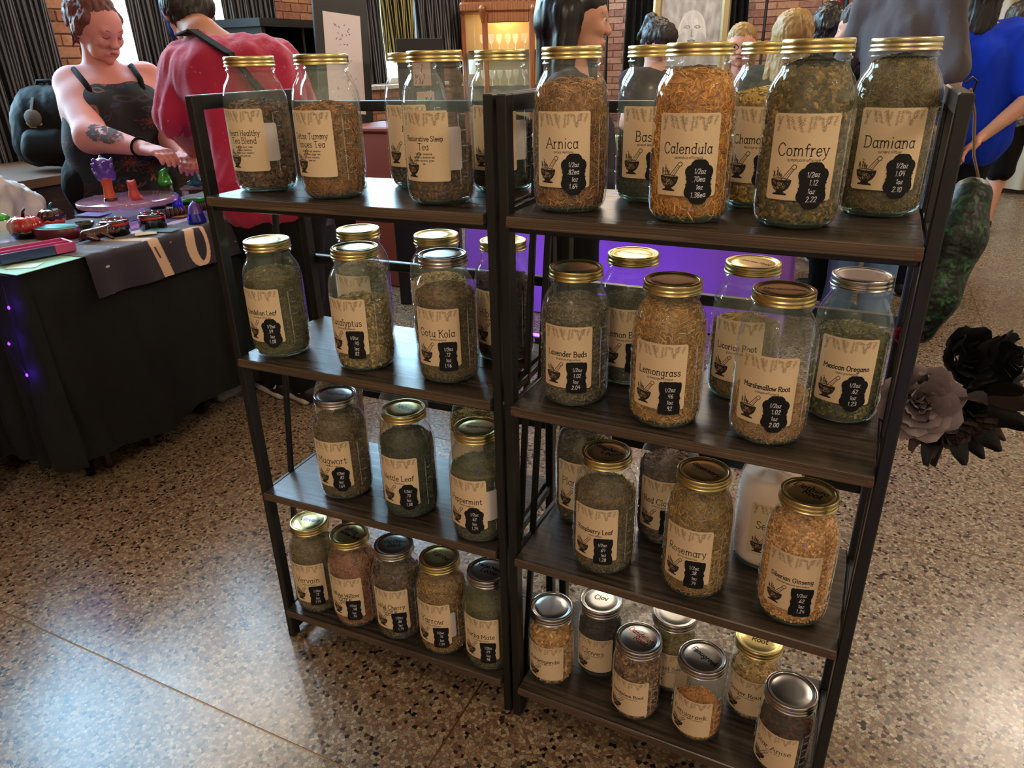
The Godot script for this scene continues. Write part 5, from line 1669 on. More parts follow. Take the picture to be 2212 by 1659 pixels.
# ---------------------------------------------------------------- the far side of the room
func striped(key: String, ground: Color, stripe: Color) -> StandardMaterial3D:
	var im := Image.create(256, 8, false, Image.FORMAT_RGB8)
	im.fill(ground)
	for k in 16:
		im.fill_rect(Rect2i(k * 16 + 2, 0, 3, 8), stripe)
		im.fill_rect(Rect2i(k * 16 + 8, 0, 4, 8), stripe)
	var m := mat(key, Color.WHITE, 0.75, 0.0, 0.3)
	m.albedo_texture = pic(im)
	m.backlight_enabled = true
	m.backlight = Color(0.10, 0.10, 0.08)
	return m

# pleated curtain panel hanging in front of the left wall
func curtain(label: String, m: Material, v0: float, v1: float, y0: float, y1: float, u := 0.10, gather := 0.0, pleats := 7.0) -> void:
	var s := stool()
	var g := []
	var n := int(pleats * 12)
	for j in 13:
		var t := j / 12.0
		var y := lerpf(y0, y1, t)
		var row := []
		var pinch := 1.0 - gather * exp(-pow((y - 1.35) / 0.5, 2))
		for i in n + 1:
			var a := float(i) / n
			var v := lerpf(v0, v1, 0.5 + (a - 0.5) * pinch)
			row.append(Vector3(u + 0.035 * sin(a * pleats * TAU) + 0.012 * sin(a * pleats * 9.1 + t * 4.0), y, v))
		row.reverse()
		g.append(row)
	sheet(s, g, Vector2(pleats * 0.22, 1))
	var o := put(done(s), "curtain", m)
	in_room(o)
	tag(o, label, "curtain", "striped curtains at the windows")

func leaf_print(im: Image, r: RandomNumberGenerator, area: Rect2, c: Color, n: int) -> void:
	for k in n:
		var p := area.position + Vector2(r.randf(), r.randf()) * area.size
		var d := Vector2.from_angle(r.randf() * TAU) * r.randf_range(5, 12)
		line(im, smooth_line(PackedVector2Array([p, p + d * 0.5 + d.orthogonal() * 0.3, p + d])), r.randf_range(1.0, 3.0), c)

func far_room() -> void:
	var st := striped("stripe_gold", Color(0.09, 0.09, 0.10), Color(0.70, 0.65, 0.40))
	var sg := striped("stripe_grey", Color(0.09, 0.09, 0.11), Color(0.42, 0.42, 0.45))
	curtain("dark grey striped curtain at the far left edge", sg, 5.42, 6.1, 0.75, 1.98, 0.12)
	curtain("grey striped curtain behind the cap, left of the window", sg, 4.42, 4.87, 0.7, 1.98, 0.12, 0.0, 5.0)
	curtain("gold striped curtain strip behind the blue cap", st, 4.22, 4.48, 0.7, 1.98, 0.19, 0.0, 4.0)
	curtain("dark striped curtain behind the black hutch", sg, 3.50, 4.05, 0.7, 1.98, 0.12)
	curtain("gold striped curtain left of the white poster board", st, 2.56, 2.92, 1.05, 1.98, 0.12, 0.0, 4.0)
	curtain("grey striped curtain behind the poster board", sg, 2.06, 2.54, 1.1, 1.98, 0.12)
	curtain("gold and black striped curtain right of the poster board", st, 1.44, 2.04, 1.30, 1.98, 0.12, 0.15, 8.0)
	curtain("wide grey striped curtain next to the china cabinet", sg, 0.46, 1.42, 1.30, 1.98, 0.12, 0.0, 11.0)
	# long dark wood chest under the first window, backpack on it
	var t := thing("wooden_chest", "long dark wooden chest under the window at the left", "chest")
	in_room(t)
	slab("body", 0.22, 0.98, 0.05, 0.78, 5.3, 6.9, M.dark_wood, t)
	slab("lid", 0.20, 1.01, 0.78, 0.82, 5.27, 6.93, M.chip_wood, t)
	for k in 3:
		slab("panel", 0.98, 0.995, 0.14, 0.70, 5.38 + k * 0.5, 5.38 + k * 0.5 + 0.42, M.dark_wood, t)
	slab("plinth", 0.24, 0.97, 0.0, 0.05, 5.32, 6.88, M.dark_wood, t)
	var bp := cloth("pack_nylon", Color(0.028, 0.029, 0.034), 0.55, 40.0)
	t = thing("backpack", "black backpack with a grey round pouch on the wooden chest", "backpack", rp(0.82, 0.832, 6.04), ROOM_TURN + 0.5)
	put(rough_up(blob([[Vector3(-0.09, 0.12, 0), Vector3(0.09, 0.12, 0), 0.115, 0.115], [Vector3(-0.08, 0.24, -0.01), Vector3(0.08, 0.24, -0.01), 0.11, 0.11], [Vector3(-0.05, 0.31, -0.02), Vector3(0.05, 0.31, -0.02), 0.08, 0.08]], 0.012, 0.05), 0.010, 8.0, 1.0, 4), "body", bp, t)
	put(blob([[Vector3(-0.07, 0.09, 0.09), Vector3(0.07, 0.09, 0.09), 0.06, 0.06], [Vector3(-0.06, 0.15, 0.085), Vector3(0.06, 0.15, 0.085), 0.05, 0.05]], 0.012, 0.04), "front_pocket", bp, t)
	var s := stool()
	tube(s, [Vector3(-0.05, 0.36, -0.03), Vector3(-0.03, 0.41, -0.03), Vector3(0.03, 0.41, -0.03), Vector3(0.05, 0.36, -0.03)], 0.011)
	put(done(s), "top_handle", bp, t)
	s = stool()
	tube(s, [Vector3(0.19, 0.30, 0.03), Vector3(0.235, 0.2, 0.05), Vector3(0.22, 0.06, 0.06), Vector3(0.19, 0.02, 0.05)], 0.016)
	put(done(s), "shoulder_strap", bp, t)
	var pouch := put(lathemesh([Vector2(0.0, 0.0), Vector2(0.040, 0.004), Vector2(0.043, 0.012), Vector2(0.034, 0.026), Vector2(0.0, 0.034)], 24), "pouch", mat("pouch_grey", Color(0.36, 0.34, 0.32), 0.8), t, Vector3(-0.03, 0.245, 0.085))
	pouch.rotation = Vector3(PI * 0.5, 0, 0)
	s = stool()
	bar(s, Vector3(-0.02, 0.34, 0.07), Vector3(-0.03, 0.27, 0.105), 0.018, 0.004)
	put(done(s), "pouch_loop", M.pouch_grey, t)
	s = stool()
	tube(s, [Vector3(-0.068, 0.225, 0.098), Vector3(-0.05, 0.205, 0.102), Vector3(-0.02, 0.203, 0.102), Vector3(0.008, 0.22, 0.098)], 0.004, 6)
	put(done(s), "zip", mat("zip_gold", Color(0.6, 0.5, 0.16), 0.5), t)
	# black hutch against the brick pier
	t = thing("black_hutch", "black open hutch behind the red shirt", "hutch")
	in_room(t)
	for e in [[0.55, 1.25, 1.50, 1.545, 4.02, 4.92], [0.58, 0.60, 0.0, 1.50, 4.06, 4.88], [0.58, 1.22, 0.0, 1.50, 4.06, 4.09], [0.58, 1.22, 0.0, 1.50, 4.85, 4.88], [0.60, 1.21, 1.06, 1.09, 4.09, 4.85], [0.60, 1.21, 0.70, 0.73, 4.09, 4.85], [0.60, 1.21, 0.0, 0.40, 4.09, 4.85], [0.60, 1.20, 1.09, 1.50, 4.28, 4.30], [0.60, 1.20, 1.09, 1.50, 4.48, 4.50]]:
		slab("board", e[0], e[1], e[2], e[3], e[4], e[5], M.black_paint, t)
	# easel with a white printed poster, and a second board beside it
	var im := Image.create(256, 512, false, Image.FORMAT_RGB8)
	im.fill(Color(0.83, 0.79, 0.80))
	var r := RandomNumberGenerator.new()
	r.seed = 12
	leaf_print(im, r, Rect2(70, 60, 110, 100), Color(0.42, 0.40, 0.42), 16)
	leaf_print(im, r, Rect2(60, 190, 140, 60), Color(0.70, 0.68, 0.70), 12)
	leaf_print(im, r, Rect2(60, 300, 140, 160), Color(0.62, 0.60, 0.62), 14)
	var pm := mat("poster_print", Color.WHITE, 0.7)
	pm.albedo_texture = pic(im)
	t = thing("sign_easel", "leaning black board with a long white leaf print poster", "easel", rp(1.62, 0, 4.74), ROOM_TURN + 1.15)
	t.rotation.x = 0.0
	var lean := Basis(Vector3.RIGHT, -0.10) * Basis(Vector3.BACK, -0.10)
	s = stool()
	cbox(s, lean * Vector3(0, 0.85, 0) + Vector3(0, 0.03, 0), Vector3(0.36, 1.62, 0.025), 0.004, lean)
	put(done(s), "board", mat("board_grey", Color(0.10, 0.095, 0.10), 0.6), t)
	s = flat(stool())
	var pc := func(x: float, y: float) -> Vector3: return lean * Vector3(x, y, 0.0145) + Vector3(0, 0.03, 0)
	quad(s, pc.call(-0.125, 0.98), pc.call(0.125, 0.98), pc.call(0.125, 1.55), pc.call(-0.125, 1.55), Vector2(0, 1), Vector2(1, 1), Vector2(1, 0), Vector2(0, 0))
	put(done(s), "poster", pm, t)
	s = stool()
	bar(s, Vector3(0.0, 1.30, -0.13), Vector3(0, 0.0, -0.34), 0.03, 0.02)
	put(done(s), "strut", M.black_paint, t)
	im = Image.create(256, 256, false, Image.FORMAT_RGB8)
	im.fill(Color(0.07, 0.06, 0.065))
	for k in 3:
		im.fill_rect(Rect2i(70 + k * 14, 24 + k * 76, 116, 62), Color(0.70, 0.58, 0.50))
		leaf_print(im, r, Rect2(80 + k * 14, 34 + k * 76, 90, 40), Color(0.24, 0.16, 0.20), 9)
	var bm := mat("board_prints", Color.WHITE, 0.6)
	bm.albedo_texture = pic(im)
	t = thing("art_board", "dark board with three small prints beside the poster easel", "board", rp(1.98, 0, 4.36), ROOM_TURN + 0.9)
	put(boxmesh(Vector3(0.30, 0.78, 0.02), 0.003), "board", M.board_grey, t, Vector3(0, 1.03, 0))
	s = flat(stool())
	quad(s, Vector3(-0.13, 0.74, 0.0115), Vector3(0.13, 0.74, 0.0115), Vector3(0.13, 1.36, 0.0115), Vector3(-0.13, 1.36, 0.0115), Vector2(0, 1), Vector2(1, 1), Vector2(1, 0), Vector2(0, 0))
	put(done(s), "prints", bm, t)
	for x in [-0.12, 0.12]:
		put(boxmesh(Vector3(0.03, 0.66, 0.03), 0.003), "leg", M.black_paint, t, Vector3(x, 0.33, -0.03))
	# low display table with an orange picture of a moon
	t = thing("display_chest", "orange brown chest behind the left shelf unit", "chest", rp(1.95, 0, 4.70), ROOM_TURN)
	var om := mat("orange_wood", Color(0.50, 0.20, 0.09), 0.5)
	put(boxmesh(Vector3(0.38, 0.92, 0.4), 0.01), "body", om, t, Vector3(0, 0.461, 0))
	put(boxmesh(Vector3(0.41, 0.03, 0.43), 0.008), "top", om, t, Vector3(0, 0.937, 0))
	im = Image.create(256, 256, false, Image.FORMAT_RGB8)
	im.fill(Color(0.42, 0.19, 0.11))
	for k in 22:
		var a := TAU * k / 22.0
		seg(im, Vector2(128 + 92 * cos(a), 128 + 92 * sin(a)), Vector2(128 + 92 * cos(a + 0.2), 128 + 92 * sin(a + 0.2)), 2.0, Color(0.80, 0.52, 0.30))
		seg(im, Vector2(128 + 70 * cos(a), 128 + 70 * sin(a)), Vector2(129 + 70 * cos(a), 128 + 70 * sin(a)), 5.0, Color(0.82, 0.60, 0.40))
	for k in 40:
		var a := -1.9 + 3.8 * k / 40.0
		seg(im, Vector2(140 - 44 * cos(a), 140 + 60 * sin(a)), Vector2(140 - 44 * cos(a + 0.1), 140 + 60 * sin(a + 0.1)), 12.0 * cos(a * 0.75) + 2.0, Color(0.06, 0.09, 0.18))
	var mm := mat("moon_print", Color.WHITE, 0.6)
	mm.albedo_texture = pic(im)
	t = thing("moon_picture", "orange picture with a dark crescent moon between the left jars", "picture", rp(2.36, 0.0, 5.0), ROOM_TURN + 0.45)
	put(boxmesh(Vector3(0.34, 0.34, 0.02), 0.003), "panel", om, t, Vector3(0, 0.78, 0))
	s = flat(stool())
	quad(s, Vector3(-0.15, 0.63, 0.0115), Vector3(0.15, 0.63, 0.0115), Vector3(0.15, 0.93, 0.0115), Vector3(-0.15, 0.93, 0.0115), Vector2(0, 1), Vector2(1, 1), Vector2(1, 0), Vector2(0, 0))
	put(done(s), "print", mm, t)
	put(boxmesh(Vector3(0.36, 0.60, 0.25), 0.005), "black_plinth", M.black_paint, t, Vector3(0, 0.301, 0))
	china_cabinet()
	portrait()
	back_props()

func china_cabinet() -> void:
	var t := thing("china_cabinet", "carved oak china cabinet with curved glass sides full of glassware", "cabinet", rp(0.80, 0, 0.64), ROOM_TURN + PI * 0.16)
	put(boxmesh(Vector3(1.0, 0.22, 0.44), 0.02), "plinth", M.oak, t, Vector3(0, 0.11, 0))
	put(boxmesh(Vector3(1.02, 0.10, 0.46), 0.02), "cornice", M.oak, t, Vector3(0, 1.80, 0))
	put(boxmesh(Vector3(0.96, 1.56, 0.02), 0.0), "back", mat("mirror_back", Color(0.75, 0.66, 0.42), 0.25, 0.3), t, Vector3(0, 0.98, -0.21))
	for x in [-0.25, 0.25]:
		put(boxmesh(Vector3(0.06, 1.54, 0.05), 0.008), "door_stile", M.oak, t, Vector3(x, 0.98, 0.2))
	put(boxmesh(Vector3(0.44, 0.10, 0.045), 0.008), "door_rail", M.oak, t, Vector3(0, 1.70, 0.2))
	put(boxmesh(Vector3(0.44, 0.10, 0.045), 0.008), "door_rail", M.oak, t, Vector3(0, 0.28, 0.2))
	for x in [-0.48, 0.48]:
		put(boxmesh(Vector3(0.05, 1.54, 0.05), 0.008), "corner_post", M.oak, t, Vector3(x, 0.98, -0.18))
	put(boxmesh(Vector3(0.44, 1.34, 0.004), 0.0), "door_glass", M.window_glass, t, Vector3(0, 0.98, 0.2))
	for sd in [-1.0, 1.0]:
		var s := stool()
		var g := []
		for y in [0.24, 1.74]:
			var row := []
			for k in 9:
				var a := k / 8.0 * PI * 0.5
				row.append(Vector3(sd * (0.28 + 0.20 * sin(a)), y, -0.16 + 0.36 * cos(a)))
			g.append(row)
		sheet(s, g)
		put(done(s), "bowed_glass", M.window_glass, t)
	for y in [0.62, 1.02, 1.38]:
		var s := stool()
		cbox(s, Vector3(0, y, -0.02), Vector3(0.86, 0.012, 0.34), 0.002)
		put(done(s), "glass_shelf", M.dark_wood, t)
	# carved crest
	var carve := []
	for k in 15:
		var x := -0.45 + k * 0.065
		carve.append([Vector3(x, 1.87 + 0.05 * cos(x * 3.2), 0.19), Vector3(x + 0.03, 1.895 + 0.06 * cos(x * 3.2), 0.2), 0.030, 0.016])
		carve.append([Vector3(x, 1.86, 0.19), Vector3(x - 0.025, 1.92 + 0.05 * cos(x * 3.2), 0.19), 0.018, 0.010])
	put(blob(carve, 0.012, 0.012), "carved_crest", M.oak, t)
	for x in [-0.27, 0.27]:
		put(blob([[Vector3(x, 1.72, 0.22), Vector3(x, 1.78, 0.235), 0.03, 0.045], [Vector3(x, 1.66, 0.22), Vector3(x, 1.72, 0.22), 0.018, 0.028]], 0.01, 0.015), "carved_scroll", M.oak, t)
	# a small warm lamp of the cabinet and the glassware in it
	var lamp := put(boxmesh(Vector3(0.30, 0.02, 0.04), 0.004), "cabinet_light_tube", M.bulb_glow, t, Vector3(0, 1.735, 0.08))
	var al := OmniLight3D.new()
	al.name = "cabinet_light"
	al.light_color = Color(1.0, 0.80, 0.5)
	al.light_energy = 0.16
	al.light_size = 0.03
	al.omni_range = 20.0
	al.omni_attenuation = 2.0
	al.shadow_enabled = true
	al.position = Vector3(0, 1.71, 0.08)
	t.add_child(al, true)
	lamp.name = "cabinet_light_tube"
	var clear := mat("crystal", Color(0.95, 0.93, 0.85, 0.30), 0.06, 0.0, 0.9)
	clear.transparency = BaseMaterial3D.TRANSPARENCY_ALPHA
	var goblet := lathemesh([Vector2(0.0, 0.0), Vector2(0.03, 0.0), Vector2(0.006, 0.01), Vector2(0.005, 0.06), Vector2(0.02, 0.075), Vector2(0.034, 0.11), Vector2(0.033, 0.16)], 16)
	var b := Basis(Vector3.UP, ROOM_TURN + PI * 0.16)
	for y in [1.387, 1.027]:
		for k in 7:
			var p := rp(0.80, 0, 0.64) + b * Vector3(-0.27 + k * 0.09, y, 0.06 if k % 2 else -0.06)
			var o := put(goblet, "wine_glass", clear, null, p)
			tag(o, "stemmed glass on the upper shelf of the china cabinet" if y > 1.2 else "stemmed glass on the middle shelf of the china cabinet", "glass", "glasses in the china cabinet, upper row" if y > 1.2 else "glasses in the china cabinet, middle row")

func portrait() -> void:
	# gilt framed ghostly portrait with black drapery behind it
	var im := Image.create(160, 200, false, Image.FORMAT_RGB8)
	var f := FastNoiseLite.new()
	f.seed = 3
	f.frequency = 0.02
	for y in 200:
		for x in 160:
			var k := 0.58 + 0.16 * f.get_noise_2d(x * 2.0, y * 0.7)
			var e := Vector2((x - 84) / 36.0, (y - 104) / 52.0).length()
			k += 0.14 * clampf(1.15 - e, 0.0, 0.6)
			im.set_pixel(x, y, Color(k, k * 0.965, k * 0.95))
	var dk := Color(0.36, 0.33, 0.32, 0.8)
	for x in [70, 98]:
		line(im, smooth_line(PackedVector2Array([Vector2(x - 8, 94), Vector2(x, 90), Vector2(x + 8, 94), Vector2(x, 97), Vector2(x - 8, 94)])), 1.6, dk)
	line(im, PackedVector2Array([Vector2(84, 98), Vector2(83, 118), Vector2(88, 119)]), 1.0, dk)
	line(im, smooth_line(PackedVector2Array([Vector2(74, 131), Vector2(84, 129), Vector2(94, 131), Vector2(84, 134), Vector2(74, 131)])), 1.3, dk)
	for k in 26:
		var a := 0.12 * k - 0.1
		var p := Vector2(84 - 30 * cos(a), 84 - 34 * sin(a))
		line(im, smooth_line(PackedVector2Array([p, p + Vector2(-6 * cos(a), 18), p + Vector2(-10 * cos(a), 50)])), 1.2, Color(0.78, 0.74, 0.71, 0.55))
	line(im, smooth_line(PackedVector2Array([Vector2(60, 146), Vector2(84, 160), Vector2(110, 140)])), 1.3, dk)
	var pm := mat("portrait_print", Color.WHITE, 0.5)
	pm.albedo_texture = pic(im)
	var t := thing("framed_portrait", "gilt framed faded grey portrait before black drapes", "picture", rp(2.90, 0, 1.10), ROOM_TURN + 0.35)
	var gilt := mat("gilt", Color(0.62, 0.55, 0.40), 0.4, 0.5)
	var s := flat(stool())
	quad(s, Vector3(-0.27, 1.20, 0.02), Vector3(0.27, 1.20, 0.02), Vector3(0.27, 1.82, 0.02), Vector3(-0.27, 1.82, 0.02), Vector2(0, 1), Vector2(1, 1), Vector2(1, 0), Vector2(0, 0))
	put(done(s), "canvas", pm, t)
	put(boxmesh(Vector3(0.58, 0.66, 0.02), 0.0), "backing", M.black_paint, t, Vector3(0, 1.51, 0.006))
	for e in [[Vector3(-0.31, 1.51, 0.02), Vector3(0.08, 0.80, 0.05)], [Vector3(0.31, 1.51, 0.02), Vector3(0.08, 0.80, 0.05)], [Vector3(0, 1.87, 0.02), Vector3(0.54, 0.08, 0.05)], [Vector3(0, 1.15, 0.02), Vector3(0.54, 0.08, 0.05)]]:
		put(boxmesh(e[1], 0.02), "frame_bar", gilt, t, e[0])
	for x in [-0.28, 0.28]:
		s = stool()
		bar(s, Vector3(x, 1.12, -0.01), Vector3(x * 1.25, 0.0, 0.10), 0.03, 0.02)
		put(done(s), "easel_leg", M.dark_wood, t)
	s = stool()
	bar(s, Vector3(0, 1.5, -0.02), Vector3(0, 0.0, -0.5), 0.03, 0.02)
	put(done(s), "easel_leg", M.dark_wood, t)
	for k in 2:
		var g := []
		for j in 12:
			var y := lerpf(0.0, 2.4, j / 11.0)
			var row := []
			for i in 61:
				var a := i / 60.0
				var x: float = ([-0.55, 0.34][k]) + a * 0.26 * (1.0 + 0.35 * (1.0 - y / 2.4)) - (0.06 if k == 0 else 0.0) * (1.0 - y / 2.4)
				row.append(Vector3(x, y, -0.60 + 0.05 * sin(a * 26.0) + 0.02 * sin(a * 61.0)))
			g.append(row)
		s = stool()
		sheet(s, g)
		var o := put(done(s), "drape", M.drape_black, null, t.position)
		o.rotation.y = t.rotation.y
		tag(o, ["black drape left of the framed portrait", "black drape right of the framed portrait"][k], "drape")
	# the pole that carries the drapes
	s = stool()
	tube(s, [Vector3(-0.75, 2.41, -0.60), Vector3(0.80, 2.41, -0.60)], 0.015)
	for x in [-0.75, 0.80]:
		tube(s, [Vector3(x, 0.0, -0.60), Vector3(x, 2.42, -0.60)], 0.015)
	var pole := put(done(s), "drape_stand", M.dark_iron, null, t.position)
	pole.rotation.y = t.rotation.y
	tag(pole, "dark pole stand that carries the black drapes", "stand")

func back_props() -> void:
	# dark monitor-like hutch between the portrait and the dark haired woman
	var t := thing("black_case", "black upright display case left of the black drapes", "case", rp(2.05, 0, 2.0), ROOM_TURN + 0.2)
	put(boxmesh(Vector3(0.46, 1.40, 0.34), 0.008), "carcass", M.black_paint, t, Vector3(0, 0.70, 0))
	put(boxmesh(Vector3(0.34, 0.50, 0.01), 0.0), "door", mat("case_door", Color(0.10, 0.105, 0.11), 0.3), t, Vector3(0, 1.08, 0.176))
	# flag and door jamb behind the short haired man
	var cl := [Color(0.75, 0.72, 0.72), Color(0.52, 0.12, 0.14), Color(0.10, 0.14, 0.20)]
	t = thing("hanging_flag", "white red and dark flag hanging by the back wall", "flag", rp(4.02, 0, 0.16), ROOM_TURN)
	for k in 3:
		var g := []
		for j in 8:
			var row := []
			for i in 7:
				row.append(Vector3(k * 0.055 + i * 0.0092, 0.9 + j * 0.20, 0.02 * sin((k * 6 + i) * 0.9) + 0.03))
			g.append(row)
		var s := stool()
		sheet(s, g)
		put(done(s), "stripe", mat("flag_%d" % k, cl[k], 0.8), t)
	var s2 := stool()
	tube(s2, [Vector3(-0.02, 0.0, 0.03), Vector3(-0.02, 2.5, 0.03)], 0.012)
	put(done(s2), "pole", M.brass, t)
	var d := room_node("door_1")
	slab("door_leaf", 4.36, 5.16, 0.0, 2.1, 0.0, 0.05, M.black_paint, d)
	for e in [[4.28, 4.36, 0.0, 2.18], [5.16, 5.24, 0.0, 2.18], [4.36, 5.16, 2.1, 2.18]]:
		slab("door_frame", e[0], e[1], e[2], e[3], 0.0, 0.08, M.oak, d)
	var hs := stool()
	tube(hs, [Vector3(4.44, 1.0, 0.05), Vector3(4.44, 1.0, 0.10), Vector3(4.54, 1.0, 0.10)], 0.01)
	put(done(hs), "door_handle", M.brass, d)
	# pale curtain at the right end of the back wall
	var g := []
	for j in 10:
		var row := []
		for i in 81:
			var a := i / 80.0
			row.append(Vector3(5.45 + a * 1.5, 0.05 + j * 0.38, 0.10 + 0.04 * sin(a * 44.0)))
		g.append(row)
	var s := stool()
	sheet(s, g)
	var o := put(done(s), "pale_drape", cloth("pale_drape", Color(0.62, 0.58, 0.52), 0.8, 20.0))
	in_room(o)
	tag(o, "pale beige drape on the back wall behind the blue shirt", "drape")
	# violet stage lamp on the floor behind the viewer, mirrored low in the jars
	t = thing("stage_lamp", "small violet stage lamp on a stand behind the viewer", "lamp", Vector3(0.12, 0, 0.55), PI)
	s2 = stool()
	tube(s2, [Vector3(0, 0.0, 0), Vector3(0, 0.22, 0)], 0.012)
	put(done(s2), "pole", M.dark_iron, t)
	put(lathemesh([Vector2(0.0, 0.0), Vector2(0.16, 0.0), Vector2(0.15, 0.02), Vector2(0.02, 0.03), Vector2(0.0, 0.03)], 24), "base", M.dark_iron, t)
	put(boxmesh(Vector3(0.20, 0.26, 0.14), 0.01), "housing", M.black_paint, t, Vector3(0, 0.33, 0))
	var vg := mat("lamp_violet", Color(0.5, 0.4, 1.0), 0.4)
	vg.emission_enabled = true
	vg.emission = Color(0.42, 0.28, 1.0)
	vg.emission_energy_multiplier = 2.0
	put(boxmesh(Vector3(0.16, 0.20, 0.004), 0.0), "lamp_face", vg, t, Vector3(0, 0.33, 0.073))
	var al := AreaLight3D.new()
	al.name = "violet_light"
	al.area_size = Vector2(0.16, 0.20)
	al.light_color = Color(0.50, 0.36, 1.0)
	al.light_energy = 0.012
	al.area_range = 30.0
	al.shadow_enabled = true
	al.position = Vector3(0, 0.33, 0.077)
	al.rotation.y = PI
	t.add_child(al, true)

func purple_table() -> void:
	folding_table("folding table under the purple cloth at the back", 2.62, 4.3, 4.42, 5.02, 0.74)
	var c := put(drape(2.615, 4.305, 4.413, 5.027, 0.744, 0.02, 0.012, 0.4, 1.0), "table_cover", M.purple_cloth)
	in_room(c)
	tag(c, "bright purple cloth hanging down the front of the back table", "tablecloth")
	var r := put(boxmesh(Vector3(1.5, 0.004, 0.5), 0.0), "runner", M.lilac_cloth)
	r.position = rp(3.45, 0.7475, 4.72)
	r.rotation.y = ROOM_TURN
	tag(r, "pale lilac runner on the purple table", "runner")
	var looks := [["white boxed candle on the purple table", Color(0.8, 0.78, 0.74), 2.7], ["pale green boxed soap on the purple table", Color(0.65, 0.72, 0.50), 3.25], ["pink boxed soap on the purple table", Color(0.72, 0.45, 0.48), 3.6], ["brown paper parcel on the purple table", Color(0.48, 0.36, 0.25), 3.95]]
	for e in looks:
		var o := put(boxmesh(Vector3(0.14, 0.16, 0.09), 0.006), "gift_box", mat("box_" + e[0], e[1], 0.6), null, rp(e[2] + 0.15, 0.832, 4.7))
		o.rotation.y = ROOM_TURN + e[2]
		tag(o, e[0], "box", "boxes on the purple table")
	# violet strip lamp under the front edge of the table, which colours the cloth
	var t := thing("violet_strip_lamp", "violet strip lamp on the floor in front of the purple table", "lamp", rp(3.4, 0, 5.45), ROOM_TURN)
	put(boxmesh(Vector3(0.9, 0.035, 0.05), 0.004), "housing", M.black_paint, t, Vector3(0, 0.018, 0))
	var vg := mat("strip_violet", Color(0.5, 0.3, 1.0), 0.4)
	vg.emission_enabled = true
	vg.emission = Color(0.58, 0.32, 1.0)
	vg.emission_energy_multiplier = 5.0
	put(boxmesh(Vector3(0.86, 0.004, 0.03), 0.0), "lamp_strip", vg, t, Vector3(0, 0.038, 0))
	var al := AreaLight3D.new()
	al.name = "strip_light"
	al.area_size = Vector2(0.86, 0.03)
	al.light_color = Color(0.66, 0.42, 1.0)
	al.light_energy = 0.6
	al.area_range = 30.0
	al.shadow_enabled = true
	al.position = Vector3(0, 0.043, 0)
	al.rotation = Vector3(PI * 0.5 - 0.5, 0, 0)
	t.add_child(al, true)

# ---------------------------------------------------------------- lace and flower swag on the right end of the right unit
func petal(s: SurfaceTool, at: Transform3D, w: float, l: float, cup: float, n := 4) -> void:
	var g := []
	for i in n + 1:
		var t := float(i) / n
		var row := []
		for j in 5:
			var a := (j - 2) / 2.0
			var ww := w * sin(PI * (0.12 + 0.80 * t)) * 0.5
			row.append(at * Vector3(a * ww, l * t, cup * (t * t) * l - 0.35 * cup * a * a * l * t))
		g.append(row)
	sheet(s, g)

func rose(parent: Node3D, called: String, at: Vector3, dir: Vector3, size: float, m: Material, layers := 5) -> void:
	var o := Node3D.new()
	o.name = called
	parent.add_child(o, true)
	o.position = at
	var y := dir.normalized()
	var x := y.cross(Vector3(0.3, 0.2, 0.9)).normalized()
	o.basis = Basis(x, y, x.cross(y))
	for k in layers:
		var n := 3 + k
		for i in n:
			var a := TAU * i / n + k * 0.7
			var s := stool()
			var open := 0.12 + 0.24 * k
			var b := Basis(Vector3.UP, a) * Basis(Vector3.RIGHT, open)
			petal(s, Transform3D(b, b * Vector3(0, 0, 0.0) + Basis(Vector3.UP, a) * Vector3(0, 0, size * 0.05 * k)), size * (0.42 + 0.10 * k), size * (0.55 + 0.05 * k), -0.28 + 0.02 * k)
			put(done(s), "petal", m, o)

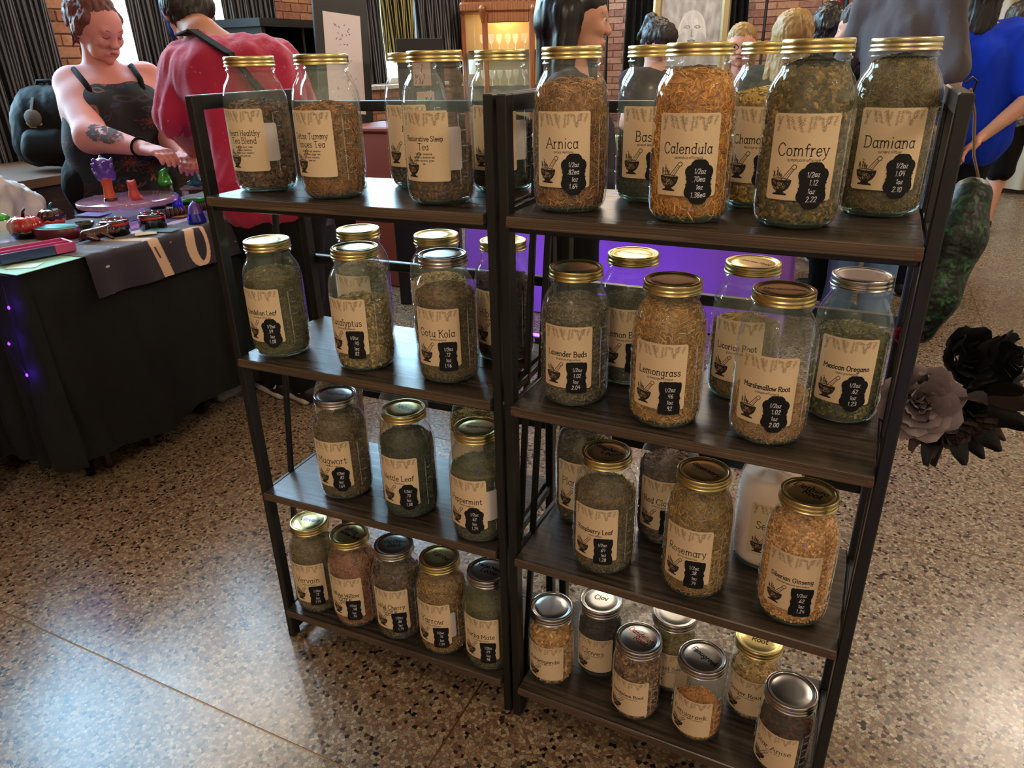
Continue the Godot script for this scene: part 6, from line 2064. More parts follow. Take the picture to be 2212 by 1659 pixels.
func hanging_swag() -> void:
	var lace_im := Image.create(256, 256, false, Image.FORMAT_RGB8)
	lace_im.fill(Color(0.02, 0.05, 0.035))
	var r := RandomNumberGenerator.new()
	r.seed = 6
	for k in 260:
		var p := Vector2(r.randf() * 256, r.randf() * 256)
		var d := Vector2.from_angle(r.randf() * TAU) * r.randf_range(5, 14)
		line(lace_im, smooth_line(PackedVector2Array([p, p + d * 0.5 + d.orthogonal() * 0.4, p + d])), r.randf_range(1.2, 3.4), [Color(0.05, 0.27, 0.16), Color(0.20, 0.36, 0.16), Color(0.03, 0.15, 0.09)][k % 3])
	var lace := mat("green_lace", Color.WHITE, 0.45, 0.0, 0.4)
	lace.albedo_texture = pic(lace_im)
	triplanar(lace, Vector3.ONE * 5.0)
	lace.normal_enabled = true
	lace.normal_texture = M.weave_tex
	lace.normal_scale = 0.5
	var t := thing("flower_swag", "dark green lace swag with black silk flowers hanging at the right", "swag")
	var top := Vector3(0.722, 1.078, -1.135)
	var low := Vector3(0.655, 0.880, -1.080)
	put(blob([[top, top.lerp(low, 0.3), 0.030, 0.040], [top.lerp(low, 0.3), top.lerp(low, 0.75), 0.042, 0.036], [top.lerp(low, 0.75), low, 0.036, 0.024]], 0.007, 0.02), "lace_body", lace, t)
	var s := stool()
	tube(s, [Vector3(0.655, 1.236, -1.085), Vector3(0.69, 1.20, -1.12), Vector3(0.715, 1.14, -1.14), Vector3(0.738, 1.09, -1.14)], 0.0022, 6)
	put(done(s), "twine", mat("twine", Color(0.52, 0.40, 0.26), 0.9), t)
	s = stool()
	tube(s, [Vector3(0.640, 1.245, -1.075), Vector3(0.652, 1.252, -1.083), Vector3(0.668, 1.246, -1.096), Vector3(0.66, 1.22, -1.09)], 0.0016, 6)
	put(done(s), "wire_loop", M.dark_iron, t)
	var silk := cloth("silk_black", Color(0.022, 0.02, 0.022), 0.6, 30.0)
	var grey := cloth("silk_grey", Color(0.50, 0.44, 0.45), 0.75, 30.0)
	var dusk := cloth("silk_dusk", Color(0.20, 0.15, 0.14), 0.8, 30.0)
	var wine := cloth("silk_red", Color(0.35, 0.01, 0.05), 0.7, 30.0)
	var face := Vector3(-0.35, 0.25, 0.9)
	rose(t, "black_flower", Vector3(0.712, 0.842, -1.045), Vector3(0.1, 0.5, 0.9), 0.062, silk, 5)
	rose(t, "black_flower", Vector3(0.765, 0.832, -1.045), Vector3(0.7, 0.3, 0.6), 0.064, silk, 5)
	rose(t, "black_flower", Vector3(0.716, 0.786, -1.020), Vector3(0.3, 0.0, 1.0), 0.058, silk, 5)
	rose(t, "black_flower", Vector3(0.752, 0.775, -1.035), Vector3(0.7, -0.2, 0.7), 0.052, silk, 4)
	rose(t, "grey_rose", Vector3(0.632, 0.790, -1.000), face, 0.062, grey, 6)
	rose(t, "dusky_flower", Vector3(0.690, 0.752, -1.000), Vector3(0.2, -0.5, 0.9), 0.052, dusk, 4)
	rose(t, "dusky_flower", Vector3(0.735, 0.752, -1.015), Vector3(0.4, -0.6, 0.8), 0.048, dusk, 4)
	rose(t, "black_flower", Vector3(0.660, 0.738, -1.010), Vector3(-0.1, -0.7, 0.7), 0.046, silk, 4)
	rose(t, "red_rose", Vector3(0.640, 0.868, -1.075), Vector3(-0.5, 0.5, 0.6), 0.035, wine, 4)
	for k in 22:
		var a := TAU * k / 22.0
		s = stool()
		var d := Vector3(cos(a) * 0.9, sin(a) * 0.75 - 0.45, 0.25 + 0.3 * sin(k * 2.3)).normalized()
		var x := d.cross(Vector3.BACK).normalized()
		petal(s, Transform3D(Basis(x, d, x.cross(d)), Vector3(0.697, 0.785, -1.025) + d * 0.045), 0.032, 0.045 + 0.03 * absf(sin(k * 1.7)), 0.3)
		put(done(s), "leaf", silk if k % 3 else dusk, t)

# ---------------------------------------------------------------- people
func moved(bones: Array, x: Transform3D, k := 1.0) -> Array:
	var out := []
	for b in bones:
		out.append([x * (b[0] * k), x * (b[1] * k), b[2] * k, b[3] * k])
	return out

func head_bones() -> Array:
	return [[Vector3(0, 0.022, -0.022), Vector3(0, 0.028, 0.012), 0.088, 0.080], [Vector3(0, 0.0, 0.02), Vector3(0, -0.05, 0.026), 0.070, 0.052], [Vector3(-0.022, -0.062, 0.040), Vector3(0.022, -0.062, 0.040), 0.036, 0.036], [Vector3(0, -0.088, 0.060), Vector3(0, -0.090, 0.062), 0.022, 0.020],
		[Vector3(0, 0.012, 0.086), Vector3(0, -0.026, 0.095), 0.009, 0.011], [Vector3(-0.010, -0.030, 0.098), Vector3(0.010, -0.030, 0.098), 0.009, 0.009], [Vector3(-0.036, 0.024, 0.078), Vector3(0.036, 0.024, 0.078), 0.013, 0.013], [Vector3(-0.040, -0.018, 0.066), Vector3(-0.034, -0.024, 0.070), 0.020, 0.018], [Vector3(0.040, -0.018, 0.066), Vector3(0.034, -0.024, 0.070), 0.020, 0.018],
		[Vector3(-0.080, -0.022, -0.012), Vector3(-0.084, 0.010, -0.016), 0.010, 0.014], [Vector3(0.080, -0.022, -0.012), Vector3(0.084, 0.010, -0.016), 0.010, 0.014], [Vector3(-0.020, -0.060, 0.080), Vector3(0.020, -0.060, 0.080), 0.009, 0.009]]

func ball(r: float) -> ArrayMesh:
	return lathemesh([Vector2(0, -r), Vector2(r * 0.5, -r * 0.87), Vector2(r * 0.87, -r * 0.5), Vector2(r, 0), Vector2(r * 0.87, r * 0.5), Vector2(r * 0.5, r * 0.87), Vector2(0, r)], 14)

# eyes, brows and lips on a head placed by x
func face_parts(t: Node3D, x: Transform3D, brow: Material, lips: Material, shut := false) -> void:
	for sd in [-1.0, 1.0]:
		var s := stool()
		if shut:
			tube(s, [x * Vector3(sd * 0.018, 0.002, 0.0895), x * Vector3(sd * 0.032, -0.003, 0.0880), x * Vector3(sd * 0.046, 0.002, 0.0800)], [0.0014, 0.0024, 0.0012], 6)
			put(done(s), "lash_line", brow, t)
		else:
			var e := put(ball(0.0125), "eye", M.eye_white, t)
			e.transform = Transform3D(x.basis, x * Vector3(sd * 0.032, 0.004, 0.0775))
			put(ball(0.0062), "iris", M.eye_dark, e, Vector3(0, 0, 0.0078))
		s = stool()
		tube(s, [x * Vector3(sd * 0.014, 0.021, 0.0925), x * Vector3(sd * 0.034, 0.028, 0.0895), x * Vector3(sd * 0.052, 0.022, 0.0765)], [0.0026, 0.0034, 0.0016], 6)
		put(done(s), "brow", brow, t)
	var s2 := stool()
	tube(s2, [x * Vector3(-0.024, -0.0605, 0.0830), x * Vector3(-0.008, -0.0575, 0.0890), x * Vector3(0.008, -0.0575, 0.0890), x * Vector3(0.024, -0.0605, 0.0830)], [0.0016, 0.0045, 0.0045, 0.0016], 8)
	put(done(s2), "lips", lips, t)

# wrist, direction of the hand, direction of the back of the hand; curl 0..1
func hand_bones(w: Vector3, dir: Vector3, back: Vector3, curl: float, left: bool) -> Array:
	var d := dir.normalized()
	var side := d.cross(back).normalized() * (1.0 if left else -1.0)
	var bk := side.cross(d).normalized()
	if bk.dot(back) < 0.0:
		bk = -bk
	var out := []
	for k in 4:
		var off := (k - 1.5) * 0.019
		out.append([w + d * 0.01 + side * off * 0.6, w + d * 0.085 + side * off, 0.017, 0.0125])
	var lens := [0.062, 0.074, 0.080, 0.070]
	for k in 4:
		var p := w + d * 0.088 + side * (k - 1.5) * 0.0205
		var a := 0.0
		var ln: float = lens[k]
		for j in 3:
			a += curl * (0.55 + 0.25 * j)
			var q: Vector3 = p + (d * cos(a) - bk * sin(a)) * ln * [0.48, 0.30, 0.22][j]
			out.append([p, q, 0.0092 - j * 0.0006, 0.0088 - j * 0.0008])
			p = q
	var tp := w + d * 0.030 + side * 0.030
	var t1 := tp + (d * 0.6 + side * 0.75 - bk * 0.2).normalized() * 0.040
	var t2 := t1 + (d * 0.9 + side * (0.25 - 0.5 * curl) - bk * 0.5 * curl).normalized() * 0.032
	out.append([w + d * 0.015 + side * 0.012, tp, 0.016, 0.014])
	out.append([tp, t1, 0.013, 0.0105])
	out.append([t1, t2, 0.0105, 0.0088])
	return out

# a dressed figure from its joints (world positions); j: head, neck, sl, sr, el, er, wl, wr, chest, belly, hip, kl, kr, al, ar
func figure(name_label: String, j: Dictionary, look: Basis, o: Dictionary) -> Node3D:
	var mid: Vector3 = (j.al + j.ar) * 0.5
	var base := Vector3(mid.x, 0, mid.z)
	var t := thing("person", name_label, "person", base)
	var J := {}
	for k in j:
		J[k] = j[k] - base
	var w: float = o.get("width", 1.0)
	var cell: float = o.get("cell", 0.016)
	var skin: Material = o.skin
	var across: Vector3 = (J.sl - J.sr).normalized()
	var hipx: Vector3 = across * 0.075 * w
	var flr := func(v: Vector3) -> Vector3: return Vector3(v.x, 0.055, v.z)
	var aw: float = o.get("arm", 1.0) * w
	var arms := [[J.sl, J.el, 0.048 * aw, 0.040 * aw], [J.el, J.wl, 0.040 * aw, 0.027], [J.sr, J.er, 0.048 * aw, 0.040 * aw], [J.er, J.wr, 0.040 * aw, 0.027]]
	var torso := [[J.neck, J.chest, 0.065, 0.115 * w], [J.sl, J.sr, 0.060 * w, 0.060 * w], [J.chest + across * 0.06 * w, J.belly + across * 0.05 * w, 0.108 * w, 0.104 * w], [J.chest - across * 0.06 * w, J.belly - across * 0.05 * w, 0.108 * w, 0.104 * w], [J.belly, J.hip, 0.125 * w, 0.130 * w], [J.hip + hipx, J.hip - hipx, 0.105 * w, 0.105 * w]]
	var legs := [[J.hip + hipx, J.kl, 0.088 * w, 0.058], [J.kl, J.al, 0.058, 0.038], [J.hip - hipx, J.kr, 0.088 * w, 0.058], [J.kr, J.ar, 0.058, 0.038]]
	var fwd: Vector3 = o.get("feet", Vector3(look.z.x, 0, look.z.z).normalized())
	var feet := []
	for a in [J.al, J.ar]:
		feet.append([Vector3(a.x, a.y, a.z), flr.call(a), 0.036, 0.034])
		feet.append([flr.call(a) - fwd * 0.03 - Vector3(0, 0.012, 0), flr.call(a) + fwd * 0.13 - Vector3(0, 0.020, 0), 0.038, 0.030])
	var hx := Transform3D(look, J.head)
	var neck := [[J.neck, J.head + look * Vector3(0, -0.05, -0.02), 0.058, 0.056]]
	var body := blob(arms + torso + legs + feet + neck, cell, 0.03)
	blob(moved(head_bones(), hx, o.get("head_size", 1.0)) + [[J.neck, J.head + look * Vector3(0, -0.05, -0.02), 0.055, 0.054]], o.get("head_cell", 0.009), 0.014, body)
	for h in [["wl", "el", true], ["wr", "er", false]]:
		var dir: Vector3 = o.get("hand_" + h[0], J[h[0]] - J[h[1]])
		blob([[J[h[1]].lerp(J[h[0]], 0.7), J[h[0]], 0.031, 0.027]] + hand_bones(J[h[0]], dir, o.get("back_" + h[0], Vector3.UP + look.z * 0.3), o.get("curl", 0.45), h[2]), o.get("hand_cell", 0.007), 0.008, body)
	put(body, "body", skin, t)
	face_parts(t, Transform3D(look.scaled(Vector3.ONE * o.get("head_size", 1.0)), J.head), o.brow, o.get("lips", M.lips), o.get("shut", false))
	# clothes
	var grown := func(list: Array, by: float) -> Array:
		var out := []
		for b in list:
			out.append([b[0], b[1], b[2] + by, b[3] + by])
		return out
	var top: Array = grown.call(torso.slice(1), 0.014)
	for sd in [1.0, -1.0]:
		top.append([J.chest + across * 0.07 * w * sd, J.hip + across * 0.05 * w * sd, 0.128 * w, 0.128 * w])
	top.append([J.neck.lerp(J.chest, 0.25), J.chest, 0.075, 0.125 * w])
	var sl: float = o.get("sleeve", 0.55)
	if sl > 0.0:
		for h in [["sl", "el", "wl"], ["sr", "er", "wr"]]:
			if sl <= 1.0:
				top.append([J[h[0]], J[h[0]].lerp(J[h[1]], sl), 0.068 * w, 0.072 * w])
			else:
				top.append([J[h[0]], J[h[1]], 0.064 * w, 0.054 * w])
				top.append([J[h[1]], J[h[1]].lerp(J[h[2]], sl - 1.0), 0.054 * w, 0.042 * w])
	if o.has("hem"):
		top.append([J.hip + hipx, J.hip + hipx - Vector3(0, o.hem, 0), 0.135 * w, 0.142 * w])
		top.append([J.hip - hipx, J.hip - hipx - Vector3(0, o.hem, 0), 0.135 * w, 0.142 * w])
	if not o.get("bare_top", false):
		put(rough_up(blob(top, cell, 0.035), 0.020, 7.0, 0.35, 5), "shirt", o.shirt, t)
	var lg: float = o.get("legs", 1.0)
	var pants: Array = grown.call([torso[5]], 0.012)
	for h in [["kl", "al", 1.0], ["kr", "ar", -1.0]]:
		var up: Vector3 = J.hip + hipx * h[2]
		pants.append([up, J[h[0]], 0.106 * w, 0.082 if lg > 0.6 else 0.098])
		if lg > 0.6:
			pants.append([J[h[0]], J[h[0]].lerp(J[h[1]], lg), 0.080, 0.070])
	put(rough_up(blob(pants, cell, 0.03), 0.014, 8.0, 0.5, 6), "shorts" if lg < 0.6 else "trousers", o.trousers, t)
	var shoe := []
	for a in [J.al, J.ar]:
		shoe.append([[flr.call(a) - fwd * 0.035 - Vector3(0, 0.008, 0), flr.call(a) + fwd * 0.135 - Vector3(0, 0.014, 0), 0.046, 0.040], [flr.call(a) + Vector3(0, 0.02, 0), flr.call(a), 0.045, 0.045]])
	for q in shoe:
		var sh := put(blob(q, 0.012, 0.02), "shoe", o.shoe, t)
		var sb: Vector3 = q[0][0]
		var se: Vector3 = q[0][1]
		put(blob([[Vector3(sb.x, 0.021, sb.z) + fwd.cross(Vector3.UP) * 0.026, Vector3(se.x, 0.021, se.z) + fwd.cross(Vector3.UP) * 0.024, 0.022, 0.021], [Vector3(sb.x, 0.021, sb.z) - fwd.cross(Vector3.UP) * 0.026, Vector3(se.x, 0.021, se.z) - fwd.cross(Vector3.UP) * 0.024, 0.022, 0.021]], 0.010, 0.02), "sole", o.get("sole", M.sole_white), sh)
	# hair, given in the head's own axes
	var hair: Array = o.get("hair_bones", [])
	if hair.size():
		put(rough_up(blob(moved(hair, hx, o.get("head_size", 1.0)), o.get("hair_cell", 0.008), 0.02), o.get("hair_amp", 0.010), 60.0, 0.14, 9), "hair", o.hair, t)
	return t

# joints of someone standing: head position, facing angle (0 looks at the viewer's side, PI away)
func standing(head: Vector3, face: float, arms := "down", stoop := 0.0) -> Dictionary:
	var b := Basis(Vector3.UP, face)
	var h := head.y + 0.115
	var f := func(x: float, y: float, z: float) -> Vector3: return Vector3(head.x, 0, head.z) + b * Vector3(x, y, z - stoop)
	var k := h / 1.70
	var j := {"head": head, "neck": f.call(0, head.y - 0.155, -0.03 + stoop * 0.8), "sl": f.call(0.185, head.y - 0.215, -0.03 + stoop * 0.7), "sr": f.call(-0.185, head.y - 0.215, -0.03 + stoop * 0.7), "chest": f.call(0, head.y - 0.33, -0.01 + stoop * 0.6), "belly": f.call(0, 1.07 * k, 0.005 + stoop * 0.3), "hip": f.call(0, 0.93 * k, -0.01), "kl": f.call(0.095, 0.50 * k, 0.0), "kr": f.call(-0.095, 0.50 * k, 0.01), "al": f.call(0.10, 0.085, -0.03), "ar": f.call(-0.10, 0.085, -0.03)}
	match arms:
		"front":
			j.el = f.call(0.25, head.y - 0.47, 0.02); j.er = f.call(-0.25, head.y - 0.47, 0.02)
			j.wl = f.call(0.12, head.y - 0.52, 0.24); j.wr = f.call(-0.12, head.y - 0.52, 0.24)
		"behind":
			j.el = f.call(0.30, head.y - 0.47, -0.13); j.er = f.call(-0.30, head.y - 0.47, -0.13)
			j.wl = f.call(0.10, head.y - 0.66, -0.22); j.wr = f.call(-0.10, head.y - 0.66, -0.22)
		_:
			j.el = f.call(0.26, head.y - 0.50, -0.04); j.er = f.call(-0.26, head.y - 0.50, -0.04)
			j.wl = f.call(0.27, head.y - 0.74, 0.04); j.wr = f.call(-0.27, head.y - 0.74, 0.04)
	return j

const CAP := [[Vector3(0, 0.035, -0.035), Vector3(0, 0.055, 0.005), 0.098, 0.086], [Vector3(0, -0.01, -0.055), Vector3(0, -0.05, -0.055), 0.082, 0.062], [Vector3(-0.05, 0.02, -0.03), Vector3(0.05, 0.02, -0.03), 0.052, 0.052]]

func long_hair(len: float, wide := 0.07) -> Array:
	var out := CAP.duplicate()
	for x in [-1.0, -0.4, 0.4, 1.0]:
		out.append([Vector3(x * wide, 0.03, -0.03), Vector3(x * (wide + 0.02), -len, -0.045), 0.042, 0.035])
	out.append([Vector3(0, 0.0, -0.07), Vector3(0, -len, -0.08), 0.06, 0.05])
	return out

func people() -> void:
	mat("eye_white", Color(0.82, 0.80, 0.78), 0.2)
	mat("eye_dark", Color(0.07, 0.05, 0.04), 0.15)
	mat("lips", Color(0.55, 0.27, 0.26), 0.5)
	mat("sole_white", Color(0.75, 0.70, 0.70), 0.6)
	var skins := []
	for c in [Color(0.78, 0.52, 0.49), Color(0.70, 0.48, 0.38), Color(0.78, 0.57, 0.48)]:
		var m := mat("skin_%d" % skins.size(), c, 0.55, 0.0, 0.4)
		m.subsurf_scatter_enabled = true
		m.subsurf_scatter_strength = 0.15
		skins.append(m)
	var brown := mat("hair_brown", Color(0.11, 0.07, 0.05), 0.5)
	var auburn := mat("hair_auburn", Color(0.36, 0.17, 0.15), 0.55)
	var blackh := mat("hair_black", Color(0.014, 0.015, 0.02), 0.32)
	var blond := mat("hair_blond", Color(0.58, 0.45, 0.25), 0.5)
	var shoe_black := mat("shoe_black", Color(0.03, 0.03, 0.035), 0.6)
	var denim := cloth("denim_light", Color(0.34, 0.46, 0.62), 0.9, 50.0)
	var denim_dark := cloth("denim_dark", Color(0.05, 0.06, 0.10), 0.9, 50.0)
	var black_c := cloth("trouser_black", Color(0.03, 0.03, 0.036), 0.85, 40.0)
	# --- the vendor: auburn hair tied up, patterned tank dress, reaching over the table
	var dress_im := Image.create(256, 256, false, Image.FORMAT_RGB8)
	dress_im.fill(Color(0.035, 0.04, 0.065))
	var r := RandomNumberGenerator.new()
	r.seed = 77
	for k in 26:
		var p := Vector2(r.randf() * 256, r.randf() * 256)
		var c: Color = [Color(0.17, 0.23, 0.42), Color(0.58, 0.24, 0.11), Color(0.30, 0.28, 0.36), Color(0.60, 0.38, 0.24)][k % 4]
		if k % 4 == 1:
			for q in 11:
				var d := Vector2.from_angle(TAU * q / 11.0) * r.randf_range(10, 26)
				line(dress_im, PackedVector2Array([p, p + d]), 0.8, c)
				seg(dress_im, p + d, p + d, 2.0, c)
		else:
			var d := Vector2.from_angle(r.randf() * TAU) * r.randf_range(10, 30)
			line(dress_im, smooth_line(PackedVector2Array([p, p + d * 0.5 + d.orthogonal() * 0.35, p + d, p + d * 0.5 - d.orthogonal() * 0.2, p])), r.randf_range(1.0, 3.4), c)
	var dress := mat("dress_print", Color.WHITE, 0.8)
	dress.albedo_texture = pic(dress_im)
	triplanar(dress, Vector3.ONE * 2.4)
	var head := Vector3(-1.736, 1.440, -3.440)
	var look := Basis(Vector3.UP, 1.12) * Basis(Vector3.RIGHT, 0.34)
	var J := {"head": head, "neck": Vector3(-1.775, 1.305, -3.475), "sr": Vector3(-1.868, 1.225, -3.395), "sl": Vector3(-1.640, 1.235, -3.575), "er": Vector3(-1.715, 1.035, -3.150), "wr": Vector3(-1.412, 1.000, -2.965), "el": Vector3(-1.50, 1.00, -3.42), "wl": Vector3(-1.345, 0.955, -3.14), "chest": Vector3(-1.735, 1.130, -3.425), "belly": Vector3(-1.735, 0.985, -3.390), "hip": Vector3(-1.765, 0.82, -3.400), "kl": Vector3(-1.72, 0.46, -3.47), "kr": Vector3(-1.84, 0.46, -3.37), "al": Vector3(-1.76, 0.085, -3.50), "ar": Vector3(-1.88, 0.085, -3.40)}
	var t := figure("person with tied auburn hair in a dark patterned tank dress, reaching over the table", J, look, {"skin": skins[0], "brow": auburn, "hair": auburn, "shut": true, "width": 1.28, "arm": 1.25, "cell": 0.013, "head_cell": 0.0055, "hand_cell": 0.005, "head_size": 1.08, "curl": 0.55, "bare_top": true, "trousers": black_c, "shoe": shoe_black, "feet": Vector3(0.8, 0, 0.6),
		"hair_bones": [[Vector3(0, 0.045, -0.040), Vector3(0, 0.066, -0.012), 0.092, 0.076], [Vector3(0, 0.01, -0.06), Vector3(0, -0.03, -0.065), 0.075, 0.050], [Vector3(0, 0.10, -0.05), Vector3(0.01, 0.12, -0.04), 0.045, 0.035], [Vector3(-0.066, 0.050, 0.020), Vector3(-0.076, 0.0, -0.02), 0.028, 0.022], [Vector3(0.066, 0.050, 0.020), Vector3(0.076, 0.0, -0.02), 0.028, 0.022], [Vector3(-0.075, 0.01, 0.0), Vector3(-0.085, -0.05, -0.02), 0.014, 0.004], [Vector3(-0.06, -0.03, -0.05), Vector3(-0.07, -0.09, -0.05), 0.012, 0.003]]})
	var base := t.position
	var g := func(v: Vector3) -> Vector3: return v - base
	var ax: Vector3 = (J.sl - J.sr).normalized()
	put(blob([[g.call(J.chest) + ax * 0.065 + Vector3(0.02, -0.03, 0.02), g.call(J.belly) + ax * 0.06, 0.150, 0.160], [g.call(J.chest) - ax * 0.065 + Vector3(0.02, -0.03, 0.02), g.call(J.belly) - ax * 0.06, 0.150, 0.160], [g.call(J.belly), g.call(J.hip), 0.185, 0.205], [g.call(J.hip), g.call(J.hip) + Vector3(-0.02, -0.38, 0), 0.200, 0.235], [g.call(J.chest) + Vector3(0.075, -0.02, 0.085) + ax * 0.07, g.call(J.chest) + Vector3(0.075, -0.03, 0.085) + ax * 0.07, 0.085, 0.085], [g.call(J.chest) + Vector3(0.075, -0.02, 0.085) - ax * 0.07, g.call(J.chest) + Vector3(0.075, -0.03, 0.085) - ax * 0.07, 0.085, 0.085]], 0.013, 0.04), "tank_dress", dress, t)
	for sd in [1.0, -1.0]:
		var s := stool()
		var a: Vector3 = g.call(J.chest) + ax * 0.095 * sd
		tube(s, [a + Vector3(0.10, 0.04, 0.115), a + Vector3(0.055, 0.115, 0.065) + ax * 0.015 * sd, a + Vector3(-0.005, 0.165, 0.0) + ax * 0.02 * sd, a + Vector3(-0.075, 0.13, -0.075), a + Vector3(-0.10, 0.02, -0.12)], 0.012, 8)
		put(done(s), "strap", black_c, t)
	# necklace, bracelet, tattoo
	var s2 := stool()
	var nk: Vector3 = g.call(J.neck)
	tube(s2, [nk + Vector3(0.0, 0.0, 0.075), nk + Vector3(0.085, -0.065, 0.105), nk + Vector3(0.118, -0.10, 0.100), nk + Vector3(0.105, -0.07, 0.045), nk + Vector3(0.06, 0.0, -0.03)], 0.0018, 6)
	put(done(s2), "necklace", M.silver, t)
	put(ball(0.010), "pendant", M.silver, t, nk + Vector3(0.122, -0.115, 0.108))
	s2 = stool()
	var wr: Vector3 = g.call(J.wr.lerp(J.er, 0.12))
	var wd: Vector3 = (J.wr - J.er).normalized()
	var wx := wd.cross(Vector3.UP).normalized()
	var ring := []
	for k in 17:
		var a := TAU * k / 16.0
		ring.append(wr + (wx * cos(a) + wx.cross(wd) * sin(a)) * 0.036)
	tube(s2, ring, 0.005, 6)
	put(done(s2), "bracelet", black_c, t)
	s2 = stool()
	var fa: Vector3 = g.call(J.er)
	var fb: Vector3 = g.call(J.wr)
	var fd := (fb - fa).normalized()
	var n1 := (Vector3(0.1, 0.55, 0.75) - fd * fd.dot(Vector3(0.1, 0.55, 0.75))).normalized()
	var n3 := fd.cross(n1)
	var ink := FastNoiseLite.new()
	ink.seed = 2
	ink.frequency = 0.22
	var on := func(i: float, k: float) -> Vector3:
		var q := 0.16 + 0.024 * i
		return fa.lerp(fb, q) + (n1 * cos(-0.75 + 0.125 * k) + n3 * sin(-0.75 + 0.125 * k)) * (lerpf(0.0660, 0.0290, q) + 0.0035)
	for i in 22:
		for k in 12:
			if ink.get_noise_2d(i, k) > -0.12 and pow((i - 10.5) / 11.5, 2) + pow((k - 5.5) / 6.5, 2) < 1.0:
				quad(s2, on.call(i, k), on.call(i, k + 1), on.call(i + 1, k + 1), on.call(i + 1, k))
	put(done(s2), "tattoo", mat("tattoo_ink", Color(0.25, 0.19, 0.21), 0.85), t)
	# --- shopper in the raspberry t-shirt, bending over the table, back to the viewer
	var sp_im := Image.create(256, 256, false, Image.FORMAT_RGB8)
	sp_im.fill(Color(0.64, 0.07, 0.25))
	for k in 120:
		var p := Vector2(r.randf() * 256, r.randf() * 256)
		seg(sp_im, p, p + Vector2(r.randf_range(-2, 2), r.randf_range(-2, 2)), r.randf_range(0.3, 1.5), Color(0.85, 0.62, 0.55, r.randf_range(0.3, 1.0)))
	var raspberry := mat("shirt_raspberry", Color.WHITE, 0.85)
	raspberry.albedo_texture = pic(sp_im)
	raspberry.rim_enabled = true
	raspberry.rim = 0.3
	triplanar(raspberry, Vector3.ONE * 2.2)
	look = Basis(Vector3.UP, PI + 0.55) * Basis(Vector3.RIGHT, 0.75)
	J = {"head": Vector3(-1.243, 1.470, -3.200), "neck": Vector3(-1.160, 1.400, -3.090), "sl": Vector3(-1.240, 1.290, -3.050), "sr": Vector3(-0.905, 1.290, -3.170), "el": Vector3(-1.290, 1.085, -2.985), "wl": Vector3(-1.285, 0.950, -3.130), "er": Vector3(-0.850, 1.090, -3.230), "wr": Vector3(-1.00, 0.930, -3.320), "chest": Vector3(-1.030, 1.245, -3.035), "belly": Vector3(-0.955, 1.050, -2.965), "hip": Vector3(-0.915, 0.855, -2.900), "kl": Vector3(-0.945, 0.475, -2.840), "kr": Vector3(-0.835, 0.465, -2.810), "al": Vector3(-0.985, 0.085, -2.800), "ar": Vector3(-0.865, 0.085, -2.740)}
	t = figure("person in a raspberry splatter t-shirt with a black strap, bending over the table", J, look, {"skin": skins[1], "brow": brown, "hair": brown, "width": 1.18, "cell": 0.013, "head_cell": 0.007, "shirt": raspberry, "trousers": black_c, "shoe": shoe_black, "sleeve": 0.85, "hem": 0.0, "feet": Vector3(-0.75, 0, -0.65), "curl": 0.5,
		"hair_bones": [[Vector3(0, 0.03, -0.03), Vector3(0, 0.05, 0.0), 0.097, 0.088], [Vector3(0, -0.01, -0.06), Vector3(0, -0.045, -0.06), 0.072, 0.050], [Vector3(0.04, -0.0, -0.06), Vector3(-0.04, 0.0, -0.06), 0.055, 0.055]]})
	base = t.position
	var hx := Transform3D(look, J.head - base)
	put(blob(moved([[Vector3(0, 0.055, 0.005), Vector3(0, 0.070, 0.02), 0.098, 0.086], [Vector3(0.03, 0.05, 0.09), Vector3(-0.03, 0.05, 0.09), 0.04, 0.04], [Vector3(0.045, 0.045, 0.13), Vector3(-0.045, 0.045, 0.13), 0.02, 0.02]], hx), 0.010, 0.02), "cap", cloth("cap_blue", Color(0.07, 0.22, 0.55), 0.8, 40.0), t)
	s2 = stool()
	var pts := [J.neck + Vector3(-0.06, 0.0, 0.06), J.neck + Vector3(0.02, 0.012, 0.14), J.chest + Vector3(0.035, 0.085, 0.155), J.chest + Vector3(0.10, 0.0, 0.165), J.belly + Vector3(0.135, 0.06, 0.135), J.belly + Vector3(0.19, -0.04, 0.04)]
	for k in pts.size() - 1:
		bar(s2, pts[k] - base, pts[k + 1] - base, 0.046, 0.008)
	put(done(s2), "bag_strap", black_c, t)
	# white tick and thick pale soles of the sneakers
	var sf := Vector3(-0.75, 0, -0.65).normalized()
	for a in [J.al, J.ar]:
		for sd in [-1.0, 1.0]:
			var n2: Vector3 = sf.cross(Vector3.UP) * sd
			var o2: Vector3 = Vector3(a.x, 0.0, a.z) - base + n2 * 0.040
			s2 = stool()
			tube(s2, [o2 - sf * 0.045 + Vector3(0, 0.085, 0), o2 - sf * 0.030 + Vector3(0, 0.060, 0) + n2 * 0.006, o2 - sf * 0.005 + Vector3(0, 0.052, 0) + n2 * 0.006, o2 + sf * 0.04 + Vector3(0, 0.066, 0), o2 + sf * 0.07 + Vector3(0, 0.078, 0) - n2 * 0.01], [0.002, 0.007, 0.009, 0.004, 0.001], 6)
			put(done(s2), "sneaker_tick", M.sole_white, t)
	# --- dark haired woman in profile just behind the shelves
	J = standing(Vector3(0.245, 1.395, -2.66), 1.45, "front")
	figure("person with straight black hair in profile, grey sleeves, behind the shelves", J, Basis(Vector3.UP, 1.45), {"skin": skins[2], "brow": blackh, "hair": blackh, "width": 1.0, "cell": 0.016, "head_cell": 0.007, "head_size": 1.05, "shirt": cloth("shirt_slate", Color(0.16, 0.17, 0.21), 0.85, 40.0), "trousers": black_c, "shoe": shoe_black, "sleeve": 1.8, "hair_amp": 0.003, "hair_bones": long_hair(0.20)})
	# --- those behind the purple table
	J = standing(Vector3(0.985, 1.365, -5.05), 0.5, "front")
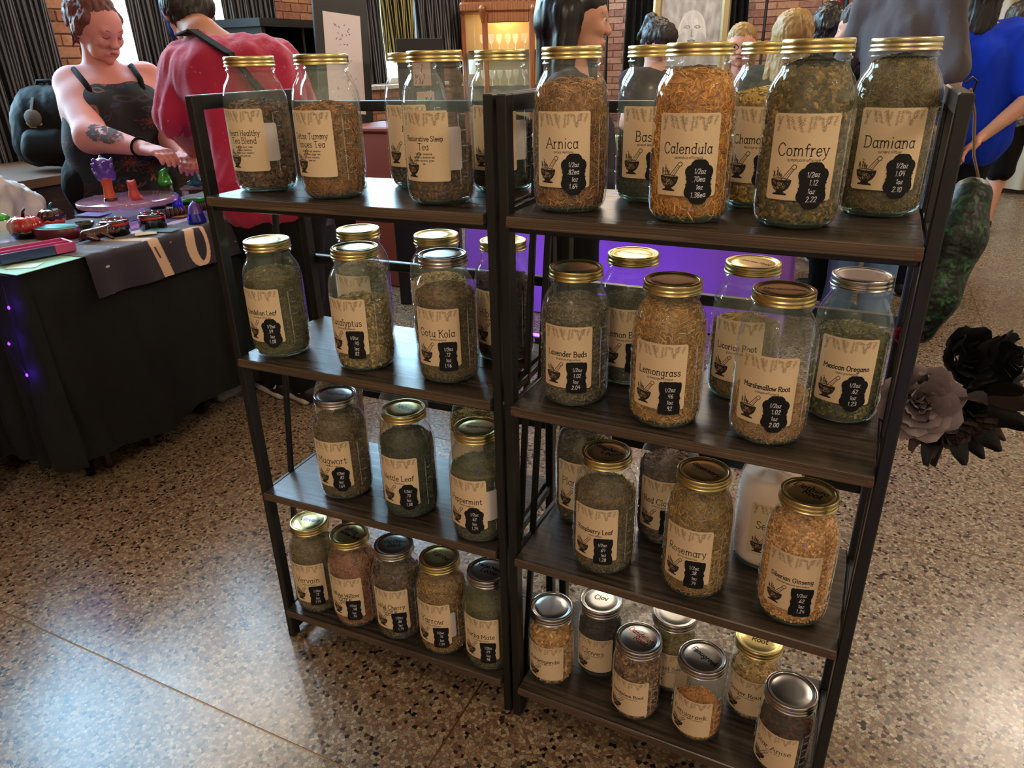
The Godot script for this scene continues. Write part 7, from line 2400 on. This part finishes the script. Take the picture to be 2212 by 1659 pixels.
	var pony := CAP.duplicate()
	pony.append_array([[Vector3(0, 0.06, -0.11), Vector3(0.0, 0.05, -0.15), 0.03, 0.035], [Vector3(0, 0.05, -0.15), Vector3(0, -0.10, -0.16), 0.035, 0.015]])
	figure("person with a dark ponytail bowed in front of the framed portrait", J, Basis(Vector3.UP, 0.6) * Basis(Vector3.RIGHT, 0.75), {"skin": skins[2], "brow": brown, "hair": brown, "cell": 0.024, "head_cell": 0.009, "shirt": cloth("shirt_plum", Color(0.16, 0.08, 0.13), 0.85, 30.0), "trousers": black_c, "shoe": shoe_black, "hair_bones": pony})
	J = standing(Vector3(1.458, 1.325, -4.87), -0.35, "front")
	t = figure("person with blond hair and glasses in a pale pink top", J, Basis(Vector3.UP, -0.35), {"skin": skins[2], "brow": blond, "hair": blond, "cell": 0.024, "head_cell": 0.008, "shirt": cloth("shirt_pink", Color(0.72, 0.52, 0.50), 0.85, 30.0), "trousers": black_c, "shoe": shoe_black, "hair_bones": [[Vector3(0, 0.050, -0.030), Vector3(0, 0.060, 0.0), 0.090, 0.082], [Vector3(-0.07, 0.0, -0.02), Vector3(-0.075, -0.20, 0.0), 0.03, 0.028], [Vector3(0.07, 0.0, -0.02), Vector3(0.07, -0.08, -0.02), 0.03, 0.02], [Vector3(0, -0.01, -0.06), Vector3(0, -0.06, -0.06), 0.075, 0.05]]})
	for sd in [-1.0, 1.0]:
		var s := stool()
		var rim := []
		for k in 17:
			var a := TAU * k / 16.0
			rim.append(J.head - t.position + Basis(Vector3.UP, -0.35) * Vector3(sd * 0.033 + 0.024 * cos(a), 0.002 + 0.017 * sin(a), 0.097))
		tube(s, rim, 0.0022, 6)
		put(done(s), "glasses_rim", M.dark_iron, t)
	J = standing(Vector3(1.593, 1.370, -4.36), 2.4, "down")
	figure("person with loose blond hair seen from behind", J, Basis(Vector3.UP, 2.4) * Basis(Vector3.RIGHT, 0.15), {"skin": skins[2], "brow": blond, "hair": blond, "cell": 0.024, "head_cell": 0.009, "shirt": cloth("shirt_dark", Color(0.08, 0.08, 0.10), 0.85, 30.0), "trousers": cloth("khaki", Color(0.33, 0.33, 0.27), 0.9, 30.0), "shoe": shoe_black, "hair_bones": long_hair(0.22, 0.065)})
	J = standing(Vector3(1.96, 1.425, -4.82), 2.9, "down")
	figure("person with long dark hair standing behind the blond head", J, Basis(Vector3.UP, 2.9), {"skin": skins[1], "brow": brown, "hair": mat("hair_dark_brown", Color(0.05, 0.035, 0.03), 0.35), "cell": 0.024, "head_cell": 0.009, "shirt": M.shirt_dark, "trousers": black_c, "shoe": shoe_black, "hair_bones": long_hair(0.30, 0.06)})
	J = standing(Vector3(1.76, 1.380, -3.95), -2.1, "down")
	figure("person with short brown hair and glasses looking away to the left", J, Basis(Vector3.UP, -2.1), {"skin": skins[2], "brow": brown, "hair": mat("hair_mid_brown", Color(0.16, 0.10, 0.07), 0.6), "cell": 0.024, "head_cell": 0.008, "shirt": M.shirt_dark, "trousers": black_c, "shoe": shoe_black, "hair_bones": CAP})
	J = standing(Vector3(2.50, 1.530, -5.35), -0.2, "down")
	t = figure("person in a black cap far behind the short haired head", J, Basis(Vector3.UP, -0.2), {"skin": skins[1], "brow": brown, "hair": blackh, "cell": 0.024, "head_cell": 0.009, "shirt": black_c, "trousers": black_c, "shoe": shoe_black, "hair_bones": CAP})
	put(blob(moved([[Vector3(0, 0.06, -0.02), Vector3(0, 0.075, 0.01), 0.10, 0.09], [Vector3(-0.05, 0.045, 0.11), Vector3(0.05, 0.045, 0.11), 0.022, 0.022]], Transform3D(Basis(Vector3.UP, -0.2), J.head - t.position)), 0.012, 0.02), "cap", black_c, t)
	# --- grey shirt, half hidden by the right jars
	J = standing(Vector3(1.77, 1.69, -3.50), 2.15, "down")
	figure("tall person in a grey t-shirt and light jeans behind the right jars", J, Basis(Vector3.UP, 2.15), {"skin": skins[2], "brow": brown, "hair": brown, "width": 0.86, "cell": 0.016, "head_cell": 0.009, "shirt": cloth("shirt_grey", Color(0.33, 0.31, 0.32), 0.9, 40.0), "trousers": denim, "shoe": shoe_black, "sleeve": 0.95, "hem": 0.02, "hair_bones": CAP})
	# --- blue shirt, hands behind the back
	J = standing(Vector3(2.37, 1.545, -4.0), 2.75, "behind")
	var mane := CAP.duplicate()
	mane.append_array([[Vector3(0, -0.02, -0.07), Vector3(0, -0.17, -0.085), 0.066, 0.050], [Vector3(-0.03, -0.02, -0.06), Vector3(-0.04, -0.16, -0.07), 0.05, 0.035], [Vector3(0.03, -0.02, -0.06), Vector3(0.045, -0.16, -0.07), 0.05, 0.035]])
	figure("person with shoulder length dark hair in a bright blue t-shirt, hands behind the back", J, Basis(Vector3.UP, 2.75), {"skin": skins[2], "brow": brown, "hair": mat("hair_ash", Color(0.09, 0.065, 0.055), 0.6), "width": 1.25, "cell": 0.018, "head_cell": 0.009, "shirt": cloth("shirt_blue", Color(0.05, 0.19, 0.70), 0.85, 40.0), "trousers": denim_dark, "shoe": shoe_black, "sleeve": 0.85, "hem": 0.03, "hair_bones": mane})
	# --- black shorts, far right
	J = standing(Vector3(3.66, 1.46, -5.62), 1.9, "down")
	var mott := mat("shirt_mottled", Color.WHITE, 0.85)
	mott.albedo_texture = noise_tex(0.12, Color(0.02, 0.02, 0.02), Color(0.95, 0.93, 0.92), 51, 128)
	triplanar(mott, Vector3.ONE * 2.0)
	figure("person in black shorts and a black and white top at the right edge", J, Basis(Vector3.UP, 1.9), {"skin": skins[2], "brow": brown, "hair": brown, "width": 1.15, "cell": 0.02, "head_cell": 0.009, "shirt": mott, "trousers": black_c, "legs": 0.4, "shoe": shoe_black, "hair_bones": CAP, "feet": Vector3(-0.6, 0, 0.8)})
